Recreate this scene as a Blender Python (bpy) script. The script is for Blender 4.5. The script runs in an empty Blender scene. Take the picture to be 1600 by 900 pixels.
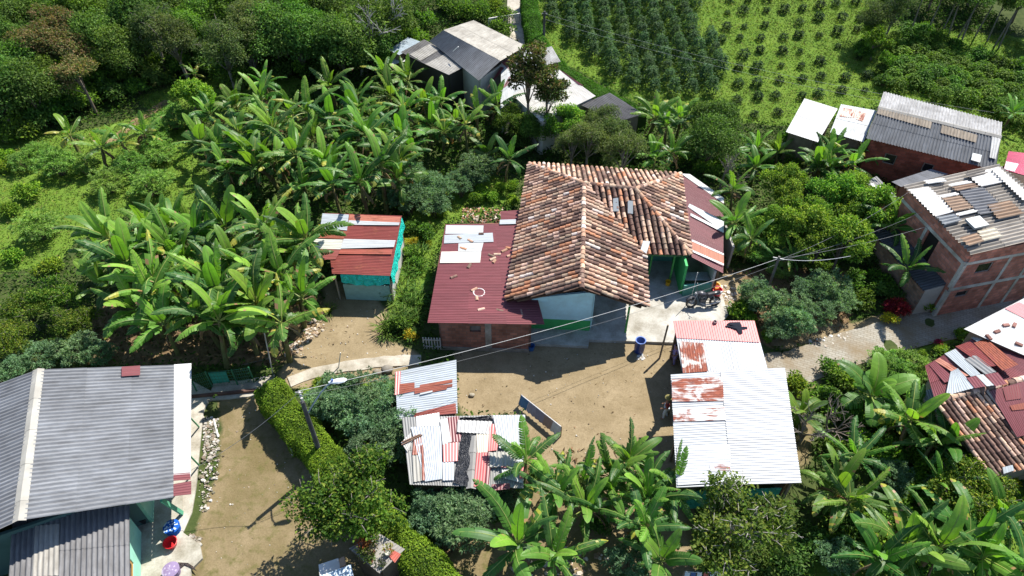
import bpy, math, random
import numpy as np
from mathutils import Vector
sc = bpy.context.scene
COL = sc.collection
rnd = random.Random(7)
nr = np.random.default_rng(11)

# ------------------------------------------------------------------ camera model
FPX, CH, PITCH = 1067.0, 29.0, math.radians(43.5)
FW = np.array([0, math.cos(PITCH), -math.sin(PITCH)])
UP = np.array([0, math.sin(PITCH), math.cos(PITCH)])
RT = np.array([1.0, 0, 0])
CAM = np.array([0, 0, CH])

def ray(px, py):
    return RT*(px-800)/FPX + UP*(450-py)/FPX + FW

def hgt(x, y):
    d = np.maximum(0, np.asarray(y, float)-50)
    return 0.17*d*d/(d+9.0) + 0*np.asarray(x)

def at(px, py, z=0.0):
    d = ray(px, py)
    return CAM + d*((z-CH)/d[2])

def gnd(px, py, dz=0.0):
    z = dz
    for _ in range(14):
        p = at(px, py, z)
        z = float(hgt(p[0], p[1])) + dz
    return at(px, py, z)

def proj(p):
    v = p - CAM
    w = v @ FW
    return 800+FPX*(v @ RT)/w, 450-FPX*(v @ UP)/w

def onplane(px, py, pl, lift=0.0):
    o, n = pl
    d = ray(px, py)
    return CAM + d*(((o+n*lift-CAM) @ n)/(d @ n))

def plane(A, B, D):
    n = np.cross(B-A, D-A)
    n = n/np.linalg.norm(n)
    return (A, n if n[2] > 0 else -n)

def unit(v):
    v = np.asarray(v, float)
    return v/(np.linalg.norm(v)+1e-9)

def inpoly(x, y, poly):
    x = np.asarray(x); y = np.asarray(y)
    r = np.zeros(x.shape, bool)
    n = len(poly)
    for i in range(n):
        x0, y0 = poly[i]; x1, y1 = poly[(i+1) % n]
        if y0 == y1: continue
        c = ((y0 > y) != (y1 > y)) & (x < (x1-x0)*(y-y0)/(y1-y0)+x0)
        r ^= c
    return r

# ------------------------------------------------------------------ materials
MAT = {}
def newmat(name):
    m = bpy.data.materials.new(name); m.use_nodes = True
    nt = m.node_tree; nt.nodes.clear()
    out = nt.nodes.new('ShaderNodeOutputMaterial')
    MAT[name] = m
    def N(t, **k):
        n = nt.nodes.new('ShaderNode'+t)
        for a, b in k.items(): setattr(n, a, b)
        return n
    def L(a, b): nt.links.new(a, b)
    return m, N, L, out

def mixc(N, L, fac, a, b, blend='MIX'):
    n = N('Mix', data_type='RGBA', blend_type=blend)
    for sock, v in ((0, fac), (6, a), (7, b)):
        if isinstance(v, (int, float)): n.inputs[sock].default_value = v
        elif isinstance(v, tuple): n.inputs[sock].default_value = (*v, 1) if len(v) == 3 else v
        else: L(v, n.inputs[sock])
    return n.outputs[2]

def noise(N, L, vec, scale, detail=4, rough=.6, dist=0):
    n = N('TexNoise'); n.inputs['Scale'].default_value = scale
    n.inputs['Detail'].default_value = detail; n.inputs['Roughness'].default_value = rough
    n.inputs['Distortion'].default_value = dist
    if vec is not None: L(vec, n.inputs['Vector'])
    return n.outputs[0]

def ramp(N, L, fac, a, b, c0=(0, 0, 0), c1=(1, 1, 1)):
    n = N('ValToRGB'); e = n.color_ramp.elements
    e[0].position = a; e[1].position = b
    e[0].color = (*c0, 1); e[1].color = (*c1, 1)
    L(fac, n.inputs[0])
    return n.outputs[0]

def mathn(N, L, op, a, b):
    n = N('Math', operation=op)
    for i, v in enumerate((a, b)):
        if isinstance(v, (int, float)): n.inputs[i].default_value = v
        else: L(v, n.inputs[i])
    return n.outputs[0]

def scaled(N, L, vec, s):
    n = N('VectorMath', operation='MULTIPLY'); L(vec, n.inputs[0]); n.inputs[1].default_value = s
    return n.outputs[0]

def bsdf(N, L, out, col, rough=.7, spec=.3, metal=0, bump=None, bstr=.3, bdist=.02):
    p = N('BsdfPrincipled')
    L(col, p.inputs['Base Color'])
    if isinstance(rough, (int, float)): p.inputs['Roughness'].default_value = rough
    else: L(rough, p.inputs['Roughness'])
    p.inputs['Specular IOR Level'].default_value = spec
    p.inputs['Metallic'].default_value = metal
    if bump is not None:
        b = N('Bump'); b.inputs['Strength'].default_value = bstr; b.inputs['Distance'].default_value = bdist
        L(bump, b.inputs['Height']); L(b.outputs[0], p.inputs['Normal'])
    L(p.outputs[0], out.inputs[0])
    return p

def attr(N):
    return N('Attribute', attribute_name='Col')

def build_materials():
    # general painted / plastic / cloth surface: own colour with dirt blotches
    for nm, rough, spec, amt, sc_ in (('paint', .65, .3, .35, 1.3), ('plastic', .35, .5, .12, 3), ('cloth', .9, .1, .3, 4), ('wood', .8, .2, .5, 2.5), ('metal', .4, .5, .3, 3), ('bark', .9, .1, .6, 5)):
        m, N, L, out = newmat(nm)
        g = N('NewGeometry'); a = attr(N)
        n1 = noise(N, L, g.outputs['Position'], sc_, 6, .65)
        d = ramp(N, L, n1, .35, .7, (.45, .40, .34), (1.05, 1.05, 1.05))
        c = mixc(N, L, amt, a.outputs['Color'], mixc(N, L, 1.0, a.outputs['Color'], d, 'MULTIPLY'))
        bsdf(N, L, out, c, rough, spec, 0, n1, .2, .02)
    # corrugated sheet: colour from the sheet, alpha of Col = how rusty it is
    m, N, L, out = newmat('sheet')
    a = attr(N); uv = N('UVMap'); g = N('NewGeometry')
    st = noise(N, L, scaled(N, L, uv.outputs[0], (5, .5, 1)), 1.6, 5, .65)
    bl = noise(N, L, g.outputs['Position'], 1.1, 5, .6, .6)
    mm = mathn(N, L, 'ADD', mathn(N, L, 'MULTIPLY', st, .45), mathn(N, L, 'MULTIPLY', bl, .55))
    th = mathn(N, L, 'ADD', mm, mathn(N, L, 'SUBTRACT', a.outputs['Alpha'], 1.0))
    mask = ramp(N, L, mathn(N, L, 'ADD', th, .5), .5, .58)
    rustc = ramp(N, L, noise(N, L, scaled(N, L, uv.outputs[0], (4, 1, 1)), 2.5, 5, .7), .3, .7, (.10, .022, .014), (.33, .085, .04))
    dirt = ramp(N, L, noise(N, L, scaled(N, L, uv.outputs[0], (7, .7, 1)), 1.0, 5, .6), .3, .65, (.72, .70, .66), (1.03, 1.03, 1.03))
    base = mixc(N, L, 1.0, a.outputs['Color'], dirt, 'MULTIPLY')
    c = mixc(N, L, mask, base, rustc)
    bsdf(N, L, out, c, ramp(N, L, mask, 0, 1, (.42,)*3, (.8,)*3), .45, 0)
    # fibre cement
    m, N, L, out = newmat('cement_sheet')
    a = attr(N); uv = N('UVMap'); g = N('NewGeometry')
    n1 = noise(N, L, scaled(N, L, uv.outputs[0], (5, .6, 1)), 1.5, 6, .65)
    n2 = noise(N, L, g.outputs['Position'], .7, 5, .65)
    n3 = noise(N, L, g.outputs['Position'], 9, 3, .7)
    c = mixc(N, L, 1.0, a.outputs['Color'], ramp(N, L, n1, .3, .68, (.66, .64, .62), (1.12, 1.12, 1.12)), 'MULTIPLY')
    c = mixc(N, L, 1.0, c, ramp(N, L, n2, .3, .7, (.72, .71, .7), (1.1, 1.1, 1.1)), 'MULTIPLY')
    lich = ramp(N, L, mathn(N, L, 'ADD', mathn(N, L, 'MULTIPLY', n3, .5), mathn(N, L, 'SUBTRACT', a.outputs['Alpha'], .3)), .53, .6)
    c = mixc(N, L, mathn(N, L, 'MULTIPLY', lich, .7), c, (.24, .15, .09))
    bsdf(N, L, out, c, .85, .2)
    # clay tile
    m, N, L, out = newmat('clay_tile')
    a = attr(N); g = N('NewGeometry')
    n1 = noise(N, L, g.outputs['Position'], 7, 5, .7)
    c = mixc(N, L, 1.0, a.outputs['Color'], ramp(N, L, n1, .3, .72, (.58, .52, .48), (1.2, 1.17, 1.12)), 'MULTIPLY')
    bsdf(N, L, out, c, .9, .1, 0, n1, .4, .02)
    # brick
    m, N, L, out = newmat('brick')
    a = attr(N); uv = N('UVMap'); g = N('NewGeometry')
    b = N('TexBrick'); L(uv.outputs[0], b.inputs['Vector'])
    b.inputs['Scale'].default_value = 1; b.inputs['Brick Width'].default_value = .4; b.inputs['Row Height'].default_value = .22
    b.inputs['Mortar Size'].default_value = .018; b.inputs['Bias'].default_value = -.1
    b.inputs['Color1'].default_value = (1.15, 1.05, 1.0, 1); b.inputs['Color2'].default_value = (.6, .55, .52, 1); b.inputs['Mortar'].default_value = (.62, .8, .9, 1)
    n1 = noise(N, L, g.outputs['Position'], 1.2, 6, .65)
    c = mixc(N, L, 1.0, a.outputs['Color'], b.outputs[0], 'MULTIPLY')
    c = mixc(N, L, 1.0, c, ramp(N, L, n1, .3, .7, (.6, .58, .56), (1.15, 1.15, 1.15)), 'MULTIPLY')
    bsdf(N, L, out, c, .9, .15, 0, b.outputs[1], -.5, .02)
    # concrete
    m, N, L, out = newmat('concrete')
    a = attr(N); g = N('NewGeometry')
    n1 = noise(N, L, g.outputs['Position'], .9, 7, .65); n2 = noise(N, L, g.outputs['Position'], 12, 4, .7)
    c = mixc(N, L, 1.0, a.outputs['Color'], ramp(N, L, n1, .32, .66, (.55, .52, .46), (1.12, 1.12, 1.12)), 'MULTIPLY')
    c = mixc(N, L, .5, c, mixc(N, L, 1.0, c, ramp(N, L, n2, .3, .7, (.65, .65, .65), (1.2, 1.2, 1.2)), 'MULTIPLY'))
    bsdf(N, L, out, c, .9, .15, 0, n2, .2, .02)
    # paved road
    m, N, L, out = newmat('paving')
    a = attr(N); g = N('NewGeometry')
    mp = N('Mapping'); mp.inputs['Rotation'].default_value = (0, 0, math.radians(24)); L(g.outputs['Position'], mp.inputs[0])
    b = N('TexBrick'); L(mp.outputs[0], b.inputs['Vector']); b.inputs['Scale'].default_value = 1
    b.inputs['Brick Width'].default_value = .34; b.inputs['Row Height'].default_value = .17; b.inputs['Mortar Size'].default_value = .018
    b.inputs['Color1'].default_value = (1.05, 1.04, 1.0, 1); b.inputs['Color2'].default_value = (.86, .85, .82, 1); b.inputs['Mortar'].default_value = (.66, .63, .56, 1)
    n1 = noise(N, L, g.outputs['Position'], .5, 6, .65)
    c = mixc(N, L, 1.0, a.outputs['Color'], b.outputs[0], 'MULTIPLY')
    c = mixc(N, L, ramp(N, L, n1, .4, .68), c, (.20, .15, .09))
    bsdf(N, L, out, c, .95, .1, 0, b.outputs[1], -.4, .02)
    # tarpaulin
    m, N, L, out = newmat('tarp')
    a = attr(N); g = N('NewGeometry')
    n1 = noise(N, L, g.outputs['Position'], 3.5, 5, .6, 1.0)
    c = mixc(N, L, 1.0, a.outputs['Color'], ramp(N, L, n1, .3, .7, (.7, .7, .7), (1.2, 1.2, 1.2)), 'MULTIPLY')
    bsdf(N, L, out, c, .35, .5, 0, n1, 1.0, .25)
    # dark opening / glass
    m, N, L, out = newmat('glass')
    a = attr(N)
    bsdf(N, L, out, a.outputs['Color'], .12, .5)
    # foliage
    for nm, tr, rough, spec in (('leaf', .36, .62, .12), ('banana', .34, .45, .3), ('grass', .36, .75, .05)):
        m, N, L, out = newmat(nm)
        a = attr(N); oi = N('ObjectInfo'); g = N('NewGeometry')
        hv = N('HueSaturation')
        mr = N('MapRange'); mr.inputs[3].default_value = .47; mr.inputs[4].default_value = .508; L(oi.outputs['Random'], mr.inputs[0])
        L(mr.outputs[0], hv.inputs['Hue'])
        r2 = mathn(N, L, 'FRACT', mathn(N, L, 'MULTIPLY', oi.outputs['Random'], 7.31), 0)
        mv = N('MapRange'); mv.inputs[3].default_value = {'leaf': 1.05, 'banana': .9, 'grass': .88}[nm]; mv.inputs[4].default_value = {'leaf': 1.55, 'banana': 1.3, 'grass': .96}[nm]; L(r2, mv.inputs[0])
        L(mv.outputs[0], hv.inputs['Value'])
        n1 = noise(N, L, g.outputs['Position'], .6, 3, .6)
        c = mixc(N, L, 1.0, a.outputs['Color'], ramp(N, L, n1, .3, .7, (.72, .76, .8), (1.2, 1.14, 1.0)), 'MULTIPLY')
        L(c, hv.inputs['Color'])
        p = N('BsdfPrincipled'); L(hv.outputs[0], p.inputs['Base Color'])
        p.inputs['Roughness'].default_value = rough; p.inputs['Specular IOR Level'].default_value = spec
        t = N('BsdfTranslucent')
        L(mixc(N, L, 1.0, hv.outputs[0], (1.2, 1.4, .5), 'MULTIPLY'), t.inputs[0])
        mx = N('MixShader'); mx.inputs[0].default_value = tr
        L(p.outputs[0], mx.inputs[1]); L(t.outputs[0], mx.inputs[2]); L(mx.outputs[0], out.inputs[0])
    # ground: R bare earth, G meadow, B olive/mossy earth, A leaf litter
    m, N, L, out = newmat('ground')
    a = attr(N); g = N('NewGeometry'); P = g.outputs['Position']
    sp = N('SeparateColor'); L(a.outputs['Color'], sp.inputs[0])
    nb = noise(N, L, P, .45, 6, .62); ns = noise(N, L, P, 2.2, 6, .65); nf = noise(N, L, P, 14, 4, .7)
    def mk(s, w=.55):
        t = mathn(N, L, 'ADD', s, mathn(N, L, 'MULTIPLY', mathn(N, L, 'SUBTRACT', ns, .5), w))
        return ramp(N, L, t, .40, .60)
    under = ramp(N, L, ns, .3, .7, (.035, .055, .016), (.075, .095, .030))
    mead = ramp(N, L, nb, .3, .7, (.085, .16, .02), (.13, .205, .028))
    mead = mixc(N, L, ramp(N, L, ns, .52, .75), mead, (.12, .18, .03))
    earth = ramp(N, L, nb, .3, .68, (.20, .152, .084), (.30, .236, .145))
    earth = mixc(N, L, ramp(N, L, ns, .5, .78), earth, (.185, .14, .078))
    oliv = ramp(N, L, nb, .32, .66, (.14, .11, .05), (.235, .182, .105))
    oliv = mixc(N, L, ramp(N, L, ns, .50, .70), oliv, (.12, .11, .04))
    litter = ramp(N, L, ns, .35, .65, (.09, .06, .032), (.24, .165, .09))
    c = mixc(N, L, mk(sp.outputs[1]), under, mead)
    c = mixc(N, L, mk(a.outputs['Alpha']), c, litter)
    c = mixc(N, L, mk(sp.outputs[2]), c, oliv)
    c = mixc(N, L, mk(sp.outputs[0], .35), c, earth)
    c = mixc(N, L, .6, c, mixc(N, L, 1.0, c, ramp(N, L, nf, .3, .7, (.7, .68, .65), (1.22, 1.22, 1.22)), 'MULTIPLY'))
    bsdf(N, L, out, c, .95, .1, 0, mathn(N, L, 'ADD', ns, mathn(N, L, 'MULTIPLY', nf, .3)), .5, .06)
build_materials()

# ------------------------------------------------------------------ mesh building
class MB:
    def __init__(s): s.v = []; s.f = []; s.c = []; s.uv = []; s.m = []
    def add(s, verts, faces, col, uvs=None, mi=0):
        o = len(s.v); s.v += [tuple(map(float, p)) for p in verts]
        c4 = col if len(col) == 4 else (*col, 0.0)
        for k, f in enumerate(faces):
            s.f.append([o+i for i in f]); s.c.append(c4); s.m.append(mi)
            s.uv.append([uvs[i] for i in f] if uvs is not None else [(0, 0)]*len(f))
    def mesh(s, name, mats, smooth=False, off=(0, 0, 0)):
        me = bpy.data.meshes.new(name)
        o = np.array(off)
        me.from_pydata([tuple(np.array(p)-o) for p in s.v], [], s.f)
        for m in ([mats] if isinstance(mats, str) else mats): me.materials.append(MAT[m])
        at_ = me.attributes.new('Col', 'FLOAT_COLOR', 'FACE')
        at_.data.foreach_set('color', np.array(s.c, np.float32).ravel())
        ul = me.uv_layers.new(name='UVMap')
        ul.data.foreach_set('uv', np.array([q for u in s.uv for q in u], np.float32).ravel())
        me.polygons.foreach_set('material_index', np.array(s.m, np.int32))
        if smooth: me.polygons.foreach_set('use_smooth', np.ones(len(s.f), bool))
        me.update()
        return me
    def build(s, name, mats, parent=None, smooth=False):
        o = bpy.data.objects.new(name, None)
        off = wl(parent) if parent else (0, 0, 0)
        me = s.mesh(name, mats, smooth, off)
        bpy.data.objects.remove(o)
        o = bpy.data.objects.new(name, me)
        COL.objects.link(o)
        if parent: o.parent = parent
        return o

def wl(o):
    p = np.zeros(3)
    while o is not None:
        p += np.array(o.location); o = o.parent
    return p

def tag(o, label, cat, group=None):
    o['label'] = label; o['category'] = cat
    if group: o['group'] = group
    return o

def thing(name, label, cat, loc=(0, 0, 0), group=None):
    o = bpy.data.objects.new(name, None); COL.objects.link(o)
    o.empty_display_size = .2
    o.location = tuple(map(float, loc))
    return tag(o, label, cat, group)

def struct(o): o['kind'] = 'structure'; return o
def stuff(o, label, cat):
    o['kind'] = 'stuff'; o['label'] = label; o['category'] = cat; return o

def box(mb, c, sx, sy, sz, col, yaw=0.0, tilt=None):
    ca, sa = math.cos(yaw), math.sin(yaw)
    ex, ey, ez = np.array([ca, sa, 0])*sx/2, np.array([-sa, ca, 0])*sy/2, np.array([0, 0, sz/2])
    c = np.array(c, float)
    vs = [c+a*ex+b*ey+d*ez for d in (-1, 1) for b in (-1, 1) for a in (-1, 1)]
    mb.add(vs, [(0, 2, 3, 1), (4, 5, 7, 6), (0, 1, 5, 4), (2, 6, 7, 3), (0, 4, 6, 2), (1, 3, 7, 5)], col)

def bar(mb, p, q, w, h, col):
    """a straight timber of section w x h from p to q"""
    p = np.array(p, float); q = np.array(q, float); d = unit(q-p)
    s = np.cross(d, [0, 0, 1]); s = unit(s) if np.linalg.norm(s) > .05 else np.array([1., 0, 0])
    u = np.cross(s, d)
    vs = [e+a*s*w/2+b*u*h/2 for e in (p, q) for a, b in ((-1, -1), (1, -1), (1, 1), (-1, 1))]
    L = np.linalg.norm(q-p)
    mb.add(vs, [(0, 1, 2, 3), (7, 6, 5, 4), (0, 4, 5, 1), (1, 5, 6, 2), (2, 6, 7, 3), (3, 7, 4, 0)], col)

def tube(mb, pts, rads, col, seg=7, cap=True):
    pts = [np.array(p, float) for p in pts]
    if isinstance(rads, (int, float)): rads = [rads]*len(pts)
    vs, fs = [], []
    ref = None
    for i, p in enumerate(pts):
        d = unit(pts[min(i+1, len(pts)-1)]-pts[max(i-1, 0)])
        if ref is None: ref = np.array([1., 0, 0]) if abs(d[0]) < .8 else np.array([0, 1., 0])
        s2 = unit(np.cross(d, ref)); u2 = np.cross(d, s2); ref = -u2
        for k in range(seg):
            a = 2*math.pi*k/seg
            vs.append(p+rads[i]*(math.cos(a)*s2+math.sin(a)*u2))
    for i in range(len(pts)-1):
        for k in range(seg):
            a = i*seg+k; b = i*seg+(k+1) % seg
            fs.append((a, b, b+seg, a+seg))
    if cap:
        fs.append(tuple(reversed(range(seg)))); fs.append(tuple(range((len(pts)-1)*seg, len(pts)*seg)))
    mb.add(vs, fs, col)

def lathe(mb, c, prof, col, seg=16, axis=None):
    """profile of (radius, height) turned about the vertical (or axis) through c"""
    c = np.array(c, float); a = np.array([0, 0, 1.]) if axis is None else unit(axis)
    s = unit(np.cross(a, [0, 1, .3])); u = np.cross(a, s)
    vs = [c+a*h+r*(math.cos(2*math.pi*k/seg)*s+math.sin(2*math.pi*k/seg)*u) for r, h in prof for k in range(seg)]
    fs = [(i*seg+k, i*seg+(k+1) % seg, (i+1)*seg+(k+1) % seg, (i+1)*seg+k) for i in range(len(prof)-1) for k in range(seg)]
    mb.add(vs, fs, col)

def slab(mb, poly, z0, z1, col, uv=False):
    """horizontal prism over a plan polygon"""
    n = len(poly); pl = [np.array(p[:2]) for p in poly]
    ar = sum(pl[i][0]*pl[(i+1) % n][1]-pl[(i+1) % n][0]*pl[i][1] for i in range(n))
    if ar < 0: pl = pl[::-1]
    vs = [(*p, z0) for p in pl]+[(*p, z1) for p in pl]
    mb.add(vs, [tuple(range(n, 2*n))]+[(i, (i+1) % n, n+(i+1) % n, n+i) for i in range(n)], col)

def jit(c, a=.1, r=rnd):
    k = 1+r.uniform(-a, a)
    return (c[0]*k, c[1]*k, c[2]*k) + tuple(c[3:])

def corr(mb, A, B, C, D, col, period=.13, amp=.014, lift=0.0, sheet=.9, slen=2.4, var=.06, th=.006):
    """corrugated sheets over the quad; the corrugations run from AB down to DC"""
    A, B, C, D = (np.array(p, float) for p in (A, B, C, D))
    n = np.cross(B-A, D-A); n = unit(n); n = n if n[2] > 0 else -n
    W = max(np.linalg.norm(B-A), np.linalg.norm(C-D)); H = max(np.linalg.norm(D-A), np.linalg.norm(C-B))
    per = max(1, round(W/period)); k = 6
    ns = per*k
    nv = max(1, round(H/slen))
    r = random.Random(int(W*1000)+int(H*777))
    cols = {}
    for j in range(nv):
        t0, t1 = j/nv, min(1, (j+1)/nv+(.012 if j < nv-1 else 0))
        lj = lift+.016*(nv-1-j)
        vs, uv = [], []
        for i in range(ns+1):
            s = i/ns
            o = n*(amp*math.sin(2*math.pi*i/k)+lj)
            o1 = n*(amp*math.sin(2*math.pi*i/k)+lj)
            vs += [A+(B-A)*s+((D+(C-D)*s)-(A+(B-A)*s))*t0+o, A+(B-A)*s+((D+(C-D)*s)-(A+(B-A)*s))*t1+o1]
            uv += [(s*W, t0*H), (s*W, t1*H)]
        for i in range(ns):
            key = (j, int(i/ns*W/sheet))
            if key not in cols: cols[key] = jit(col, var, r)
            a = 2*i
            o = len(mb.v)
            mb.f.append([o+a, o+a+1, o+a+3, o+a+2]); mb.c.append(cols[key] if len(cols[key]) == 4 else (*cols[key], 0)); mb.m.append(0)
            mb.uv.append([uv[a], uv[a+1], uv[a+3], uv[a+2]])
        mb.v += [tuple(p) for p in vs]

LIFT = {}
def roof(parent, quad, col, run='v', mat='sheet', name='roof', **k):
    A, B, C, D = quad
    mb = MB()
    if run == 'v': corr(mb, A, B, C, D, col, **k)
    else: corr(mb, D, A, B, C, col, **k)
    o = mb.build(name, mat, parent)
    run_len = max(np.linalg.norm(D-A), np.linalg.norm(C-B)) if run == 'v' else max(np.linalg.norm(B-A), np.linalg.norm(C-D))
    LIFT[o.name] = k.get('amp', .014)+.016*(max(1, round(run_len/k.get('slen', 2.4)))-1)+.013
    return o

def patches(rf, pl, lst, mat='sheet', lift0=None, name='roofing_sheet'):
    """further sheets laid on a roof plane: (four picture corners, colour, run, lift, period)"""
    lift0 = LIFT.get(rf.name, .05) if lift0 is None else lift0
    for i, e in enumerate(lst):
        q, col, run = e[:3]; lift = e[3] if len(e) > 3 else 0
        per = e[4] if len(e) > 4 else .13
        mt = e[5] if len(e) > 5 else mat
        A, B, C, D = [onplane(x, y, pl, lift0+lift+.004*i) for x, y in q]
        mb = MB()
        a = (A, B, C, D) if run == 'v' else (D, A, B, C)
        corr(mb, *a, col, period=per, amp=.009 if per < .15 else (.022 if per < .22 else .05), sheet=5, slen=9, var=0)
        mb.build(name, mt, rf)

def wall(parent, p0, p1, z0, z1, z1b=None, col=(.5, .5, .5), mat='paint', th=.14, name='wall', hole=None):
    """a wall between plan points; hole = list of (u0,u1,za,zb) openings cut right through"""
    p0 = np.array(p0[:2], float); p1 = np.array(p1[:2], float); z1b = z1 if z1b is None else z1b
    d = p1-p0; L = np.linalg.norm(d); d = d/L; n = np.array([-d[1], d[0]])*th/2
    mb = MB()
    us = sorted({0.0, L, *[u for h in (hole or []) for u in h[:2]]})
    zt = lambda u: z1+(z1b-z1)*u/L
    def cell(u0, u1, a0, a1, b0, b1):
        P = lambda u, z, s: (*(p0+d*u+n*s), z)
        vs = [P(u0, a0, -1), P(u1, b0, -1), P(u1, b1, -1), P(u0, a1, -1), P(u0, a0, 1), P(u1, b0, 1), P(u1, b1, 1), P(u0, a1, 1)]
        uv = [(u0, a0), (u1, b0), (u1, b1), (u0, a1)]*2
        mb.add(vs, [(0, 1, 2, 3), (7, 6, 5, 4), (0, 3, 7, 4), (1, 5, 6, 2), (3, 2, 6, 7), (0, 4, 5, 1)], col, uv)
    for u0, u1 in zip(us[:-1], us[1:]):
        hs = [h for h in (hole or []) if h[0] <= u0+1e-6 and h[1] >= u1-1e-6]
        z = z0
        for h in sorted(hs, key=lambda h: h[2]):
            if h[2] > z: cell(u0, u1, z, h[2], z, h[2])
            z = h[3]
        cell(u0, u1, z, zt(u0), z, zt(u1))
    return mb.build(name, mat, parent)

def window(parent, p0, p1, u0, u1, za, zb, col=(.3, .28, .25), glass=(.02, .022, .025), th=.14, name='window'):
    """frame and recessed pane that fill an opening of the wall p0-p1"""
    p0 = np.array(p0[:2], float); p1 = np.array(p1[:2], float)
    d = unit(p1-p0); P = lambda u, z: (*(p0+d*u), z)
    mb = MB(); e = .03
    bar(mb, P(u0+e, za), P(u0+e, zb), .06, .09, col); bar(mb, P(u1-e, za), P(u1-e, zb), .06, .09, col)
    bar(mb, P(u0+.06, zb-e), P(u1-.06, zb-e), .09, .06, col); bar(mb, P(u0+.06, za+e), P(u1-.06, za+e), .09, .06, col)
    f = mb.build(name, 'wood', parent)
    g = MB(); q = [P(u0+.06, za+.06), P(u1-.06, za+.06), P(u1-.06, zb-.06), P(u0+.06, zb-.06)]
    n = np.array([-d[1], d[0], 0])*.012
    g.add([np.array(v)-n for v in q]+[np.array(v)+n for v in q], [(0, 1, 2, 3), (7, 6, 5, 4)], glass)
    g.build('pane', 'glass', f)
    return f

def inset(quad, d):
    q = [np.array(p, float) for p in quad]; out = []
    for i in range(4):
        a = unit((q[(i+1) % 4]-q[i])); b = unit((q[i-1]-q[i]))
        p = q[i]+a*d+b*d
        out.append(p)
    return out

def shell(parent, quad, d, z0, sides, th=.12, drop=.1):
    """walls and posts under a roof quad; sides: {edge index: (material, colour)}"""
    q = inset(quad, d)
    for i in range(4):
        s = sides.get(i)
        if s is None: continue
        a, b = q[i], q[(i+1) % 4]
        e = unit((b-a)[:2])*(th/2+.003)
        wall(parent, a[:2]+e, b[:2]-e, z0, a[2]-drop, b[2]-drop, s[1], s[0], th, hole=s[2] if len(s) > 2 else None, name=s[3] if len(s) > 3 else 'wall')
    return q

def posts(parent, pts, z0, col=(.16, .11, .07), w=.12, mat='wood', drop=.05):
    for p in pts:
        mb = MB(); bar(mb, (p[0], p[1], z0), (p[0], p[1], p[2]-drop), w, w, col); mb.build('post', mat, parent)

# clay tile roofing
TILES = [(.58, .40, .29), (.50, .33, .245), (.64, .48, .37), (.44, .28, .20), (.50, .25, .15), (.42, .32, .24), (.60, .43, .35)]
DTILE = [(.19, .125, .105), (.14, .092, .078), (.25, .165, .135), (.22, .16, .13)]
def tile_col(r, dark=0):
    c = r.choice(DTILE) if r.random() < .36+dark else r.choice(TILES)
    if r.random() < .03: c = (.74, .67, .62)
    return jit(c, .15, r)

def tile_slope(mb, poly, down, col_w=.335, length=.37, seed=1, dark=0.0):
    r = random.Random(seed)
    P = [np.array(p, float) for p in poly]
    n = np.zeros(3)
    for i in range(len(P)): n += np.cross(P[i], P[(i+1) % len(P)])
    n = unit(n); n = n if n[2] > 0 else -n
    c0 = sum(P)/len(P)
    vdir = -(np.array(down, float)); vdir = unit(vdir-n*(vdir @ n)); udir = np.cross(vdir, n)
    Q = [((p-c0) @ udir, (p-c0) @ vdir) for p in P]
    def W(u, v, h): return c0+udir*u+vdir*v+n*h
    # deck beneath the tiles
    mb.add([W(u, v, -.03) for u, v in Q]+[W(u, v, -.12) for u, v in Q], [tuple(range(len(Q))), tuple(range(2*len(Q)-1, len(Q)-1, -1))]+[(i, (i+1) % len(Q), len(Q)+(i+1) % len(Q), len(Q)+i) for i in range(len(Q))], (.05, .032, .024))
    u0, u1 = min(q[0] for q in Q), max(q[0] for q in Q)
    nc = max(1, int(round((u1-u0)/col_w))); cw = (u1-u0)/nc
    def span(u):
        vs = []
        for i in range(len(Q)):
            (a, va), (b, vb) = Q[i], Q[(i+1) % len(Q)]
            if (a-u)*(b-u) < 0: vs.append(va+(vb-va)*(u-a)/(b-a))
        return (min(vs), max(vs)) if len(vs) >= 2 else None
    for ch in (0, 1):
        for i in range(nc+(1 if ch else 0)):
            u = u0+(i+.5)*cw if not ch else u0+i*cw
            s = span(min(max(u, u0+.01), u1-.01))
            if not s or s[1]-s[0] < .12: continue
            v = s[0]-.05+(0 if ch == 0 else r.uniform(-.05, .0)); prev = None
            uj = u+r.uniform(-.012, .012)
            while v < s[1]-.06:
                ln = length+r.uniform(-.03, .03)
                v1 = min(v+ln+.05, s[1]+.02)
                dj = r.uniform(-.014, .014); du = r.uniform(-.012, .012)
                rad0, rad1 = cw*.36, cw*.305
                vs = []
                K = 5
                if ch == 1:      # cover tile, hump up
                    for vv, rr, hh in ((v, rad0, .055), (v1, rad1, .03)):
                        for k in range(K+1):
                            a = math.pi*k/K
                            vs.append(W(uj+du+rr*math.cos(a), vv, hh+dj+rr*.95*math.sin(a)))
                    fs = [(k, k+1, K+2+k, K+1+k) for k in range(K)]+[tuple(range(K, -1, -1))]
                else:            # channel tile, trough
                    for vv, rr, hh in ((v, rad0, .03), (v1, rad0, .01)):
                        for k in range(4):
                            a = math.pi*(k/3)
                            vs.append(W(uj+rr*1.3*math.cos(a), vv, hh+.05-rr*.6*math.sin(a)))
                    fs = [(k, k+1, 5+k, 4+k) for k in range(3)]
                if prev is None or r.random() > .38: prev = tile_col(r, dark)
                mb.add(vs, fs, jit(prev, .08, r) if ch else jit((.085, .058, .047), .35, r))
                v += ln

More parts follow.
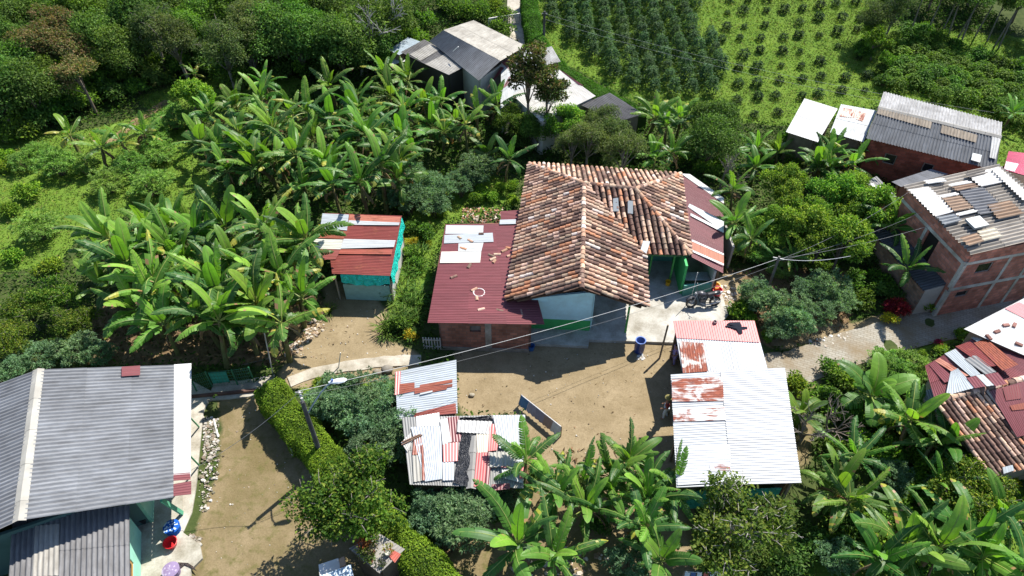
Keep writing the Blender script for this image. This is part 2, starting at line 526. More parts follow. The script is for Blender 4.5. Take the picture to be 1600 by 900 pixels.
def ridge_tiles(mb, p, q, seed=3, rad=.14, sag=0.03):
    r = random.Random(seed)
    p = np.array(p, float); q = np.array(q, float); L = np.linalg.norm(q-p); d = (q-p)/L
    s = unit(np.cross(d, [0, 0, 1])); u = np.cross(s, d)
    n = max(1, int(L/.38)); st = L/n
    for i in range(n):
        a, b = i*st-.02, (i+1)*st+.03
        K = 6; vs = []
        j = s*r.uniform(-.02, .02)+u*r.uniform(-.01, .015)
        for t, rr, h in ((a, rad*1.08, .05), (b, rad*.92, .03)):
            for k in range(K+1):
                an = math.pi*k/K
                vs.append(p+d*t+j+s*rr*math.cos(an)+u*(h+rr*.9*math.sin(an)-.02))
        mb.add(vs, [(k, k+1, K+2+k, K+1+k) for k in range(K)]+[tuple(range(K, -1, -1)), tuple(range(K+1, 2*K+2))], tile_col(r, -.1))

# ------------------------------------------------------------------ vegetation
def leafmesh(name, pos, d, nrm, Ln, Wd, col, mat='leaf', fold=.22):
    """many small folded leaves as one mesh: base, two shoulders, tip"""
    d = d/(np.linalg.norm(d, axis=1, keepdims=True)+1e-9)
    s = np.cross(d, nrm); s /= (np.linalg.norm(s, axis=1, keepdims=True)+1e-9)
    n = np.cross(s, d)
    Ln = np.asarray(Ln)[:, None]*np.ones((len(pos), 1)); Wd = np.asarray(Wd)[:, None]*np.ones((len(pos), 1))
    N = len(pos)
    v = np.empty((N, 4, 3), np.float32)
    v[:, 0] = pos; v[:, 2] = pos+d*Ln-n*Ln*.12
    mid = pos+d*Ln*.45
    v[:, 1] = mid+s*Wd*.5+n*Wd*fold; v[:, 3] = mid-s*Wd*.5+n*Wd*fold
    me = bpy.data.meshes.new(name)
    me.vertices.add(4*N); me.vertices.foreach_set('co', v.ravel())
    b = np.arange(N)[:, None]*4
    idx = (b+np.array([0, 1, 2, 0, 2, 3])).ravel().astype(np.int32)
    me.loops.add(6*N); me.loops.foreach_set('vertex_index', idx)
    me.polygons.add(2*N); me.polygons.foreach_set('loop_start', np.arange(0, 6*N, 3, dtype=np.int32))
    me.update(calc_edges=True)
    c = np.ones((N, 4), np.float32); c[:, :3] = col
    a = me.attributes.new('Col', 'FLOAT_COLOR', 'FACE'); a.data.foreach_set('color', np.repeat(c, 2, axis=0).ravel())
    me.materials.append(MAT[mat])
    return me

def rdir(r, n, zmin=-1.0):
    z = r.uniform(zmin, 1, n); a = r.uniform(0, 2*math.pi, n); q = np.sqrt(1-z*z)
    return np.stack([q*np.cos(a), q*np.sin(a), z], 1)

def pal(r, n, cols, var=.25, w=None):
    cols = np.array(cols); i = r.choice(len(cols), n, p=w)
    k = 1+r.uniform(-var, var, (n, 1))
    return cols[i]*k*(1+r.uniform(-.08, .08, (n, 3)))

def lobes_leaves(r, lobes, n, L, W, cols, droop=.3, zmin=-.5, tipc=None, var=.25, shell_=(.55, 1.08)):
    C = np.array([l[0] for l in lobes]); R = np.array([l[1] for l in lobes])
    p = R**2/np.sum(R**2); i = r.choice(len(lobes), n, p=p)
    dd = rdir(r, n, zmin)
    rr = R[i]*r.uniform(shell_[0]**3, shell_[1]**3, n)**(1/3)
    lump = 1+.18*np.sin(dd[:, 0]*7+i)*np.sin(dd[:, 1]*6+2*i)+.12*np.sin(dd[:, 2]*9+i)
    pos = C[i]+dd*(rr*lump)[:, None]*np.array([1, 1, .82])
    nrm = dd*.7+np.array([0, 0, .7])+r.normal(0, .45, (n, 3))
    t = r.normal(0, 1, (n, 3))+dd*.8; t[:, 2] -= droop
    lc = 1+r.uniform(-.22, .22, (len(lobes), 1))
    col = pal(r, n, cols, var)*lc[i]
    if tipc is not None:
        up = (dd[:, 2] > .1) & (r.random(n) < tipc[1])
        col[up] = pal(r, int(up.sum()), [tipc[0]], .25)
    return pos, t, nrm, r.uniform(.7, 1.3, n)*L, r.uniform(.7, 1.3, n)*W, col

def crown_lobes(r, R, hz, zc, n, small=(.26, .42)):
    out = []
    for k in range(n):
        d = rdir(r, 1, -.45)[0]; q = r.uniform(.35, .85)
        out.append((np.array([d[0]*R*q, d[1]*R*q, zc+d[2]*hz*q]), R*r.uniform(*small)))
    return out

def tree_proto(seed, R=2.4, hz=1.8, zc=4.0, nl=12, n=3600, L=.24, W=.13, cols=((.03, .07, .015),), tip=None, limbs=8, trunk_r=.14, bark=(.17, .14, .11), droop=.3, small=(.26, .42), twigs=0, zmin=-.5):
    r = np.random.default_rng(seed); rr = random.Random(seed)
    lob = crown_lobes(r, R, hz, zc, nl, small)
    cm = leafmesh('crown', *lobes_leaves(r, lob, n, L, W, cols, droop, zmin, tip))
    mb = MB()
    base = max(.3, zc-hz*.9)
    bend = np.array([rr.uniform(-.3, .3), rr.uniform(-.3, .3), 0])
    P = [np.array([0, 0, -.4]), np.array([0, 0, 0])+bend*.1, np.array([0, 0, base*.6])+bend*.6, np.array([0, 0, base])+bend, np.array([0, 0, zc])+bend*.7]
    tube(mb, P, [trunk_r*1.4, trunk_r*1.1, trunk_r*.9, trunk_r*.8, trunk_r*.35], bark)
    for c, rad in sorted(lob, key=lambda l: -l[1])[:limbs]:
        s = P[3] if rr.random() < .6 else (P[3]+P[4])/2
        m = (s+c)/2+np.array([rr.uniform(-.2, .2), rr.uniform(-.2, .2), .15])
        tube(mb, [s, m, c], [trunk_r*.5, trunk_r*.3, trunk_r*.12], bark, 5)
        for t in range(twigs):
            e = c+np.array([rr.uniform(-1, 1), rr.uniform(-1, 1), rr.uniform(.0, 1)])*rad*1.15
            k = (c+e)/2+np.array([rr.uniform(-.2, .2), rr.uniform(-.2, .2), .1])
            tube(mb, [m+(c-m)*rr.random(), k, e], [trunk_r*.22, trunk_r*.14, trunk_r*.06], bark, 4)
    tm = mb.mesh('trunk', 'bark', True)
    return dict(parts=[('trunk', tm), ('crown', cm)], zc=zc)

def bush_proto(seed, R=.9, hz=.7, nl=9, n=900, L=.16, W=.09, cols=((.05, .1, .02),), tip=None, droop=.2, small=(.3, .5), zmin=-.2, mat='leaf'):
    r = np.random.default_rng(seed)
    lob = []
    for k in range(nl):
        d = rdir(r, 1, -.1)[0]; q = r.uniform(.2, .75)
        lob.append((np.array([d[0]*R*q, d[1]*R*q, hz*.55+d[2]*hz*q*.8]), R*r.uniform(*small)))
    cm = leafmesh('foliage', *lobes_leaves(r, lob, n, L, W, cols, droop, zmin, tip), mat=mat)
    mb = MB(); rr = random.Random(seed)
    for k in range(6):
        c = lob[k % nl][0]
        tube(mb, [(0, 0, -.3), c*.5, c], [.03, .02, .01], (.14, .11, .07), 4)
    return dict(parts=[('stem', mb.mesh('stem', 'bark')), ('foliage', cm)], zc=hz*.6)

def feather_proto(seed, R=1.3, hz=1.0, zc=1.4, n=160, cols=((.04, .1, .055),), seg=16, L=.17, W=.05):
    """cassava-like shrub: many thin stems each ending in a burst of narrow leaves"""
    r = np.random.default_rng(seed)
    pos, d, nrm, LL, WW, cc = [], [], [], [], [], []
    mb = MB()
    for k in range(n):
        a = rdir(r, 1, -.15)[0]; q = r.uniform(.55, 1.0)
        c = np.array([a[0]*R*q, a[1]*R*q, zc+a[2]*hz*q]); c *= 1+.15*math.sin(a[0]*5+seed)
        m = 22
        dd = rdir(r, m, -.55); dd[:, 2] *= .7
        dd += a*.35
        pos.append(c+dd*.06); d.append(dd); nrm.append(np.tile([0, 0, 1.], (m, 1))+r.normal(0, .4, (m, 3)))
        LL.append(r.uniform(.7, 1.35, m)*L); WW.append(r.uniform(.7, 1.3, m)*W)
        cc.append(pal(r, m, cols, .22)*(1+r.uniform(-.2, .2)))
        if k % 4 == 0: tube(mb, [(r.uniform(-.15, .15), r.uniform(-.15, .15), -.3), c*np.array([.45, .45, .6]), c], [.025, .018, .008], (.2, .17, .12), 4)
    cm = leafmesh('foliage', np.concatenate(pos), np.concatenate(d), np.concatenate(nrm), np.concatenate(LL), np.concatenate(WW), np.concatenate(cc))
    return dict(parts=[('stem', mb.mesh('stem', 'bark')), ('foliage', cm)], zc=zc)

BAN = [(.052, .148, .026), (.072, .188, .030), (.046, .125, .030), (.10, .235, .036)]
def banana_leaf(mb, base, az, elev, length, width, col, r, torn=.3, bend=1.2, yellow=0.0, dry=False):
    """arched midrib with a lamina either side; a torn lamina is a comb of strips that hang on their own"""
    n = 20
    h = np.array([math.cos(az), math.sin(az), 0]); side0 = np.array([-math.sin(az), math.cos(az), 0])
    pts = [np.array(base, float)]; dirs = []
    e = elev; stepv = length*1.22/n
    curl = r.uniform(-.045, .045)
    for i in range(n+1):
        d = h*math.cos(e)+np.array([0, 0, math.sin(e)]); dirs.append(d)
        pts.append(pts[-1]+d*stepv)
        e -= bend/n*(.3+1.5*i/n); h = unit(h+side0*curl)
        side0 = np.array([-h[1], h[0], 0])
    pet = 3
    rc = (.26, .33, .10) if not dry else (.24, .17, .10)
    tube(mb, pts[:pet+2]+pts[pet+2::3], [.034]*(pet+2)+[max(.006, .028*(1-k/7)) for k in range(len(pts[pet+2::3]))], rc, 5, False)
    roll = r.uniform(-.45, .45); vf = r.uniform(-.02, .28) if not dry else -1.0
    is_torn = r.random() < torn*1.8+.12
    for sgn in (-1, 1):
        hang = r.uniform(.15, .75) if is_torn else 0.0
        part = r.uniform(.0, .35) if is_torn else 1.1      # tears start part way along
        dro = 0.0
        for i in range(pet, n):
            t0, t1 = (i-pet)/(n-pet), (i+1-pet)/(n-pet)
            w = lambda t: width*.5*min(1, (t/.12+.2)**.7)*max(0, 1-t**3.6)**.6
            a, b = pts[i], pts[i+1]
            n_ = unit(np.cross(dirs[i], side0)); n_ = n_ if n_[2] >= 0 else -n_
            s_ = unit(np.cross(n_, dirs[i]))*sgn
            if t0 > part: dro = hang+r.uniform(-.18, .18); slit = r.uniform(.08, .32) if r.random() < .7 else 0
            else:
                if r.random() < .10: slit = r.uniform(.1, .3); dro = r.uniform(0, .3)
                else: slit = 0.0; dro *= .7
            an = vf+sgn*roll-dro
            def edge(p, ww):
                q = p+(s_*math.cos(an)+n_*math.sin(an))*ww*.5
                a2 = an-.3-dro*.5
                z = q+(s_*math.cos(a2)+n_*math.sin(a2))*ww*.5
                return q+dirs[i]*ww*.10, z+dirs[i]*ww*.28
            q0, z0 = edge(a, w(t0)); q1, z1 = edge(b, w(min(t1, .999)))
            q0 = q0+(q1-q0)*slit*.5; z0 = z0+(z1-z0)*slit*1.3
            k = 1+r.uniform(-.07, .07)
            c = tuple(x*k for x in col)
            if dry is False and elev < .35 and t0 > .86 and r.random() < .3: c = jit((.27, .19, .08), .2, r)
            if yellow and (t0 > 1-yellow or r.random() < yellow*.3): c = jit((.30, .32, .05), .2, r)
            o = (.30, .2, .1) if r.random() < .015+yellow*.25 else c
            mb.add([a, b, q1, q0], [(0, 1, 2, 3)], c)
            mb.add([q0, q1, z1, z0], [(0, 1, 2, 3)], o)

def banana_proto(seed, H=2.3, nleaf=9, LL=2.0, torn=.4, yel=.12, lean=.25, dry=3, width=.60, tall=False):
    r = random.Random(seed)
    mb = MB()
    lx, ly = r.uniform(-lean, lean), r.uniform(-lean, lean)
    P = [np.array([0, 0, -.3]), np.array([0, 0, 0]), np.array([lx*.4, ly*.4, H*.5]), np.array([lx, ly, H])]
    tube(mb, P, [.15, .14, .115, .07], (.17, .17, .065), 8)
    for k in range(5):        # old sheaths round the stem
        z = r.uniform(.2, .85); a = r.uniform(0, 6.28); p = P[1]+(P[3]-P[1])*z
        mb.add([p+np.array([math.cos(a+o)*.14, math.sin(a+o)*.14, dz]) for o, dz in ((-.5, -.3), (.5, -.3), (.4, .3), (-.4, .3))], [(0, 1, 2, 3)], jit((.16, .11, .06), .3, r))
    st = mb.mesh('trunk', 'bark', True)
    mb = MB(); top = P[3]
    a0 = r.uniform(0, 6.28)
    for k in range(nleaf):
        f = k/(nleaf-1)
        az = a0+k*2.4+r.uniform(-.35, .35)
        el = math.radians(82-72*f**.8+r.uniform(-9, 9))
        ln = LL*(.72+.38*math.sin(math.pi*min(1, f*.75+.25)))*r.uniform(.88, 1.1)
        col = jit(BAN[0] if f > .7 else r.choice(BAN), .14, r)
        if k < 2: col = jit((.15, .31, .042), .1, r)
        banana_leaf(mb, top-np.array([0, 0, .12*f]), az, el, ln, width*r.uniform(.85, 1.12), col, r, torn*(.35 if k < 2 else (.7+.6*f)), r.uniform(.7, 1.5)*(.6+.8*f), (yel*1.6 if r.random() < yel*2 and f > .35 else 0))
    cm = mb.mesh('crown', 'banana')
    parts = [('trunk', st), ('crown', cm)]
    if dry:
        mb = MB()
        for k in range(dry):
            banana_leaf(mb, top-np.array([0, 0, .1+.15*k]), r.uniform(0, 6.28), math.radians(-5+r.uniform(-15, 10)), LL*.62, width*.5, jit((.24, .165, .09), .25, r), r, .8, 2.3, 0, True)
        parts.append(('dry_leaves', mb.mesh('dry_leaves', 'banana')))
    return dict(parts=parts, zc=H+.35)

NCOUNT = [0]
def place(proto, name, p, s, label, cat, group=None, yaw=None, single=False, sz=None, tilt=0.0):
    yaw = rnd.uniform(0, 6.28) if yaw is None else yaw
    rot = (rnd.uniform(-tilt, tilt), rnd.uniform(-tilt, tilt), yaw)
    scl = (s, s, s if sz is None else sz)
    if single:
        root = bpy.data.objects.new(name, proto['parts'][-1][1]); COL.objects.link(root)
        tag(root, label, cat, group)
    else:
        root = bpy.data.objects.new(name, None); COL.objects.link(root); tag(root, label, cat, group)
        for pn, me in proto['parts']:
            o = bpy.data.objects.new(pn, me); COL.objects.link(o); o.parent = root
    root.location = tuple(map(float, p)); root.rotation_euler = rot; root.scale = scl
    return root

def stand(px, py, h):
    """ground point below the point h metres above the ground that the picture shows at px, py"""
    z = h
    for _ in range(12):
        p = at(px, py, z); g = float(hgt(p[0], p[1])); z = g+h
    return np.array([p[0], p[1], g])

def put(proto, name, px, py, s, label, cat, group=None, **k):
    return place(proto, name, stand(px, py, proto['zc']*s), s, label, cat, group, **k)
# ------------------------------------------------------------------ ground
def W2(*pts, z=0.0): return [gnd(x, y, z)[:2] for x, y in pts]
YARD = [W2((716, 575), (700, 545), (820, 535), (925, 528), (1060, 528), (1068, 600), (1058, 760), (1072, 830), (1085, 915), (1000, 915), (985, 800), (900, 770), (835, 745), (820, 650), (716, 650)),
        W2((430, 585), (470, 540), (505, 490), (505, 440), (560, 440), (612, 488), (598, 530), (655, 552), (655, 575), (590, 600), (450, 605)),
        W2((1255, 505), (1330, 505), (1445, 470), (1450, 490), (1310, 530), (1200, 548), (1190, 520)),
        W2((1112, 430), (1165, 425), (1150, 480), (1120, 480))]
OLIVE = [W2((335, 600), (405, 600), (440, 660), (480, 730), (560, 800), (650, 860), (690, 915), (296, 915), (305, 820), (342, 740), (345, 650)),
         W2((1185, 560), (1290, 570), (1275, 640), (1260, 760), (1195, 640)),
         W2((850, 740), (1075, 700), (1100, 915), (690, 915), (720, 830))]
MEADOW = [W2((-150, 250), (60, 200), (130, 205), (200, 185), (290, 185), (300, 240), (345, 290), (330, 330), (200, 335), (130, 370), (80, 420), (-150, 430)),
          W2((210, 150), (420, 100), (480, 130), (420, 175), (320, 175), (240, 180)),
          W2((835, -60), (1400, -60), (1390, 160), (1260, 200), (1140, 190), (1010, 165), (880, 100), (832, 50)),
          W2((640, 330), (690, 300), (735, 270), (800, 280), (810, 320), (700, 350), (660, 470), (600, 540), (612, 440)),
          W2((1400, 555), (1480, 520), (1510, 520), (1450, 560)),
          W2((580, 20), (700, 20), (640, 60), (580, 60)), W2((450, 600), (620, 600), (640, 690), (540, 690)),
          W2((1380, 40), (1640, 60), (1640, 300), (1400, 200)), W2((1300, 760), (1640, 760), (1640, 930), (1250, 930))]
LITTER = [W2((150, 470), (500, 450), (505, 520), (440, 570), (120, 570)),
          W2((690, 690), (1000, 700), (1080, 760), (1040, 915), (690, 915)),
          W2((1130, 420), (1330, 420), (1330, 530), (1190, 545))]
def build_ground():
    fx = np.arange(-48, 48.01, .4); fy = np.arange(9, 84.01, .4)
    xs = np.concatenate([[-1500, -700, -350, -180, -110, -75, -60, -53], fx, [53, 60, 75, 110, 180, 350, 700, 1500]])
    ys = np.concatenate([[-400, -150, -60, -20, 0, 5], fy, [90, 100, 120, 160, 220, 320, 500, 900, 1800]])
    X, Y = np.meshgrid(xs, ys)
    Z = hgt(X, Y)
    Z = np.where(Y > 160, hgt(X, np.full_like(Y, 160.0)), Z)
    rough = .03*np.sin(X*1.7+Y*.6)+.03*np.sin(Y*1.3-X*.9)
    nx, ny = len(xs), len(ys)
    m = np.zeros((ny, nx, 4), np.float32)
    for ch, pl in ((0, YARD), (2, OLIVE), (1, MEADOW), (3, LITTER)):
        for p in pl: m[..., ch] = np.maximum(m[..., ch], inpoly(X, Y, p))
    for _ in range(3):   # soften the borders
        q = np.pad(m, ((1, 1), (1, 1), (0, 0)), mode='edge')
        m = (q[:-2, 1:-1]+q[2:, 1:-1]+q[1:-1, :-2]+q[1:-1, 2:]+2*q[1:-1, 1:-1])/6
    Z = Z+rough*(1-np.clip(m[..., 0]+m[..., 2], 0, 1)*.75)-.02
    me = bpy.data.meshes.new('ground')
    v = np.stack([X, Y, Z], -1).reshape(-1, 3).astype(np.float32)
    me.vertices.add(len(v)); me.vertices.foreach_set('co', v.ravel())
    i = (np.arange(ny-1)[:, None]*nx+np.arange(nx-1)[None]).ravel()
    idx = np.stack([i, i+1, i+1+nx, i+nx], 1).astype(np.int32)
    me.loops.add(idx.size); me.loops.foreach_set('vertex_index', idx.ravel())
    me.polygons.add(len(idx)); me.polygons.foreach_set('loop_start', np.arange(0, idx.size, 4, dtype=np.int32))
    me.update(calc_edges=True)
    a = me.attributes.new('Col', 'FLOAT_COLOR', 'POINT'); a.data.foreach_set('color', m.reshape(-1))
    me.polygons.foreach_set('use_smooth', np.ones(len(idx), bool))
    me.materials.append(MAT['ground'])
    o = bpy.data.objects.new('ground', me); COL.objects.link(o); struct(o)
build_ground()

def ribbon(name, pix, width, z, col, mat, th=.08):
    pts = [gnd(x, y)[:2] for x, y in pix]
    # resample and wobble the edges
    P = []
    for a, b in zip(pts[:-1], pts[1:]):
        k = max(1, int(np.linalg.norm(b-a)/.5))
        P += [a+(b-a)*i/k for i in range(k)]
    P.append(pts[-1])
    mb = MB(); vs = []
    n = len(P); r = random.Random(len(name)+n)
    for i, p in enumerate(P):
        d = unit(np.append(P[min(i+1, n-1)]-P[max(i-1, 0)], 0)); s = np.array([-d[1], d[0]])
        wd = width[0]+(width[1]-width[0])*i/(n-1) if isinstance(width, tuple) else width
        for sg in (1, -1):
            q = p+s*sg*(wd/2+r.uniform(-.05, .05))
            vs.append((*q, float(hgt(*q))+z)); vs.append((*q, float(hgt(*q))+z-th-.1))
    fs = []
    for i in range(n-1):
        a = i*4
        fs += [(a, a+2, a+6, a+4), (a, a+4, a+5, a+1), (a+2, a+3, a+7, a+6)]
    mb.add(vs, fs, col)
    return struct(mb.build(name, mat))

ribbon('road', [(1165, 585), (1250, 572), (1320, 547), (1400, 524), (1470, 507), (1530, 488), (1580, 472), (1660, 450)], 2.3, .03, (.32, .30, .26), 'paving')
ribbon('path', [(452, 597), (490, 583), (540, 573), (600, 565), (658, 562)], .75, .04, (.45, .41, .34), 'concrete')
ribbon('path', [(816, 62), (808, 30), (805, 0), (803, -40)], (2.2, 1.2), .05, (.5, .46, .39), 'concrete')
ribbon('path', [(170, 225), (215, 188), (262, 158)], .8, .05, (.26, .19, .10), 'concrete')
ribbon('path', [(780, 140), (830, 85), (826, 50)], 2.2, .05, (.5, .47, .42), 'concrete')
ribbon('path', [(330, 612), (380, 608), (430, 598)], 1.2, .04, (.42, .39, .33), 'concrete')

# ------------------------------------------------------------------ palette of sheets
WHITE = (.58, .58, .57, .08); SILVER = (.39, .425, .455, .24); PALE = (.47, .49, .50, .18); MAROON = (.185, .05, .056, .31); RUST = (.27, .075, .045, .52)
PINK = (.60, .17, .16, .05); CEM = (.215, .225, .24, .31); CEML = (.38, .365, .33, .25); CEMD = (.125, .125, .13, .3); BROWNC = (.21, .15, .115, .3)
ORANGE = (.36, .13, .07, .42)

# ------------------------------------------------------------------ the tiled farmhouse
FL = at(791, 469, 2.75); RF = at(909, 451, 4.5); FR = at(1011, 479, 2.4); RJ = at(913, 287, 4.5); BL = at(827, 256, 2.7)
RE = at(993, 295, 4.5); NE = at(1063, 272, 2.7); SE = at(1079, 398, 2.55); VC = at(1008, 396, 2.45)
FH = thing('tiled_house', 'house under an old clay tile roof with hips and valleys beside the dirt yard', 'house', (4.5, 31, 0))
def farmhouse():
    mb = MB()
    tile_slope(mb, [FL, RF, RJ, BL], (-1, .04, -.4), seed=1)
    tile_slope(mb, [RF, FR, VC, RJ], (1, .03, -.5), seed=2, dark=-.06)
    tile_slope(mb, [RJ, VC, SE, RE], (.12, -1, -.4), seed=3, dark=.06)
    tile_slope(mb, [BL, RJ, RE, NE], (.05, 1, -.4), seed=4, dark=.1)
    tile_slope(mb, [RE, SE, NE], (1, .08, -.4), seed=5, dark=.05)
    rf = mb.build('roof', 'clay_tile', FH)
    mb = MB()
    for i, (a, b) in enumerate(((RF, RJ), (RJ, RE), (BL, RJ), (NE, RE), (SE, RE))): ridge_tiles(mb, a, b, 30+i)
    mb.build('ridge_cap', 'clay_tile', rf)
    mb = MB(); q = [onplane(x, y, plane(RJ, VC, RE), .16) for x, y in ((958, 310), (966, 309), (967, 330), (958, 330))]
    mb.add(q+[p-np.array([0, 0, .02]) for p in q], [(0, 1, 2, 3), (7, 6, 5, 4)], (.3, .33, .34)); mb.build('skylight_sheet', 'plastic', rf)
    mb = MB(); q = [onplane(x, y, plane(RJ, VC, RE), .16) for x, y in ((981, 313), (989, 314), (989, 334), (981, 333))]
    mb.add(q+[p-np.array([0, 0, .02]) for p in q], [(0, 1, 2, 3), (7, 6, 5, 4)], (.3, .33, .34)); mb.build('skylight_sheet', 'plastic', rf)
    mb = MB(); q = [onplane(x, y, plane(RJ, VC, RE), .2) for x, y in ((1005, 376), (1016, 377), (1010, 396), (1001, 390))]
    mb.add(q+[p-np.array([0, 0, .03]) for p in q], [(0, 1, 2, 3), (7, 6, 5, 4), (0, 1, 5, 4), (2, 3, 7, 6)], (.75, .75, .74)); mb.build('valley_sheet', 'metal', rf)
    BLUE = (.52, .82, .88); GRN = (.06, .42, .12); TEAL = (.10, .33, .26)
    a, b = np.array([1.1, 27.12]), np.array([4.45, 26.92])
    wall(FH, a, b, .95, 2.55, 3.2, BLUE, 'paint')
    wall(FH, a+(0, -.012), b+(.01, -.012), .15, .945, None, GRN, 'paint', th=.16)
    wall(FH, (4.52, 27.06), (4.6, 32.9), .15, 3.0, None, BLUE, 'paint')
    wall(FH, (1.06, 27.25), (1.7, 38.3), .15, 2.6, None, BLUE, 'paint')
    wall(FH, (4.7, 33.0), (10.3, 33.0), .15, 2.9, None, TEAL, 'paint')
    wall(FH, (10.4, 32.9), (10.9, 38.0), .15, 2.5, None, BLUE, 'paint')
    wall(FH, (1.75, 38.35), (10.8, 38.1), .15, 2.5, None, BLUE, 'paint')
    # kitchen corner under the red lean-to
    wall(FH, (10.3, 29.75), (12.0, 29.95), .15, 1.0, None, TEAL, 'paint')
    wall(FH, (10.25, 29.9), (10.3, 32.9), .15, 2.4, None, GRN, 'paint')
    wall(FH, (12.05, 30.0), (12.2, 33.5), .15, 1.9, None, (.5, .5, .48), 'paint')
    mb = MB(); box(mb, (11.2, 30.5, 1.04), 1.5, .7, .06, (.30, .33, .35)); mb.build('counter', 'concrete', FH)
    # brackets and eave beams
    mb = MB(); bar(mb, FL+np.array([.6, .12, -.17]), RF+np.array([-.1, .25, -.2]), .1, .12, (.13, .09, .06)); bar(mb, RF+np.array([.1, .25, -.2]), FR+np.array([-.3, .12, -.17]), .1, .12, (.13, .09, .06))
    bar(mb, VC+np.array([.1, .12, -.2]), SE+np.array([-.1, .12, -.2]), .1, .12, (.06, .18, .07)); mb.build('eave_beam', 'wood', FH)
    for px, py, top in ((977, 519, 2.55), (1046, 439, 2.4), (1013, 431, 2.4)):
        p = at(px, py, .15); mb = MB(); bar(mb, p, (p[0], p[1], top), .1, .1, (.09, .36, .09)); mb.build('post', 'wood', FH)
    p = at(1079, 470, .15); mb = MB(); tube(mb, [p, p+np.array([0, 0, 2.3])], .02, (.6, .6, .58)); mb.build('downpipe', 'plastic', FH)
    # door in the recess
    mb = MB(); box(mb, (6.6, 32.9, 1.15), .9, .06, 2.0, (.12, .07, .04)); d = mb.build('door', 'wood', FH)
    mb = MB(); box(mb, (6.95, 32.85, 1.15), .03, .05, .12, (.5, .5, .45)); mb.build('handle', 'metal', d)
farmhouse()
mb = MB()
slab(mb, [at(x, y, .15)[:2] for x, y in ((826, 537), (919, 541), (921, 531), (1053, 535), (1060, 515), (1120, 512), (1138, 492), (1126, 452), (1108, 420), (1085, 395), (1070, 330), (1030, 275), (850, 275), (810, 400), (800, 520))], -.15, .15, (.47, .455, .41))
struct(mb.build('pavement', 'concrete'))

LT = thing('lean_to', 'dark red sheet lean-to with white stripes against the right end of the tiled house', 'lean-to', (11.5, 33, 0))
def lean_to():
    q = [at(1064, 273, 2.55), at(1131, 316, 1.95), at(1130, 427, 1.95), at(1081, 402, 2.4)]
    rf = roof(LT, q, MAROON, 'h', var=.1)
    pl = plane(q[0], q[1], q[3])
    patches(rf, pl, [([(1064, 271), (1078, 272), (1131, 309), (1131, 318)], WHITE, 'h', 0), ([(1075, 323), (1077, 318), (1131, 345), (1131, 362)], PALE, 'h', .01),
        ([(1079, 333), (1079, 337), (1131, 364), (1131, 359)], WHITE, 'h', .02), ([(1081, 377), (1081, 390), (1131, 412), (1131, 399)], ORANGE, 'h', .01),
        ([(1081, 374), (1081, 377), (1131, 399), (1131, 396)], WHITE, 'h', .02), ([(1081, 390), (1081, 393), (1131, 415), (1131, 412)], WHITE, 'h', .02)])
    posts(LT, [q[1]+(-.2, -.3, 0), (q[1]+q[2])/2+(-.2, 0, 0), q[2]+(-.2, .3, 0)], 0)
    wall(LT, q[1][:2]+(-.35, -.4), (q[1][0]-.35, q[2][1]+2.6), 0, 1.8, None, (.32, .3, .27), 'paint')
lean_to()

# ------------------------------------------------------------------ brick shed with the dark red roof
BS = thing('brick_shed', 'low brick outbuilding with a wide dark red metal roof joined to the tiled house', 'shed', (-1.5, 28.5, 0))
def brick_shed():
    q = [at(696, 351, 2.62), at(808, 349, 2.5), at(851, 507, 2.4), at(668, 505, 2.4)]
    rf = roof(BS, q, MAROON, 'h', var=.09, sheet=.8)
    pl = plane(q[0], q[1], q[3])
    C = lambda *p: [(400+x/2.8125, 280+y/2.8125) for x, y in p]
    patches(rf, pl, [(C((835, 202), (1000, 203), (998, 240), (832, 240)), PALE, 'h'), (C((828, 245), (1040, 235), (1044, 275), (826, 282)), SILVER, 'h', .01),
        (C((890, 282), (1000, 278), (990, 318), (888, 318)), PALE, 'h', .02), (C((815, 318), (990, 316), (985, 366), (808, 368)), (.66, .62, .55, .36), 'h', .01),
        (C((1072, 178), (1142, 176), (1142, 196), (1070, 198)), SILVER, 'h', .02), (C((1120, 540), (1181, 545), (1184, 580), (1120, 560)), (.3, .08, .085, .2), 'h', .02)])
    B = (.31, .155, .115)
    wall(BS, (-3.9, 25.62), (.92, 25.42), 0, 2.3, None, B, 'brick', hole=[(1.6, 2.2, 1.5, 2.0)])
    mb = MB(); box(mb, (-2.0, 25.6, 1.75), .56, .06, .44, (.28, .2, .17)); mb.build('vent_panel', 'brick', BS)
    wall(BS, (-3.95, 25.75), (-3.6, 33.6), 0, 2.35, 2.5, B, 'brick'); wall(BS, (-3.5, 33.7), (.3, 33.9), 0, 2.45, None, B, 'brick'); wall(BS, (.98, 25.55), (.98, 27.0), 0, 2.25, None, B, 'brick')
    wall(BS, (.45, 33.8), (.95, 27.3), 0, 2.4, 2.3, B, 'brick')
    mb = MB(); box(mb, (-1.3, 25.44, 1.15), .34, .03, 2.28, (.33, .31, .28), -.04); mb.build('column', 'concrete', BS)
    mb = MB(); box(mb, (-1.5, 25.42, .12), 4.9, .06, .24, (.27, .24, .2), -.04); mb.build('plinth', 'concrete', BS)
    return pl
PLB = brick_shed()
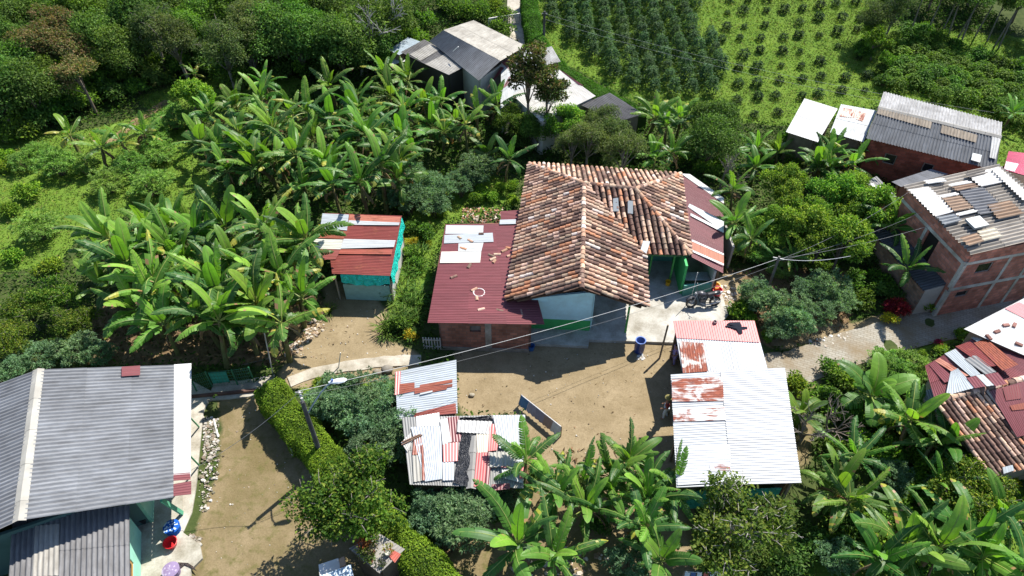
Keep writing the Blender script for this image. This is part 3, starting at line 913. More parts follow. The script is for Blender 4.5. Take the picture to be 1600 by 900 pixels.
# a low roof piece behind it
TM = thing('shed', 'small dark red and silver roofed lean-to behind the brick outbuilding', 'shed', (.2, 34.5, 0))
def behind():
    q = [at(782, 330, 2.3), at(812, 328, 2.3), at(812, 350, 2.2), at(783, 349, 2.2)]
    roof(TM, q, MAROON, 'h'); posts(TM, inset(q, .2), 0)
behind()
def loose_tiles():
    r = random.Random(5)
    for x, y in ((718, 372), (735, 377), (752, 366), (733, 416), (741, 453), (745, 467), (781, 486), (794, 388), (797, 400), (770, 405), (772, 409), (788, 392), (752, 484), (709, 433), (815, 489), (828, 485), (836, 488), (818, 495), (840, 497), (768, 400), (777, 398), (724, 389)):
        p = onplane(x, y, PLB, .04); mb = MB(); a = r.uniform(-.6, .6) if r.random() < .6 else r.uniform(0, 3.14)
        ln = r.choice((.4, .42, .3)); d = np.array([math.cos(a), math.sin(a), 0]); s = np.array([-d[1], d[0], 0]); K = 6
        vs = []
        for rr in (.10, .085):
            for t in (-ln/2, ln/2):
                for k in range(K+1): vs.append(p+d*t+s*rr*math.cos(math.pi*k/K)+np.array([0, 0, rr*math.sin(math.pi*k/K)]))
        n = K+1
        fs = [(k, k+1, n+k+1, n+k) for k in range(K)]+[(2*n+k+1, 2*n+k, 3*n+k, 3*n+k+1) for k in range(K)]+[(k, 2*n+k, 2*n+k+1, k+1) for k in range(K)]+[(n+k, n+k+1, 3*n+k+1, 3*n+k) for k in range(K)]
        mb.add(vs, fs, tile_col(r))
        tag(mb.build('roof_tile', 'clay_tile'), 'loose curved clay tile lying on the dark red roof of the brick outbuilding', 'roof tile', 'loose clay tiles on the dark red roof')
loose_tiles()
def hoop():
    p = onplane(748.5, 457, PLB, .06); mb = MB(); n = PLB[1]; s = unit(np.cross(n, [0, 1, 0])); u = np.cross(n, s)
    tube(mb, [p+(s*math.cos(t)+u*math.sin(t))*.31 for t in np.linspace(0, 2*math.pi, 29)], .035, (.75, .72, .68), 6)
    tag(mb.build('hoop', 'plastic'), 'pale ring lying on the dark red metal roof of the brick outbuilding', 'hoop')
hoop()

# ------------------------------------------------------------------ tarpaulin shed among the bananas
TS = thing('tarp_shed', 'small shed with rusty and white roof sheets and a turquoise tarpaulin skirt', 'shed', at(560, 420, 0))
def tarp_shed():
    q = [at(507, 333, 2.7), at(628, 337, 2.7), at(610, 431, 2.2), at(519, 428, 2.2)]
    rf = roof(TS, q, (.22, .05, .04, .45), 'h', var=.05)
    C = lambda *p: [(400+x/2.8125, 280+y/2.8125) for x, y in p]
    pl = plane(q[0], q[1], q[3])
    patches(rf, pl, [(C((292, 150), (408, 155), (400, 225), (282, 215)), SILVER, 'h'), (C((410, 155), (636, 165), (632, 190), (408, 182)), (.42, .15, .10, .5), 'h', .01), (C((408, 180), (632, 190), (628, 202), (405, 200)), PALE, 'h', .02),
        (C((280, 222), (398, 228), (385, 262), (262, 258)), (.42, .13, .07, .55), 'h', .01), (C((385, 262), (614, 268), (606, 298), (370, 305)), PALE, 'h', .03),
        (C((255, 262), (382, 265), (372, 308), (250, 305)), (.52, .52, .46, .3), 'h', .02), (C((275, 305), (375, 308), (350, 352), (262, 355)), (.25, .07, .06, .4), 'h', .005),
        (C((245, 305), (275, 306), (268, 345), (250, 345)), PALE, 'h', .0), (C((372, 308), (600, 308), (596, 330), (362, 328)), (.34, .09, .06, .5), 'h', .01)])
    ins = inset(q, .12)
    posts(TS, ins, 0, (.33, .29, .23), .09)
    TQ = (.02, .66, .53)
    def drape(a, b, d0, d1, col, nm):
        mb = MB(); n = 14; vs = []
        w = unit(np.cross(b-a, [0, 0, 1]))
        for i in range(n+1):
            p = a+(b-a)*i/n; d = d0+(d1-d0)*math.sin(math.pi*i/n)
            for k in range(4): vs.append(p-np.array([0, 0, .05+d*k/3])+w*(.05*math.sin(i*1.9)*k/3+.03*k))
        mb.add(vs, [(i*4+k, i*4+k+1, i*4+k+5, i*4+k+4) for i in range(n) for k in range(3)], col); mb.build(nm, 'tarp', TS)
    A, B, C_, D = ins
    drape(D+(C_-D)*.12+(0, -.1, .02), C_+(.05, -.1, .02), .55, .78, TQ, 'tarpaulin')
    drape(C_+(.12, -.05, .02), B+(.12, 0, .02), .75, 1.0, TQ, 'tarpaulin')
    wall(TS, D[:2]+(.35, .05), C_[:2]+(-.1, .05), 0, 1.25, None, (.30, .50, .46), 'cloth', .05, 'cloth_wall')
    wall(TS, C_[:2]+(.02, .2), B[:2]+(.02, -.2), 0, 1.6, None, (.55, .55, .52), 'cloth', .05, 'cloth_wall')
    wall(TS, A[:2], B[:2], 0, 2.4, None, (.12, .09, .06), 'wood', .06, 'plank_wall')
tarp_shed()

# ------------------------------------------------------------------ grey farmhouse bottom left
GH = thing('grey_house', 'long low house with a ridged grey fibre cement roof edged in white sheets', 'house', (-19, 17, 0))
def grey_house():
    R1, R2 = at(60, 578, 4.1), at(30, 814, 4.1)
    E1, E2 = at(272, 570, 2.75), at(271, 777, 2.75)
    rf = roof(GH, [R1, E1, E2, R2], CEM, 'h', 'cement_sheet', period=.215, amp=.036, sheet=1.05, slen=2.3, var=.08)
    L1, L2 = 2*R1-E1, 2*R2-E2; L1[2] = L2[2] = 2.75
    mb = MB(); corr(mb, R1, R2, L2, L1, (.215, .225, .24, .28), .215, .036, 0, 1.05, 2.3); mb.build('roof', 'cement_sheet', GH)
    mb = MB()
    d = unit(E1-R1); d2 = unit(L1-R1); ax = unit(R2-R1)
    n = 9
    for i in range(n):
        a, b = R1+(R2-R1)*i/n-ax*.03, R1+(R2-R1)*(i+1)/n+ax*.03
        h = np.array([0, 0, .05+.008*(i % 2)])
        mb.add([a+d2*.26+h, a+h*1.8, a+d*.26+h, b+d2*.26+h, b+h*1.8, b+d*.26+h], [(0, 1, 4, 3), (1, 2, 5, 4)], jit((.42, .405, .36, .3), .06))
    mb.build('ridge_cap', 'cement_sheet', rf)
    pl = plane(R1, E1, R2)
    o1, o2 = at(299, 568, 2.55), at(299, 748, 2.55)
    mb = MB(); w1 = at(271.5, 569.5, 2.72); w2 = at(271, 750, 2.72)
    corr(mb, w1, at(299, 568, 2.52), at(298, 746, 2.52), at(271, 748, 2.72), WHITE, .13, .014, .02) if False else corr(mb, at(271, 748, 2.70), w1-(0, 0, .02), at(299, 568, 2.52), at(298, 746, 2.52), WHITE, .13, .014, .02)
    mb.build('roofing_sheet', 'sheet', rf)
    for a, b, c, e in (((271, 752), (271, 741), (297, 739), (298, 750)), ((271, 776), (271, 757), (299, 752), (299, 773))):
        mb = MB(); corr(mb, at(*a, 2.70), at(*b, 2.70), at(*c, 2.53), at(*e, 2.53), MAROON, .13, .014, .03); mb.build('roofing_sheet', 'sheet', rf)
    patches(rf, pl, [([(190, 573), (219, 571), (219, 586), (190, 588)], MAROON, 'h', .05)])
    # walls
    ins = inset([L1, E1, E2, L2], .45)
    A, B, C_, D = ins
    MINT = (.22, .46, .33)
    xb = B+(C_-B)*0; k = unit(np.append((C_-B)[:2], 0)); s = np.array([-1.0, 0, 0])
    wall(GH, A, B+s*1.3, 0, 2.7, None, MINT, 'paint'); wall(GH, B+s*1.3, C_+s*1.4, .1, 2.9, None, MINT, 'paint'); wall(GH, D, C_+s*1.4+k*(-.1), 0, 2.7, None, (.07, .13, .12), 'paint'); wall(GH, A, D, 0, 2.6, None, MINT, 'paint')  # front wall beside the annex: shade put into its darker colour
    # annex with its own roof, lower and running down to the front
    q = [at(20, 812, 2.5), at(203, 789, 2.5), at(204, 985, 2.15), at(8, 985, 2.15)]
    mb = MB(); corr(mb, *q, (.20, .20, .205, .32), .215, .036, 0, 1.05, 1.9); rf2 = mb.build('roof', 'cement_sheet', GH)
    pl2 = plane(q[0], q[1], q[3])
    patches(rf2, pl2, [([(55, 822), (93, 818), (92, 899), (50, 901)], CEML, 'v', .02, .215, 'cement_sheet')])
    i2 = inset(q, .12); i2[1] = i2[1]-(.4, 0, 0); i2[2] = i2[2]-(.4, 0, 0)
    wall(GH, i2[1]+(0, .1, 0), i2[2]+(0, .1, 0), .1, 2.35, 2.1, (.30, .62, .48), 'paint', hole=[(1.9, 2.8, .9, 1.9)])
    window(GH, i2[1]+(0, .1, 0), i2[2]+(0, .1, 0), 1.9, 2.8, .9, 1.9, (.5, .3, .1))
    wall(GH, i2[0]+(.1, 0, 0), i2[3]+(.1, 0, 0), 0, 2.35, 2.1, MINT, 'paint')
    mb = MB(); bar(mb, at(252, 781, 2.5), at(285, 802, .12), .1, .18, (.12, .40, .25)); mb.build('post', 'wood', GH)
    for y in (645, 705):
        p = at(290, y, 2.45); mb = MB(); bar(mb, p, at(311, y+22, .1), .06, .06, (.10, .30, .16)); mb.build('post', 'wood', GH)
grey_house()
mb = MB(); slab(mb, [at(x, y, .1)[:2] for x, y in ((180, 770), (285, 770), (286, 832), (312, 850), (316, 872), (298, 890), (300, 990), (150, 990))], -.2, .1, (.44, .42, .36)); struct(mb.build('pavement', 'concrete'))
mb = MB(); slab(mb, [at(x, y, .06)[:2] for x, y in ((255, 600), (302, 596), (332, 612), (318, 640), (312, 700), (306, 760), (300, 800), (287, 830), (270, 830), (255, 760))], -.2, .06, (.47, .44, .38)); struct(mb.build('pavement', 'concrete'))

# ------------------------------------------------------------------ sheds in the middle
SR = thing('shed', 'narrow shed roofed in silver sheets with rusty strips beside the dirt yard', 'shed', at(665, 615, 0))
def shed_silver():
    q = [at(617, 581, 2.3), at(713, 562, 2.3), at(715, 646, 1.95), at(621, 656, 1.95)]
    rf = roof(SR, q, SILVER, 'h', var=.05); pl = plane(q[0], q[1], q[3])
    C = lambda *p: [(600+x/3.461, 500+y/3.461) for x, y in p]
    patches(rf, pl, [(C((62, 280), (90, 277), (85, 400), (57, 405)), PINK, 'v'), (C((85, 345), (165, 338), (165, 385), (82, 402)), RUST, 'h', .01), (C((195, 350), (370, 320), (370, 338), (192, 368)), RUST, 'h', .01),
        (C((165, 368), (370, 345), (370, 360), (165, 400)), RUST, 'h', .015), (C((250, 380), (340, 362), (340, 375), (235, 395)), RUST, 'h', .02), (C((165, 505), (388, 448), (392, 505), (160, 525)), (.24, .055, .04, .5), 'h', .01),
        (C((195, 395), (262, 380), (262, 390), (195, 405)), PALE, 'h', .03)])
    ins = shell(SR, q, .2, 0, {0: ('wood', (.16, .12, .08)), 2: ('wood', (.15, .11, .07)), 1: ('wood', (.17, .13, .09)), 3: ('wood', (.16, .12, .08))})
shed_silver()
PS = thing('patchwork_shed', 'shed roofed with a patchwork of silver, pink, white and maroon sheets and black plastic', 'shed', at(720, 715, 0))
def patch_shed():
    q = [at(628, 652, 2.3), at(821, 648, 2.3), at(818, 763, 2.0), at(640, 757, 2.0)]
    rf = roof(PS, q, (.30, .30, .29, .35), 'v', var=.2); pl = plane(q[0], q[1], q[3])
    C = lambda *p: [(440+x/3, 600+y/3) for x, y in p]
    patches(rf, pl, [(C((630, 152), (740, 133), (742, 195), (632, 200)), WHITE, 'v'), (C((770, 158), (830, 150), (846, 270), (775, 272)), MAROON, 'v', .01),
        (C((605, 202), (750, 196), (752, 445), (672, 457)), (.42, .455, .50, .14), 'v', .03), (C((560, 275), (608, 225), (605, 290), (590, 320)), (.45, .44, .42, .3), 'v', .01),
        (C((622, 240), (660, 236), (660, 330), (612, 332)), RUST, 'v', .02), (C((612, 335), (662, 332), (670, 452), (618, 460)), CEML, 'v', .0, .177), (C((655, 285), (664, 285), (672, 450), (660, 452)), RUST, 'v', .06),
        (C((742, 168), (778, 160), (795, 270), (755, 285)), WHITE, 'v', .06), (C((755, 280), (828, 272), (826, 360), (758, 366)), (.62, .22, .21, .1), 'v', .05), (C((752, 366), (808, 362), (808, 450), (755, 452)), (.42, .455, .50, .14), 'v', .02),
        (C((825, 168), (988, 175), (972, 235), (822, 225)), (.55, .54, .52, .1), 'v', .06, .177), (C((912, 236), (972, 236), (966, 320), (918, 322)), (.58, .52, .43, .1), 'v', .05),
        (C((915, 320), (965, 320), (952, 482), (900, 480)), (.52, .12, .12, .15), 'v', .04), (C((972, 186), (1030, 190), (1010, 310), (968, 315)), PINK, 'v', .03), (C((965, 318), (985, 318), (972, 470), (955, 475)), MAROON, 'v', .06),
        (C((990, 146), (1142, 146), (1142, 300), (1020, 300)), (.45, .47, .49, .3), 'v', .05), (C((975, 320), (1100, 318), (1100, 385), (975, 390)), CEML, 'v', .07, .177), (C((1030, 385), (1135, 300), (1130, 465), (1035, 440)), (.44, .46, .48, .25), 'v', .03),
        (C((1028, 385), (1068, 383), (1068, 392), (1030, 394)), MAROON, 'v', .1), (C((985, 470), (1070, 465), (1070, 492), (980, 500)), MAROON, 'v', .03), (C((1112, 390), (1136, 385), (1134, 440), (1115, 448)), PINK, 'v', .09)])
    def sheet_plastic(px, nm):
        mb = MB(); A, B, C_, D = [onplane(x, y, pl, .055) for x, y in px]; n = 16; r = random.Random(3); vs = []
        for i in range(n+1):
            for j in range(n+1):
                s, t = i/n, j/n; p = A+(B-A)*s+((D+(C_-D)*s)-(A+(B-A)*s))*t
                vs.append(p+pl[1]*(r.uniform(0, .05)+.025*math.sin(s*9+t*14)))
        mb.add(vs, [(i*(n+1)+j, i*(n+1)+j+1, (i+1)*(n+1)+j+1, (i+1)*(n+1)+j) for i in range(n) for j in range(n)], (.022, .023, .028)); mb.build(nm, 'tarp', rf)
    sheet_plastic(C((845, 235), (900, 232), (890, 488), (805, 465)), 'plastic_sheet'); sheet_plastic(C((835, 160), (985, 150), (988, 178), (835, 172)), 'plastic_sheet')
    mb = MB(); a, b = [onplane(x, y, pl, .12) for x, y in C((905, 242), (888, 485))]; s = unit(np.cross(b-a, pl[1]))
    for i in range(3):
        p, e = a+(b-a)*i/3, a+(b-a)*(i+1.05)/3
        mb.add([p-s*.22-pl[1]*.06, p+pl[1]*.04, p+s*.22-pl[1]*.06, e-s*.22-pl[1]*.06, e+pl[1]*.04, e+s*.22-pl[1]*.06], [(0, 1, 4, 3), (1, 2, 5, 4)], jit((.33, .32, .3, .3), .1))
    mb.build('ridge_cap', 'cement_sheet', rf)
    for a, b in (((562, 285), (660, 238)), ((565, 272), (650, 236))):
        mb = MB(); bar(mb, onplane(*C(a)[0], pl, .12), onplane(*C(b)[0], pl, .12), .05, .04, (.2, .12, .08)); mb.build('batten', 'wood', rf)
    shell(PS, q, .25, 0, {0: ('wood', (.13, .10, .07)), 2: ('wood', (.10, .08, .055)), 1: ('wood', (.14, .11, .08)), 3: ('wood', (.13, .1, .07))})
patch_shed()
PK = thing('shed', 'shed with a pink upper roof strip and white and rusty sheets below it', 'shed', at(1120, 560, 0))
def pink_shed():
    q = [at(1052, 502, 2.75), at(1179, 502, 2.75), at(1200, 578, 2.45), at(1067, 586, 2.45)]
    rf = roof(PK, q, (.44, .465, .50, .14), 'v', var=.28, sheet=.75, slen=9); pl = plane(q[0], q[1], q[3])
    patches(rf, pl, [([(1052, 501), (1179, 501), (1188, 535), (1057, 528)], PINK, 'v'), ([(1061, 533), (1099, 536), (1106, 580), (1067, 583)], (.48, .45, .42, .56), 'v', .02)])
    ins = shell(PK, q, .25, 0, {0: ('wood', (.14, .11, .08)), 1: ('wood', (.15, .11, .08))})
    posts(PK, [ins[0], ins[3]], 0)
    mb = MB(); a = q[0]; bar(mb, a+(-.2, .1, -.4), (a[0]-.35, a[1]-.2, 0), .09, .09, (.22, .17, .12)); mb.build('post', 'wood', PK)
    return pl
PLP = pink_shed()
WS = thing('white_roof_shed', 'open sided shed under a large white metal roof with rust in one corner', 'shed', at(1150, 690, 0))
def white_shed():
    q = [at(1048, 585, 2.9), at(1226, 575, 2.9), at(1252, 755, 2.55), at(1057, 762, 2.55)]
    m0, m1 = at(1129, 580, 2.9), at(1144, 758, 2.55)
    rf = roof(WS, [q[0], m0, m1, q[3]], (.38, .405, .435, .22), 'h', var=.10, sheet=.8, slen=9)
    mb = MB(); corr(mb, m1, m0-unit(q[1]-m0)*.12, q[1], q[2], (.43, .447, .47, .17), .13, .016, .035, .8, 9, .10); mb.build('roofing_sheet', 'sheet', rf)
    pl = plane(q[0], q[1], q[3])
    C = lambda *p: [(980+x/2.647, 460+y/2.647) for x, y in p]
    patches(rf, pl, [(C((184, 350), (395, 340), (400, 440), (186, 444)), (.50, .49, .48, .56), 'h', .02), (C((188, 472), (402, 462), (408, 520), (192, 526)), (.5, .5, .5, .5), 'h', .02), (C((205, 628), (425, 622), (430, 775), (208, 790)), (.40, .42, .46, .25), 'h', .01), (C((340, 705), (425, 700), (427, 728), (345, 732)), (.42, .44, .47, .5), 'h', .025)])
    ins = inset(q, .3)
    posts(WS, ins+[(ins[0]+ins[3])/2, (ins[1]+ins[2])/2], 0, (.2, .16, .12), .12)
    wall(WS, ins[1][:2]+(0, -.2), ins[2][:2]+(0, .2), 0, 1.7, None, (.15, .11, .08), 'wood', .06, 'plank_wall')
    wall(WS, ins[3][:2]+(.3, .1), ins[2][:2]+(-.2, .1), 0, 1.5, None, (.03, .30, .20), 'tarp', .04, 'tarpaulin')
    wall(WS, ins[0][:2]+(1.6, -.1), ins[1][:2]+(-.1, -.1), 0, 2.2, None, (.14, .11, .08), 'wood', .06, 'plank_wall')
white_shed()

# ------------------------------------------------------------------ small roofs at the bottom edge
TK = thing('hut', 'tiny grey roofed hut beside the hedge with potted plants on its roof', 'hut', at(590, 865, 0))
def tiny_hut():
    C = lambda *p: [(440+x/6.667, 800+y/6.667) for x, y in p]
    q = [at(x, y, 1.9) for x, y in C((700, 380), (1000, 212), (1285, 388), (1020, 640))]
    rf = roof(TK, q, (.36, .34, .31, .38), 'h', 'cement_sheet', period=.177, amp=.026)
    pl = plane(q[0], q[1], q[3])
    patches(rf, pl, [(C((1065, 400), (1130, 375), (1245, 440), (1180, 530)), (.42, .10, .07, .35), 'h')])
    shell(TK, q, .15, 0, {0: ('wood', (.13, .1, .07)), 1: ('wood', (.13, .1, .07)), 2: ('wood', (.13, .1, .07)), 3: ('wood', (.13, .1, .07))})
    r = random.Random(9)
    for i, (x, y, c) in enumerate(((900, 350, (.25, .14, .03)), (980, 325, (.16, .24, .03)), (860, 380, (.30, .10, .03)), (890, 440, (.13, .19, .03)), (850, 440, (.09, .14, .03)), (950, 440, (.14, .13, .07)), (1110, 440, (.16, .17, .05)), (930, 520, (.12, .18, .04)), (1060, 540, (.06, .08, .03)), (880, 500, (.15, .16, .08)))):
        p = onplane(*C((x, y))[0], pl, .03)
        t = thing('potted_plant', 'small potted plant standing on the roof of the tiny hut by the hedge', 'potted plant', p, 'potted plants on the tiny hut roof')
        mb = MB(); lathe(mb, p, [(.02, .0), (.10, 0), (.13, .17), (.11, .17), (.10, .13), (0, .13)], r.choice(((.3, .12, .07), (.05, .05, .05), (.5, .48, .42))), 10); mb.build('pot', 'plastic', t)
        k = np.random.default_rng(i); lo = [(np.array([0, 0, .3])+k.normal(0, .07, 3), .16) for _ in range(3)]
        me = leafmesh('foliage', *lobes_leaves(k, lo, 60, .14, .05, [c, tuple(v*.7 for v in c)], -.2)); o = bpy.data.objects.new('foliage', me); COL.objects.link(o); o.parent = t
tiny_hut()
LH = thing('hut', 'low hut with a pale blue sheet roof and a white board at the bottom edge', 'hut', at(520, 900, 0))
def low_hut():
    C = lambda *p: [(440+x/6.667, 800+y/6.667) for x, y in p]
    q = [at(x, y, 1.7) for x, y in C((390, 668), (722, 545), (780, 800), (430, 930))]
    roof(LH, q, (.5, .6, .68, .1), 'v')
    shell(LH, q, .12, 0, {0: ('wood', (.4, .35, .3)), 1: ('wood', (.2, .15, .1)), 2: ('wood', (.2, .15, .1)), 3: ('wood', (.2, .15, .1))})
    mb = MB(); pts = [at(x, y, 1.45) for x, y in C((385, 548), (590, 480), (615, 590), (395, 665))]
    slab(mb, pts, 1.38, 1.45, (.78, .76, .72)); mb.build('board', 'paint', LH)
    mb = MB(); p = [at(x, y, 1.5) for x, y in C((600, 490), (650, 462), (672, 550), (610, 580))]; slab(mb, p, 1.38, 1.52, (.5, .33, .22)); mb.build('board', 'wood', LH)
low_hut()

# ------------------------------------------------------------------ two storey brick house on the right
BH = thing('brick_house', 'two storey bare brick house with a mixed corrugated roof above the paved road', 'house', (27, 32, 0))
def brick_house():
    Wc, S, N = at(1411, 290, 5.0), at(1518, 398, 5.0), at(1560, 257, 5.5)
    E = S+N-Wc
    q = [N, E, S, Wc]
    rf = roof(BH, q, (.36, .33, .29, .3), 'v', 'cement_sheet', period=.26, amp=.06, sheet=1.0, slen=2.0, var=.25)
    pl = plane(N, E, Wc)
    C = lambda *p: [(1380+x/3.333, 230+y/3.333) for x, y in p]
    c2 = 'cement_sheet'
    W_ = (.95, .93, .89, .0)
    patches(rf, pl, [(C((130, 220), (238, 205), (368, 335), (272, 362)), W_, 'h', .06, .26, c2), (C((210, 172), (312, 158), (330, 178), (232, 192)), W_, 'h', .06, .26, c2), (C((432, 140), (560, 112), (640, 178), (510, 205)), W_, 'h', .06, .26, c2), (C((340, 192), (440, 172), (465, 185), (352, 205)), W_, 'h', .06, .26, c2),
        (C((290, 250), (380, 233), (396, 246), (308, 264)), W_, 'h', .06, .26, c2), (C((378, 345), (478, 320), (496, 335), (395, 358)), W_, 'h', .06, .26, c2), (C((490, 435), (580, 415), (625, 465), (525, 490)), (.55, .50, .40, .1), 'h', .06, .26, c2),
        (C((390, 225), (520, 207), (640, 330), (505, 352)), (.20, .205, .22, .2), 'h', .06, .26, c2), (C((278, 362), (372, 345), (410, 380), (320, 405)), (.30, .32, .34, .2), 'h', .06, .26, c2), (C((425, 135), (520, 112), (545, 135), (450, 158)), (.22, .2, .18, .2), 'h', .11, .26, c2),
        (C((560, 112), (600, 100), (790, 270), (735, 280)), W_, 'h', .12, .26, c2), (C((540, 300), (660, 275), (735, 345), (600, 375)), (.34, .24, .17, .3), 'h', .08, .26, c2), (C((360, 205), (470, 185), (495, 205), (385, 228)), (.36, .25, .18, .3), 'h', .08, .26, c2), (C((310, 265), (400, 250), (470, 315), (370, 335)), (.36, .26, .19, .3), 'h', .08, .26, c2), (C((400, 470), (490, 445), (525, 490), (445, 515)), (.34, .24, .17, .3), 'h', .08, .26, c2)], c2)
    mb = MB(); p = onplane(*C((485, 398))[0], pl, .2); e = unit(E-N); f = unit(N-Wc)
    vs = [p+e*a*.42+f*b*.45+pl[1]*h for h in (0, .14) for a, b in ((-1, -1), (1, -1), (1, 1), (-1, 1))]
    mb.add(vs, [(4, 5, 6, 7), (0, 1, 5, 4), (1, 2, 6, 5), (2, 3, 7, 6), (3, 0, 4, 7)], (.24, .27, .29)); mb.build('roof_hatch', 'metal', rf)
    ins = inset(q, .28); n, e_, s, w = ins
    B = (.46, .205, .155); CN = (.50, .48, .44)
    z = 4.88
    Ls = np.linalg.norm((w-s)[:2]); Le = np.linalg.norm((e_-s)[:2])
    wall(BH, s, w, 0, z, None, B, 'brick', .16, hole=[(Ls*.36, Ls*.52, 2.1, 3.95)])
    mb = MB(); dd = unit(np.append((w-s)[:2], 0)); c = s[:2]+dd[:2]*Ls*.44; box(mb, (*c, 3.0), Ls*.15, .05, 1.8, (.02, .016, .014), math.atan2(dd[1], dd[0])); mb.build('door', 'wood', BH)  # near-black panel fills the doorway, the dark of the opening put into colour
    k = unit(np.append((e_-s)[:2], 0)); s2 = s[:2]+k[:2]*.09; e2 = e_[:2]-k[:2]*.09
    wall(BH, s2, e2, 0, z, None, B, 'brick', .16, hole=[(.9, 1.9, 3.15, 3.85), (.55, 1.35, 1.35, 1.8), (6.3, 7.2, 2.6, 3.4)])
    for h in ((.9, 1.9, 3.15, 3.85), (.55, 1.35, 1.35, 1.8), (6.3, 7.2, 2.6, 3.4)): window(BH, s2, e2, *h, col=(.2, .19, .18), glass=(.012, .013, .015), th=.16)
    wall(BH, w[:2]+(.1, .05), n[:2], 0, z, z+.4, B, 'brick', .16); wall(BH, n[:2]+(.1, -.1), e_[:2]+(.1, .1), 0, z+.3, None, B, 'brick', .16)
    def band(a, b, z0, z1, nm='beam', off=.1):
        d = unit(np.append((b-a)[:2], 0)); nn = np.array([d[1], -d[0], 0]); 
        mb = MB(); m = (np.array(a[:2])+np.array(b[:2]))/2
        box(mb, (m[0], m[1], (z0+z1)/2), np.linalg.norm((b-a)[:2])+.1, .20, z1-z0, CN, math.atan2(d[1], d[0])); mb.build(nm, 'concrete', BH)
    band(s, w, 3.98, 4.18); band(s+k*.02, e_, 4.0, 4.19); band(s+k*.02, e_, 2.02, 2.24)
    for u in (.0, 3.0, 4.6, 6.2): 
        p = s+k*u; mb = MB(); a = math.atan2(k[1], k[0])
        for za, zb in ((0, 2.015), (2.245, 3.995)): box(mb, (p[0], p[1], (za+zb)/2), .2, .215, zb-za-.01, CN, a)
        mb.build('column', 'concrete', BH)
    p = s+dd*Ls*.56; mb = MB(); box(mb, (p[0], p[1], 2.0), .2, .215, 3.9, CN, math.atan2(dd[1], dd[0])); mb.build('column', 'concrete', BH)
    # lean-to along its side
    nn = np.array([-dd[1], dd[0], 0]); nn = nn if nn[0] < 0 else -nn
    a, b = s+dd*.2+nn*.11, w+nn*.11; a = np.array([a[0], a[1], 2.35]); b = np.array([b[0], b[1], 2.35])
    c, d = b+nn*1.35, a+nn*1.35; c[2] = d[2] = 2.05
    mb = MB(); corr(mb, b, a, d, c, (.085, .09, .10, .2), .2, .03); mb.build('awning', c2, BH)
    wall(BH, d-nn*.1-dd*.0, d-nn*.1+dd*4.8, 0, 1.95, None, (.30, .2, .15), 'brick', .12)
    wall(BH, a+nn*.02+dd*.1, d-nn*.18+dd*.1, 0, 2.2, 1.95, (.45, .43, .40), 'paint', .1)
brick_house()
GB = thing('brick_house', 'single storey brick house with a grey corrugated ridge roof behind the two storey house', 'house', (30, 44, 0))
def back_house():
    R1, R2 = at(1372, 168, 4.2), at(1564, 214, 4.2); F1, F2 = at(1353, 216, 3.1), at(1556, 266, 3.1)
    B1 = 2*R1-F1; B2 = 2*R2-F2
    B1[2] = B2[2] = 3.3; b1 = at(1381, 143, 3.5); b2 = at(1566, 191, 3.5)
    c2 = 'cement_sheet'
    rf = roof(GB, [R1, R2, F2, F1], (.16, .17, .185, .25), 'v', c2, period=.2, amp=.034, sheet=1.0, slen=1.9, var=.1)  # front slope turned from the sun: shade put into the darker grey
    mb = MB(); corr(mb, R2, R1, b1, b2, (.36, .36, .36, .2), .2, .034, 0, 1, 1.9, .1); mb.build('roof', c2, GB)  # back slope facing the sun: its light put into a paler grey
    pl = plane(R1, R2, F1); X = lambda *p: [(1180+x/3, y/3) for x, y in p]
    patches(rf, pl, [(X((578, 505), (830, 570), (822, 603), (570, 532)), (.33, .28, .22, .4), 'v', 0, .2, c2), (X((875, 585), (1042, 632), (1035, 668), (868, 622)), (.33, .28, .22, .4), 'v', 0, .2, c2), (X((585, 490), (572, 520), (535, 600), (525, 640)), CEML, 'v', .0, .2, c2), (X((1110, 640), (1152, 650), (1128, 745), (1098, 738)), (.6, .6, .58, .1), 'v', 0, .2, c2)])
    mb = MB(); q = [onplane(x, y, pl, .08) for x, y in X((1018, 720), (1060, 730), (1052, 765), (1010, 752))]; mb.add(q+[p+pl[1]*.08 for p in q], [(4, 5, 6, 7), (0, 1, 5, 4), (1, 2, 6, 5), (2, 3, 7, 6), (3, 0, 4, 7)], (.4, .45, .46)); mb.build('roof_hatch', 'metal', rf)
    ridge = MB(); ax = unit(R2-R1)
    for i in range(8):
        a, b = R1+(R2-R1)*i/8, R1+(R2-R1)*(i+1.03)/8; d1 = unit(F1-R1)*.2; d0 = unit(b1-R1)*.2; h = np.array([0, 0, .06])
        ridge.add([a+d0+h, a+h*1.6, a+d1+h, b+d0+h, b+h*1.6, b+d1+h], [(0, 1, 4, 3), (1, 2, 5, 4)], jit(CEML, .1))
    ridge.build('ridge_cap', c2, rf)
    ins = inset([b1, b2, F2, F1], .4)
    B = (.34, .12, .085)
    f1, f2 = ins[3], ins[2]
    L = np.linalg.norm((f2-f1)[:2])
    hs = [(1.2, 2.0, 1.4, 2.2), (L*.5, L*.5+.7, 1.5, 2.2), (L-1.6, L-.6, 0, 2.1)]
    wall(GB, f1, f2, 0, 2.95, None, B, 'brick', hole=hs)
    for h in hs[:2]: window(GB, f1, f2, *h)
    mb = MB(); dd = unit((f2-f1)[:2]); c = f1[:2]+dd*(L-1.1); box(mb, (*c, 1.05), .96, .05, 2.05, (.03, .025, .02), math.atan2(dd[1], dd[0])); mb.build('door', 'wood', GB)
    for i, (a, b) in enumerate(((ins[0], f1), (ins[1], ins[0]), (f2, ins[1]))): wall(GB, a[:2]+unit((b-a)[:2])*.1, b[:2]-unit((b-a)[:2])*.1, 0, 3.1, None, B, 'brick')
back_house()

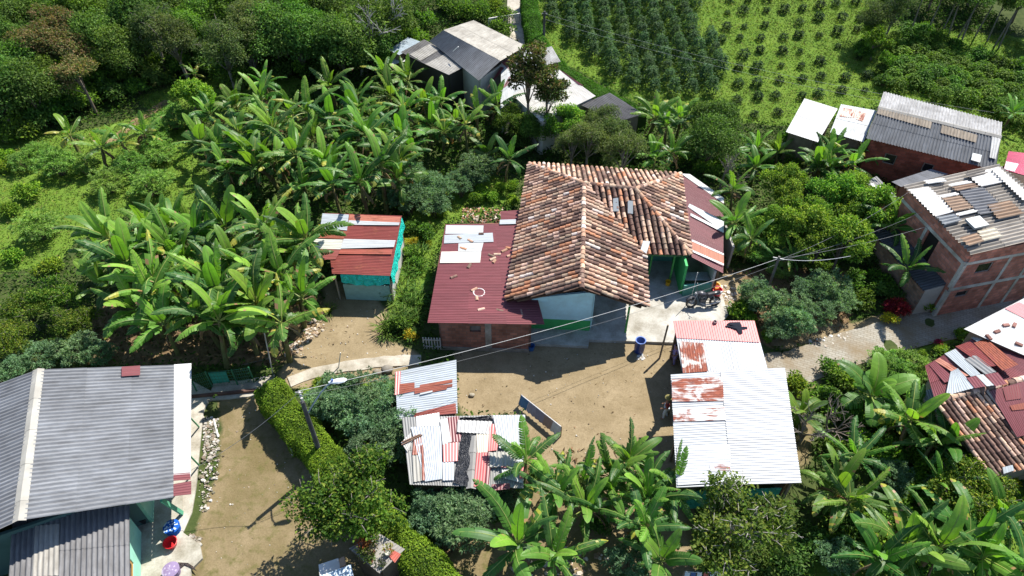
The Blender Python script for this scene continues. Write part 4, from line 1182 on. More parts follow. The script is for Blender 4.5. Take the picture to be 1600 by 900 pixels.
def simple_shed(name, label, quad, z, col, run='v', mat='sheet', wcol=(.2, .16, .12), wmat='wood', pats=(), zb=None, per=.13, d=.25, base=None, var=.08, cat='shed', zs=None):
    q = [at(x, y, zz) for (x, y), zz in zip(quad, zs or [z]*4)]
    c = sum(q)/4; g = float(hgt(c[0], c[1])) if base is None else base
    t = thing(name, label, cat, (c[0], c[1], g))
    rf = roof(t, q, col, run, mat, period=per, amp=.014 if per < .16 else .026, var=var)
    if pats: patches(rf, plane(q[0], q[1], q[3]), pats)
    shell(t, q, d, g-.5, {i: (wmat, wcol) for i in range(4)}, drop=.14)
    return t, plane(q[0], q[1], q[3])
simple_shed('shed', 'white flat roofed shed at the far end of the row by the coffee field', [(1257, 154), (1309, 170), (1278, 222), (1228, 206)], 2.9, WHITE, 'v', zs=[2.9, 2.9, 2.7, 2.7])
simple_shed('shed', 'narrow shed with white roof sheets and rust patches beside the grey ridge roof', [(1314, 163), (1369, 173), (1349, 222), (1297, 207)], 2.7, PALE, 'v', zs=[2.8, 2.8, 2.6, 2.6],
    pats=[([(1315, 168), (1340, 172), (1336, 184), (1312, 182)], (.6, .5, .42, .52), 'v'), ([(1340, 173), (1353, 177), (1348, 190), (1337, 186)], (.6, .5, .42, .54), 'v')])
simple_shed('hut', 'small grey hut roof with crossed white boards among the trees', [(1347, 286), (1370, 275), (1401, 307), (1374, 316)], 2.4, (.3, .3, .3, .3), 'v', 'cement_sheet', per=.2)
simple_shed('shed', 'low shed with a plain smooth grey sheet roof beside the bare brick house', [(1393, 284), (1455, 264), (1482, 272), (1408, 292)], 2.2, (.24, .25, .27, .1), 'v', 'cement_sheet', per=.13)
simple_shed('shed', 'shed with a bright pink corrugated roof at the right edge', [(1576, 236), (1660, 246), (1660, 290), (1568, 265)], 3.6, (.62, .10, .18, .1), 'h', pats=[([(1572, 252), (1592, 256), (1585, 268), (1569, 264)], WHITE, 'v')])
simple_shed('shed', 'brown corrugated roof running out of view behind the two storey house', [(1574, 268), (1660, 290), (1690, 330), (1602, 297)], 4.6, (.24, .18, .13, .35), 'h', 'cement_sheet', per=.2, wmat='brick', wcol=(.28, .1, .07))

# far group of houses
FG = thing('grey_house', 'far house with a grey ridge roof, sunlit slope coloured paler, below the coffee field', 'house', (-1, 60, .8))
def far_house():
    g = .6
    R1, R2 = at(693, 47, 4.75), at(782, 95, 4.75)
    c2 = 'cement_sheet'
    q = [at(740, 32, 4.1), at(822, 72, 4.1), R2, R1]
    rf = roof(FG, q, (.40, .38, .335, .25), 'v', c2, period=.2, amp=.03, var=.06)  # slope facing the sun, its light painted in as a paler tone
    q2 = [R1, R2, at(748, 126, 3.75), at(671, 64, 3.75)]
    roof(FG, q2, (.20, .205, .215, .25), 'v', c2, period=.2, amp=.03)  # near slope away from the sun, shade painted in as darker grey
    ins = inset([q[0], q[1], q2[2], q2[3]], .4); G = (.45, .43, .38)
    for i in range(4):
        a, b = ins[i], ins[(i+1) % 4]; e = unit((b-a)[:2])*.08
        wall(FG, a[:2]+e, b[:2]-e, g-.4, min(a[2], b[2])-.2, None, G, 'paint')
    mb = MB(); bar(mb, at(708, 80, 4.45), at(716, 73, 4.9), .12, .05, (.75, .75, .72)); mb.build('flashing', 'metal', rf)
far_house()
simple_shed('shed', 'dark walled shed with a flat grey roof in two tones beyond the banana grove', [(626, 82), (663, 62), (736, 100), (701, 118)], 3.5, (.17, .165, .16, .3), 'v', 'cement_sheet', per=.2, wcol=(.05, .045, .04), wmat='paint',
    pats=[([(640, 85), (672, 68), (688, 77), (657, 95)], CEML, 'v', 0, .2, 'cement_sheet'), ([(664, 100), (700, 82), (734, 100), (701, 117)], CEML, 'v', 0, .2, 'cement_sheet')])
simple_shed('shed', 'small shed with pale blue roof sheets at the edge of the forest', [(606, 78), (638, 58), (660, 66), (624, 86)], 3.2, (.42, .50, .56, .15), 'v')
simple_shed('shed', 'small white roofed shed below the pale blue roof at the edge of the forest', [(603, 92), (622, 84), (636, 95), (610, 102)], 2.5, WHITE, 'v')
simple_shed('shed', 'shed with white roof sheets and maroon strips against the end of the far grey house', [(783, 97), (826, 76), (858, 108), (782, 170)], 3.2, PALE, 'v', zs=[3.6, 3.6, 3.2, 2.6], wcol=(.55, .55, .52), wmat='paint',
    pats=[([(783, 97), (812, 84), (826, 97), (798, 112)], MAROON, 'v'), ([(778, 112), (783, 104), (788, 106), (760, 140)], MAROON, 'h'), ([(795, 120), (803, 116), (796, 132), (785, 138)], MAROON, 'h')])
simple_shed('shed', 'long white roofed building with a maroon edge beside the clipped hedge', [(800, 148), (873, 108), (931, 150), (846, 190)], 3.1, (.55, .53, .49, .12), 'v', wcol=(.6, .58, .53), wmat='paint',
    pats=[([(874, 109), (882, 113), (912, 134), (904, 132)], MAROON, 'v')])
simple_shed('hut', 'hut with a dark grey corrugated roof at the lower end of the far hedge', [(906, 164), (953, 145), (1006, 178), (966, 190)], 2.9, (.13, .13, .135, .3), 'v', 'cement_sheet', per=.2)
simple_shed('hut', 'little shelter with a plain grey roof between the white roof and the hedge', [(838, 80), (862, 72), (876, 96), (850, 103)], 3.1, (.33, .33, .32, .1), 'v', 'cement_sheet')

# ------------------------------------------------------------------ tiled house on the right edge
RH = thing('tiled_house', 'low house at the right edge, half old clay tiles and half rusty maroon sheets', 'house', (28, 22, 0))
def right_house():
    D, Cr = at(1461, 627, 3.6), at(1680, 573, 3.6)
    A, B = at(1445, 572, 2.6), at(1533, 521, 2.6)
    Br = A+(B-A)*3.2
    e1, e2 = at(1548, 744, 2.5), at(1700, 702, 2.5)
    X = lambda *p: [(1200+x/2.647, 460+y/2.647) for x, y in p]
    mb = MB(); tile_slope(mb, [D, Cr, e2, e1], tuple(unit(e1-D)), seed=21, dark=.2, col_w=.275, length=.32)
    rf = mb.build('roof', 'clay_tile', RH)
    mb = MB(); ridge_tiles(mb, D, Cr, 44, .16); mb.build('ridge_cap', 'clay_tile', rf)
    pl = plane(D, Cr, e1)
    patches(rf, pl, [(X((915, 400), (1110, 345), (1160, 560), (1030, 590)), MAROON, 'v', .14), (X((970, 385), (1040, 372), (1050, 430), (985, 440)), (.2, .045, .045, .3), 'v', .17), (X((1000, 460), (1100, 440), (1110, 470), (1010, 480)), RUST, 'v', .17), (X((970, 715), (1012, 705), (1018, 728), (975, 742)), SILVER, 'v', .16)])
    rf2 = roof(RH, [A, at(1534, 521, 2.6), Cr, D], MAROON, 'v', var=.15)
    p2 = plane(A, B, D)
    patches(rf2, p2, [(X((665, 290), (690, 275), (775, 350), (730, 365)), MAROON, 'v'), (X((690, 275), (710, 262), (830, 335), (800, 345)), (.45, .2, .14, .5), 'v', .01), (X((730, 245), (775, 225), (880, 330), (840, 340)), SILVER, 'v', .02), (X((755, 320), (785, 305), (858, 385), (735, 418)), SILVER, 'v', .03),
        (X((812, 268), (858, 250), (945, 320), (900, 332)), (.25, .25, .25, .3), 'v', .03, .2), (X((775, 215), (835, 195), (1000, 290), (900, 300)), (.20, .04, .035, .45), 'v', .01), (X((850, 200), (905, 185), (1035, 290), (970, 315)), (.26, .06, .04, .6), 'v', .04),
        (X((820, 345), (870, 335), (900, 380), (855, 388)), MAROON, 'v', .05), (X((860, 335), (890, 330), (935, 375), (905, 380)), PALE, 'v', .06), (X((900, 330), (950, 322), (990, 370), (940, 380)), MAROON, 'v', .05), (X((840, 180), (870, 168), (890, 185), (865, 195)), PALE, 'v', .02)])
    ins = inset([A, at(1600, 480, 2.6), e2, e1], .5)
    for i in range(4):
        a, b = ins[i], ins[(i+1) % 4]; e = unit((b-a)[:2])*.08
        wall(RH, a[:2]+e, b[:2]-e, 0, 2.3, None, (.42, .36, .3), 'paint')
    # bits hanging off the near corner
    mb = MB(); corr(mb, at(1440, 612, 2.2), at(1462, 605, 2.3), at(1474, 640, 2.3), at(1452, 645, 2.1), SILVER, .13); mb.build('awning', 'sheet', RH)
right_house()
t, PLW = simple_shed('shed', 'shed with a bright white roof weighed down by bricks beside the paved road', [(1506, 514), (1600, 466), (1700, 512), (1604, 557)], 3.1, WHITE, 'v', zs=[3.0, 3.0, 3.4, 3.4], wcol=(.3, .22, .16), pats=[([(1570, 482), (1592, 472), (1640, 495), (1612, 503)], (.55, .2, .22, .15), 'v')])
def roof_bricks():
    for x, y in ((1572, 508), (1585, 508), (1558, 518), (1592, 538), (1545, 527)):
        p = onplane(x, y, PLW, .05); mb = MB(); box(mb, p, .34, .16, .1, jit((.4, .16, .12), .2), rnd.uniform(0, 3)); tag(mb.build('brick', 'brick'), 'loose brick lying on the bright white roof beside the road', 'brick', 'bricks on the white roof')
roof_bricks()
# ------------------------------------------------------------------ plant kinds
DK = ((.042, .09, .022), (.065, .13, .028), (.095, .17, .038))
MID = ((.04, .095, .018), (.065, .14, .022), (.09, .17, .03))
BRI = ((.09, .19, .02), (.13, .25, .024), (.06, .14, .02))
OLV = ((.075, .115, .04), (.10, .145, .05), (.06, .10, .03))
BLU = ((.075, .145, .075), (.11, .20, .10), (.15, .25, .135))
BRN = ((.12, .12, .045), (.15, .125, .055), (.08, .12, .035))
YEL = ((.12, .16, .02), (.20, .23, .03), (.07, .12, .02))
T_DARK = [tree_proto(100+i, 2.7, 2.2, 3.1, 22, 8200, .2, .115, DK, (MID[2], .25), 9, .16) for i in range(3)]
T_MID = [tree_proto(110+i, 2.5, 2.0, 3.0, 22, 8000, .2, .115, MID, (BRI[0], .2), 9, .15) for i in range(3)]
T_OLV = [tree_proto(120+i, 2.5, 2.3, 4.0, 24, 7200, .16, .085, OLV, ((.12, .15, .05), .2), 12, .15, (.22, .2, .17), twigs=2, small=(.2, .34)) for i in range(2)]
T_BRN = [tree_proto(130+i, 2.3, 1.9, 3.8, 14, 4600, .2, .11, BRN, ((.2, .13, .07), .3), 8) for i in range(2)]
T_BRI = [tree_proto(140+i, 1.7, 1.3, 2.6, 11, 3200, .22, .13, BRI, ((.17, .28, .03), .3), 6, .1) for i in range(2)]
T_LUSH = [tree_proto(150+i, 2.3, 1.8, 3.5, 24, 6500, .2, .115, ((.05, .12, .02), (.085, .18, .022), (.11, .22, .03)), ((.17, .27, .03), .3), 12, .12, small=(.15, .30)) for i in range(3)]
T_CIT = [tree_proto(160+i, 2.6, 1.7, 2.7, 30, 7200, .17, .095, ((.035, .085, .012), (.055, .115, .014), (.085, .15, .018)), ((.15, .20, .03), .2), 22, .13, (.24, .22, .19), .1, (.17, .28), 3) for i in range(2)]
T_TWIG = [tree_proto(170, 2.5, 1.6, 2.6, 26, 5400, .18, .105, ((.05, .11, .02), (.08, .15, .025)), ((.13, .19, .035), .25), 26, .13, (.36, .34, .31), .1, (.16, .27), 7)]
T_TALL = [tree_proto(180, 1.7, 3.0, 6.4, 17, 3400, .26, .13, ((.045, .06, .02), (.08, .085, .03), (.05, .10, .02)), ((.13, .10, .04), .2), 14, .13, (.2, .17, .14), small=(.26, .40), twigs=1)]
T_THIN = [tree_proto(190+i, 1.4, 1.5, 5.0, 10, 1300, .24, .10, DK, (MID[1], .2), 6, .09, (.17, .16, .13)) for i in range(2)]
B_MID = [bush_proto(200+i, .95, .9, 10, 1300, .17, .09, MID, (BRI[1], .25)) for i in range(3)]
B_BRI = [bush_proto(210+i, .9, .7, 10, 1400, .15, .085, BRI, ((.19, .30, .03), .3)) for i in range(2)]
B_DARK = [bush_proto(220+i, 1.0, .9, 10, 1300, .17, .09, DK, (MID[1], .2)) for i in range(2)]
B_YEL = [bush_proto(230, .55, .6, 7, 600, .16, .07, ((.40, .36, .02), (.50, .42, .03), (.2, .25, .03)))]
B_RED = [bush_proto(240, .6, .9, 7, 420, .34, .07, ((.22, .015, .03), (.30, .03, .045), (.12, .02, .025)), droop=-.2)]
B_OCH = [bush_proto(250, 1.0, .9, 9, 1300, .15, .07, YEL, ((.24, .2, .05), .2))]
F_BLU = [feather_proto(300+i, 1.35, 1.05, 1.35, 190, BLU) for i in range(3)]
F_GRN = [feather_proto(310+i, 1.3, .8, .8, 190, ((.16, .30, .07), (.21, .35, .09), (.12, .25, .06))) for i in range(2)]
def spiky(seed, n=60, L=.9, cols=((.06, .13, .03), (.1, .18, .04)), w=.045, upb=.5):
    r = np.random.default_rng(seed)
    d = rdir(r, n, .0); d[:, 2] += upb*r.random(n)
    a = r.uniform(-.12, .12, (n, 3)); a[:, 2] = 0
    k1 = leafmesh('foliage', np.concatenate([a, a+d*L*.45]), np.concatenate([d, d*np.array([1, 1, .3])]), np.tile([0, 0, 1.], (2*n, 1)), np.concatenate([np.full(n, L*.6), np.full(n, L*.6)])*r.uniform(.7, 1.1, 2*n), np.full(2*n, w), pal(r, 2*n, cols))
    return dict(parts=[('foliage', k1)], zc=.4)
S_GRN = [spiky(400+i) for i in range(2)]
def coffee(seed, R, H, n, cols, tiers=6):
    r = np.random.default_rng(seed); P, D, Nn, C = [], [], [], []
    for k in range(n):
        t = r.random()**.8; z = H*(.12+.88*t); rad = R*(1.02-t)**.42*r.uniform(.2, 1.1)*(1+.25*math.sin(z*9+seed))+.05; a = r.uniform(0, 6.28)
        P.append((rad*math.cos(a), rad*math.sin(a), z-.12*rad)); D.append((math.cos(a)+r.normal(0, .6), math.sin(a)+r.normal(0, .6), r.normal(-.2, .3))); Nn.append((r.normal(0, .4), r.normal(0, .4), 1))
    return dict(parts=[('foliage', leafmesh('foliage', np.array(P), np.array(D), np.array(Nn), r.uniform(.7, 1.3, n)*.2, r.uniform(.7, 1.3, n)*.1, pal(r, n, cols, .3)))], zc=H*.5)
C_TALL = [coffee(500+i, .70, 1.85, 560, ((.035, .08, .036), (.05, .105, .045), (.07, .13, .055))) for i in range(3)]
C_YNG = [coffee(510+i, .5, .75, 230, ((.016, .042, .014), (.028, .062, .02))) for i in range(3)]
C_MAT = [coffee(520+i, 1.0, 1.2, 700, ((.05, .12, .02), (.075, .165, .024), (.11, .21, .03))) for i in range(3)]
BANA = [banana_proto(600+i, H, n, L, t, y, .3, d) for i, (H, n, L, t, y, d) in enumerate(((2.5, 11, 1.9, .30, .08, 3), (2.9, 12, 1.95, .42, .12, 4), (2.1, 10, 1.8, .25, .06, 2), (3.2, 12, 2.0, .5, .15, 4), (2.6, 11, 1.9, .4, .2, 4), (1.7, 9, 1.7, .2, .04, 1), (2.8, 10, 2.1, .7, .1, 3), (3.0, 9, 1.9, .8, .2, 5), (2.2, 12, 1.75, .35, .05, 2), (2.7, 8, 2.1, .3, .15, 5), (1.9, 11, 1.6, .55, .1, 2)))]
B_BIG = [banana_proto(620, 2.0, 12, 2.5, .28, .08, .2, 2, .66), banana_proto(621, 2.2, 12, 2.4, .5, .12, .25, 2, .58), banana_proto(622, 2.4, 11, 2.3, .6, .1, .25, 3, .54)]
B_YLW = [banana_proto(630, 2.0, 9, 1.7, .35, .4, .3, 3), banana_proto(631, 1.8, 8, 1.6, .45, .45, .35, 3)]
B_BROAD = [banana_proto(640, 1.4, 10, 1.5, .04, 0, .2, 0, .85)]

def grove(kinds, pts, label, cat, group, name='banana_plant', s=(.85, 1.12), jx=6):
    for i, (x, y) in enumerate(pts):
        put(kinds[rnd.randrange(len(kinds))], name, x+rnd.uniform(-jx, jx), y+rnd.uniform(-jx, jx), rnd.uniform(*s), label, cat, group, tilt=.13 if 'banana' in name else .05)
def one(kinds, name, x, y, s, label, cat, group=None, **k):
    return put(kinds[rnd.randrange(len(kinds))] if isinstance(kinds, list) else kinds, name, x, y, s, label, cat, group, **k)

# banana groves
grove(BANA, [(330, 178), (372, 160), (412, 150), (440, 188), (402, 218), (470, 170), (520, 178), (556, 140), (600, 118), (640, 124), (578, 172), (628, 170), (662, 192), (540, 222), (600, 230), (648, 232), (500, 248), (442, 250), (392, 262), (340, 228), (312, 214), (560, 268), (612, 272), (455, 170), (480, 210), (370, 200), (415, 180), (500, 200), (545, 190), (595, 200), (630, 205), (565, 165), (615, 150), (385, 230), (420, 240), (460, 235), (510, 265), (590, 250), (635, 255), (520, 130), (660, 155), (685, 205), (430, 215), (350, 262), (570, 205), (470, 285), (525, 285)],
      'tall green banana plant in the dense grove behind the turquoise tarpaulin shed', 'banana plant', 'bananas in the grove behind the tarpaulin shed', s=(.9, 1.2))
grove(BANA, [(170, 362), (215, 350), (262, 352), (312, 350), (362, 345), (420, 355), (468, 372), (150, 395), (202, 400), (252, 392), (302, 402), (352, 392), (402, 410), (452, 402), (222, 448), (282, 448), (342, 452), (402, 465), (456, 448), (196, 482), (252, 492), (322, 498), (382, 496), (430, 486), (400, 335), (440, 430), (310, 470), (175, 440), (235, 420), (330, 425), (375, 440), (425, 395), (270, 370), (340, 375), (290, 350), (360, 475), (220, 375)],
      'broad leaved banana plant in the grove above the grey ridge roofed house', 'banana plant', 'bananas in the grove above the grey house', s=(.95, 1.25))
grove(B_YLW, [(112, 205), (182, 210), (222, 205), (150, 225)], 'yellowing banana plant standing in the weedy meadow at the far left', 'banana plant', 'yellowing bananas in the meadow', s=(.95, 1.15))
one(B_YLW, 'banana_plant', 300, 112, .7, 'small yellow green banana plant behind the round bright green tree', 'banana plant')
one(BANA, 'banana_plant', 415, 125, .8, 'banana plant at the top edge of the grove in the sunny weeds below the forest', 'banana plant')
grove(BANA, [(690, 152), (738, 168), (722, 195), (705, 180)], 'banana plant in the clump before the dark walled shed with the two tone roof', 'banana plant', 'bananas before the two tone roof')
one(BANA, 'banana_plant', 778, 158, .95, 'single banana plant against the far white roofs', 'banana plant')
grove(BANA, [(758, 238), (792, 245)], 'low banana plant between the bluish shrubs and the tiled house', 'banana plant', 'low bananas behind the tiled house', s=(.7, .85))
grove(BANA, [(1012, 172), (1042, 198), (1066, 182), (1022, 250), (1050, 225)], 'banana plant behind the tiled house beside the dark round tree', 'banana plant', 'bananas behind the tiled house', s=(.75, .95))
grove(BANA, [(1152, 300), (1178, 262), (1160, 335), (1185, 225), (1215, 235)], 'banana plant at the right end of the tiled house', 'banana plant', 'bananas at the right end of the tiled house', s=(.75, .95))
grove(BANA, [(1282, 240), (1312, 236), (1330, 255), (1298, 262), (1345, 238), (1268, 255)], 'banana plant in the cluster before the white flat roofed shed', 'banana plant', 'bananas before the white flat roofed shed', s=(.72, .92))
one(BANA, 'banana_plant', 1395, 348, .9, 'banana plant leaning on the side of the two storey brick house', 'banana plant')
one(BANA, 'banana_plant', 1425, 412, .85, 'bright banana plant by the lower roof beside the brick house', 'banana plant')
one(BANA, 'banana_plant', 1585, 172, .7, 'lone banana plant behind the grey ridge roof at the right edge', 'banana plant')
# front centre
one(BANA[6], 'banana_plant', 817, 722, .85, 'tall thin banana plant with drooping torn leaves beside the patchwork roof', 'banana plant', yaw=2.0)
one(B_BIG[0], 'banana_plant', 812, 842, .95, 'large low banana plant with one yellow leaf in the front of the grove', 'banana plant', yaw=.4)
one(B_BIG[1], 'banana_plant', 868, 770, .8, 'banana plant with two wide upright leaves by the hanging cloths', 'banana plant', yaw=1.2)
grove(B_BIG+BANA[:2], [(910, 738), (948, 730), (985, 728), (966, 765), (1005, 765), (930, 790), (1015, 795)], 'tall banana plant in the grove in front of the dirt yard', 'banana plant', 'bananas in front of the dirt yard', s=(.7, .85))
one(B_BIG[2], 'banana_plant', 1055, 752, .78, 'banana plant touching the corner of the large white roof', 'banana plant', yaw=2.6)
one(B_BIG[1], 'banana_plant', 868, 868, .85, 'banana plant with a broad torn leaf at the bottom edge of the grove', 'banana plant', yaw=.1)
one(BANA[2], 'banana_plant', 1035, 868, .85, 'banana plant alone on bare earth at the bottom edge', 'banana plant')
one(BANA[6], 'banana_plant', 1000, 820, .8, 'banana plant with hanging fringed leaves before the leaf litter', 'banana plant')
# bottom right
one(B_BROAD, 'banana_plant', 1360, 605, 1.15, 'low plant with very broad rounded dark leaves below the road', 'plant', sz=1.1)
one(B_BROAD, 'banana_plant', 1258, 645, .9, 'broad leaved plant close to the right side of the large white roof', 'plant')
grove(BANA, [(1418, 635), (1440, 655)], 'banana plant against the rusty roofed house at the right edge', 'banana plant', 'bananas against the rusty roofed house', s=(.8, .95))
grove(B_BIG+BANA[:3], [(1345, 722), (1302, 765), (1335, 790)], 'banana plant in the cluster right of the large white roof', 'banana plant', 'bananas right of the large white roof', s=(.72, .86))
grove(B_BIG+BANA[:2], [(1462, 700), (1492, 705), (1475, 755)], 'banana plant with narrow pale leaves before the old clay tiles at the right', 'banana plant', 'bananas before the right clay tiles', s=(.68, .85))
grove(B_BIG+BANA[:2], [(1418, 835), (1385, 880), (1465, 858), (1510, 830), (1548, 856), (1582, 822), (1600, 875)], 'banana plant in the grove filling the bottom right corner', 'banana plant', 'bananas in the bottom right corner', s=(.75, .95))

# forest, upper left
FO = 'trees of the forest at upper left'
grove(T_DARK, [(20, 110), (-10, 150), (40, 138), (5, 60), (150, 62), (205, 30), (390, 75), (420, 60), (440, 28), (560, 55), (600, 30), (500, 15), (530, 75), (30, 30), (185, 78), (330, 15), (260, 8), (620, 5), (470, 70), (440, 65), (585, 80)], 'dark leafy tree in the shady forest at the upper left', 'tree', FO, 'forest_tree', s=(.85, 1.15))
grove(T_MID, [(60, 20), (110, 12), (155, 22), (15, 95), (480, 40), (520, 60), (75, 120), (380, 20), (300, 40)], 'mid green sunlit tree in the forest at the upper left', 'tree', 'sunlit trees of the upper left forest', 'forest_tree', s=(.8, 1.1))
grove(B_DARK+B_MID, [(150, 138), (180, 142), (212, 138), (118, 162), (92, 178), (62, 192), (30, 205), (5, 215), (138, 150), (250, 120), (345, 118), (375, 122), (405, 112), (440, 108), (475, 112), (505, 116), (165, 118), (110, 140), (75, 165)], 'dark bush along the lower edge of the forest at the left', 'bush', 'bushes along the forest edge', name='bush', s=(1.1, 1.7))
grove(T_BRN, [(62, 62), (100, 78), (128, 118), (90, 45)], 'tree with brownish flowering foliage in the forest at the upper left', 'tree', 'brown trees in the upper left forest', 'forest_tree', s=(.85, 1.05))
grove(T_OLV, [(235, 42), (275, 60)], 'olive grey tree with a tall pale bent trunk in the upper left forest', 'tree', 'olive trees with pale trunks', 'forest_tree', s=(.95, 1.1), jx=2)
grove(T_OLV, [(345, 75), (375, 55), (405, 35)], 'grey green fine leaved tree left of the dark forest gap', 'tree', 'grey green trees by the forest gap', 'forest_tree', s=(.9, 1.05))
grove(T_BRI, [(300, 152)], 'round bright green tree in the meadow above the banana grove', 'tree', None, s=(1.0, 1.0), name='round_tree', jx=0)
grove(T_BRI, [(640, 60), (600, 98)], 'small bright tree at the forest edge beside the pale blue roof', 'tree', 'small trees by the pale blue roof', s=(.6, .7), name='small_tree')
grove(B_MID+B_BRI, [(660, 30), (720, 15), (750, 20), (770, 8), (690, 10), (655, 60), (640, 30), (780, 25), (790, 45)], 'green bush on the bank behind the far grey house', 'bush', 'bushes behind the far grey house', name='bush', s=(1.0, 1.6))
def bare(px, py, s, label, col=(.42, .40, .38)):
    p = stand(px, py, 2.5*s); r = random.Random(px)
    t = thing('bare_tree', label, 'tree', p)
    mb = MB()
    def br(a, d, ln, rad, k):
        n = a+d*ln; m = a+d*ln*.5+np.array([r.uniform(-.1, .1), r.uniform(-.1, .1), 0])*ln
        tube(mb, [a, m, n], [rad, rad*.85, rad*.65], col, 5)
        if k:
            for _ in range(3):
                e = unit(d+np.array([r.uniform(-.9, .9), r.uniform(-.9, .9), r.uniform(-.3, .5)])); br(n if r.random() < .7 else m, e, ln*.72, rad*.6, k-1)
    br(p+np.array([0, 0, -.3]), np.array([.1, 0, 1]), 1.6*s, .12*s, 4)
    mb.build('trunk', 'bark', t)
bare(578, 42, 1.7, 'leafless tree with pale grey branches at the edge of the forest'); bare(556, 62, 1.3, 'smaller leafless pale tree just below the larger bare one by the forest')
bare(1260, 665, .8, 'dry twiggy grey shrub between the white roof and the broad leaved plants', (.25, .22, .19)); bare(1130, 265, .9, 'leafless twigs behind the right end of the tiled house', (.22, .2, .17))
bare(1300, 655, .75, 'dry brown twiggy shrub under the drooping pale banana leaves', (.24, .2, .17))

# weeds and shrubs on the left
grove(F_GRN, [(85, 262), (60, 245), (240, 205), (268, 190), (255, 235), (40, 255), (130, 262), (60, 355), (205, 260), (165, 290), (235, 290)], 'feathery pale green shrub in the weedy meadow at the left', 'shrub', 'feathery shrubs in the left meadow', name='shrub', s=(.8, 1.15))
grove(B_BRI, [(10, 262), (5, 245), (22, 405), (15, 330), (85, 415), (45, 300)], 'bright green bush at the left edge of the meadow', 'bush', 'bright bushes at the left edge', name='bush', s=(.8, 1.3))
grove(T_CIT, [(40, 490), (85, 462), (15, 540), (110, 505)], 'small yellowish fruit tree above the grey roof at the left edge', 'tree', 'fruit trees above the grey roof', name='fruit_tree', s=(.5, .62))
grove(F_BLU, [(122, 548), (15, 590), (160, 550), (60, 560)], 'bluish feathery shrub behind the ridge of the grey roofed house', 'shrub', 'bluish shrubs behind the grey ridge', name='shrub', s=(.6, .8))
grove(F_BLU, [(715, 285), (735, 280), (690, 300), (640, 305), (660, 285), (675, 318), (745, 265), (610, 305), (640, 275)], 'bluish feathery shrub between the banana grove and the tiled house', 'shrub', 'bluish shrubs behind the brick outbuilding', name='shrub', s=(.75, 1.0))
grove(B_BRI, [(755, 302), (770, 312), (785, 300), (800, 290), (742, 310), (795, 318), (668, 355), (690, 340)], 'bright green bush in the garden left of the clay tiled roof', 'bush', 'bright bushes left of the tiled roof', name='bush', s=(.6, .85))
one(B_YEL, 'croton_bush', 643, 378, .75, 'bright yellow leaved bush beside the upper corner of the tarpaulin shed', 'bush'); one(B_YEL, 'croton_bush', 641, 524, .75, 'bright yellow leaved bush above the concrete footpath', 'bush'); one(B_YEL, 'croton_bush', 670, 380, .45, 'tiny yellow bush beside the dark red roof', 'bush')
grove(S_GRN, [(640, 430), (625, 455), (650, 450), (630, 480), (622, 500), (610, 520), (632, 508), (648, 470), (660, 415), (640, 490), (600, 505), (655, 400)], 'spiky leaved green plant in the strip between the two red roofed sheds', 'plant', 'spiky plants between the red roofed sheds', name='spiky_plant', s=(.9, 1.4))
grove(B_MID, [(665, 365), (655, 405), (618, 512), (635, 400), (645, 355)], 'green bush in the strip between the two red roofed sheds', 'bush', 'bushes between the red roofed sheds', name='bush', s=(.6, .9))
one(S_GRN, 'spiky_plant', 513, 483, .8, 'spiky plant alone on the bare earth below the tarpaulin shed', 'plant')
one(B_MID, 'bush', 486, 462, .7, 'grey green bush at the edge of the banana grove by the tarpaulin shed', 'bush')
one(B_DARK, 'bush', 385, 312, 1.3, 'dark green fine leaved bush within the banana grove', 'bush')
# around the tiled house
one(T_TALL, 'tall_tree', 828, 112, 1.0, 'slim brownish tree rising in front of the far white roofs', 'tree'); one(T_TALL, 'tall_tree', 858, 138, .8, 'second slim brownish tree, just below the taller one, before the white roofs', 'tree')
grove(T_MID+T_LUSH[:1], [(802, 195), (845, 205), (880, 190), (870, 165)], 'leafy green tree between the white roofs and the clay tiled house', 'tree', 'trees above the clay tiled house', name='leafy_tree', s=(.6, .8))
grove(T_OLV, [(925, 215), (960, 205), (895, 225), (975, 232), (940, 190)], 'dense fine leaved green tree just behind the clay tiled roof', 'tree', 'fine leaved trees behind the tiled roof', name='leafy_tree', s=(.6, .75))
grove(T_DARK, [(1100, 200), (1122, 190), (1108, 225)], 'dark round topped tree between the coffee rows and the tiled house', 'tree', 'dark trees below the coffee rows', name='round_tree', s=(.7, .85), jx=3)
grove(B_DARK+B_MID, [(1125, 265), (1100, 260), (1075, 245), (1140, 285), (1000, 235), (820, 225), (805, 210)], 'dark green bush behind the tiled house', 'bush', 'bushes behind the tiled house', name='bush', s=(.8, 1.2))
grove(T_LUSH, [(1232, 310), (1272, 332), (1302, 305), (1335, 330), (1218, 350), (1282, 372), (1225, 278), (1330, 300), (1355, 322), (1320, 372), (1260, 350)], 'lush green tree in the thicket between the tiled house and the brick house', 'tree', 'lush trees between tiled house and brick house', name='leafy_tree', s=(.62, .85))
grove(B_BRI+B_MID, [(1205, 230), (1225, 215), (1240, 250), (1195, 255), (1255, 215), (1400, 262), (1420, 270), (1440, 255), (1380, 380), (1395, 395), (1370, 265)], 'green bush on the slope below the white flat roofed shed', 'bush', 'bushes below the white flat roofed shed', name='bush', s=(.7, 1.1))
grove(F_BLU, [(1190, 458), (1225, 485), (1262, 455), (1300, 455), (1275, 490), (1212, 510), (1310, 478), (1240, 500), (1180, 470)], 'bluish feathery shrub on the bank above the paved road', 'shrub', 'bluish shrubs above the road', name='shrub', s=(.65, .9))
one(B_BRI, 'bush', 1160, 490, 1.05, 'bright green bush behind the pink roof strip by the motorcycle', 'bush')
one(B_BRI, 'bush', 1246, 600, .95, 'rounded bright green bush by the road at the corner of the large white roof', 'bush')
one(B_BRI, 'bush', 1200, 525, .6, 'small bright bush at the right corner of the pink and white shed', 'bush')
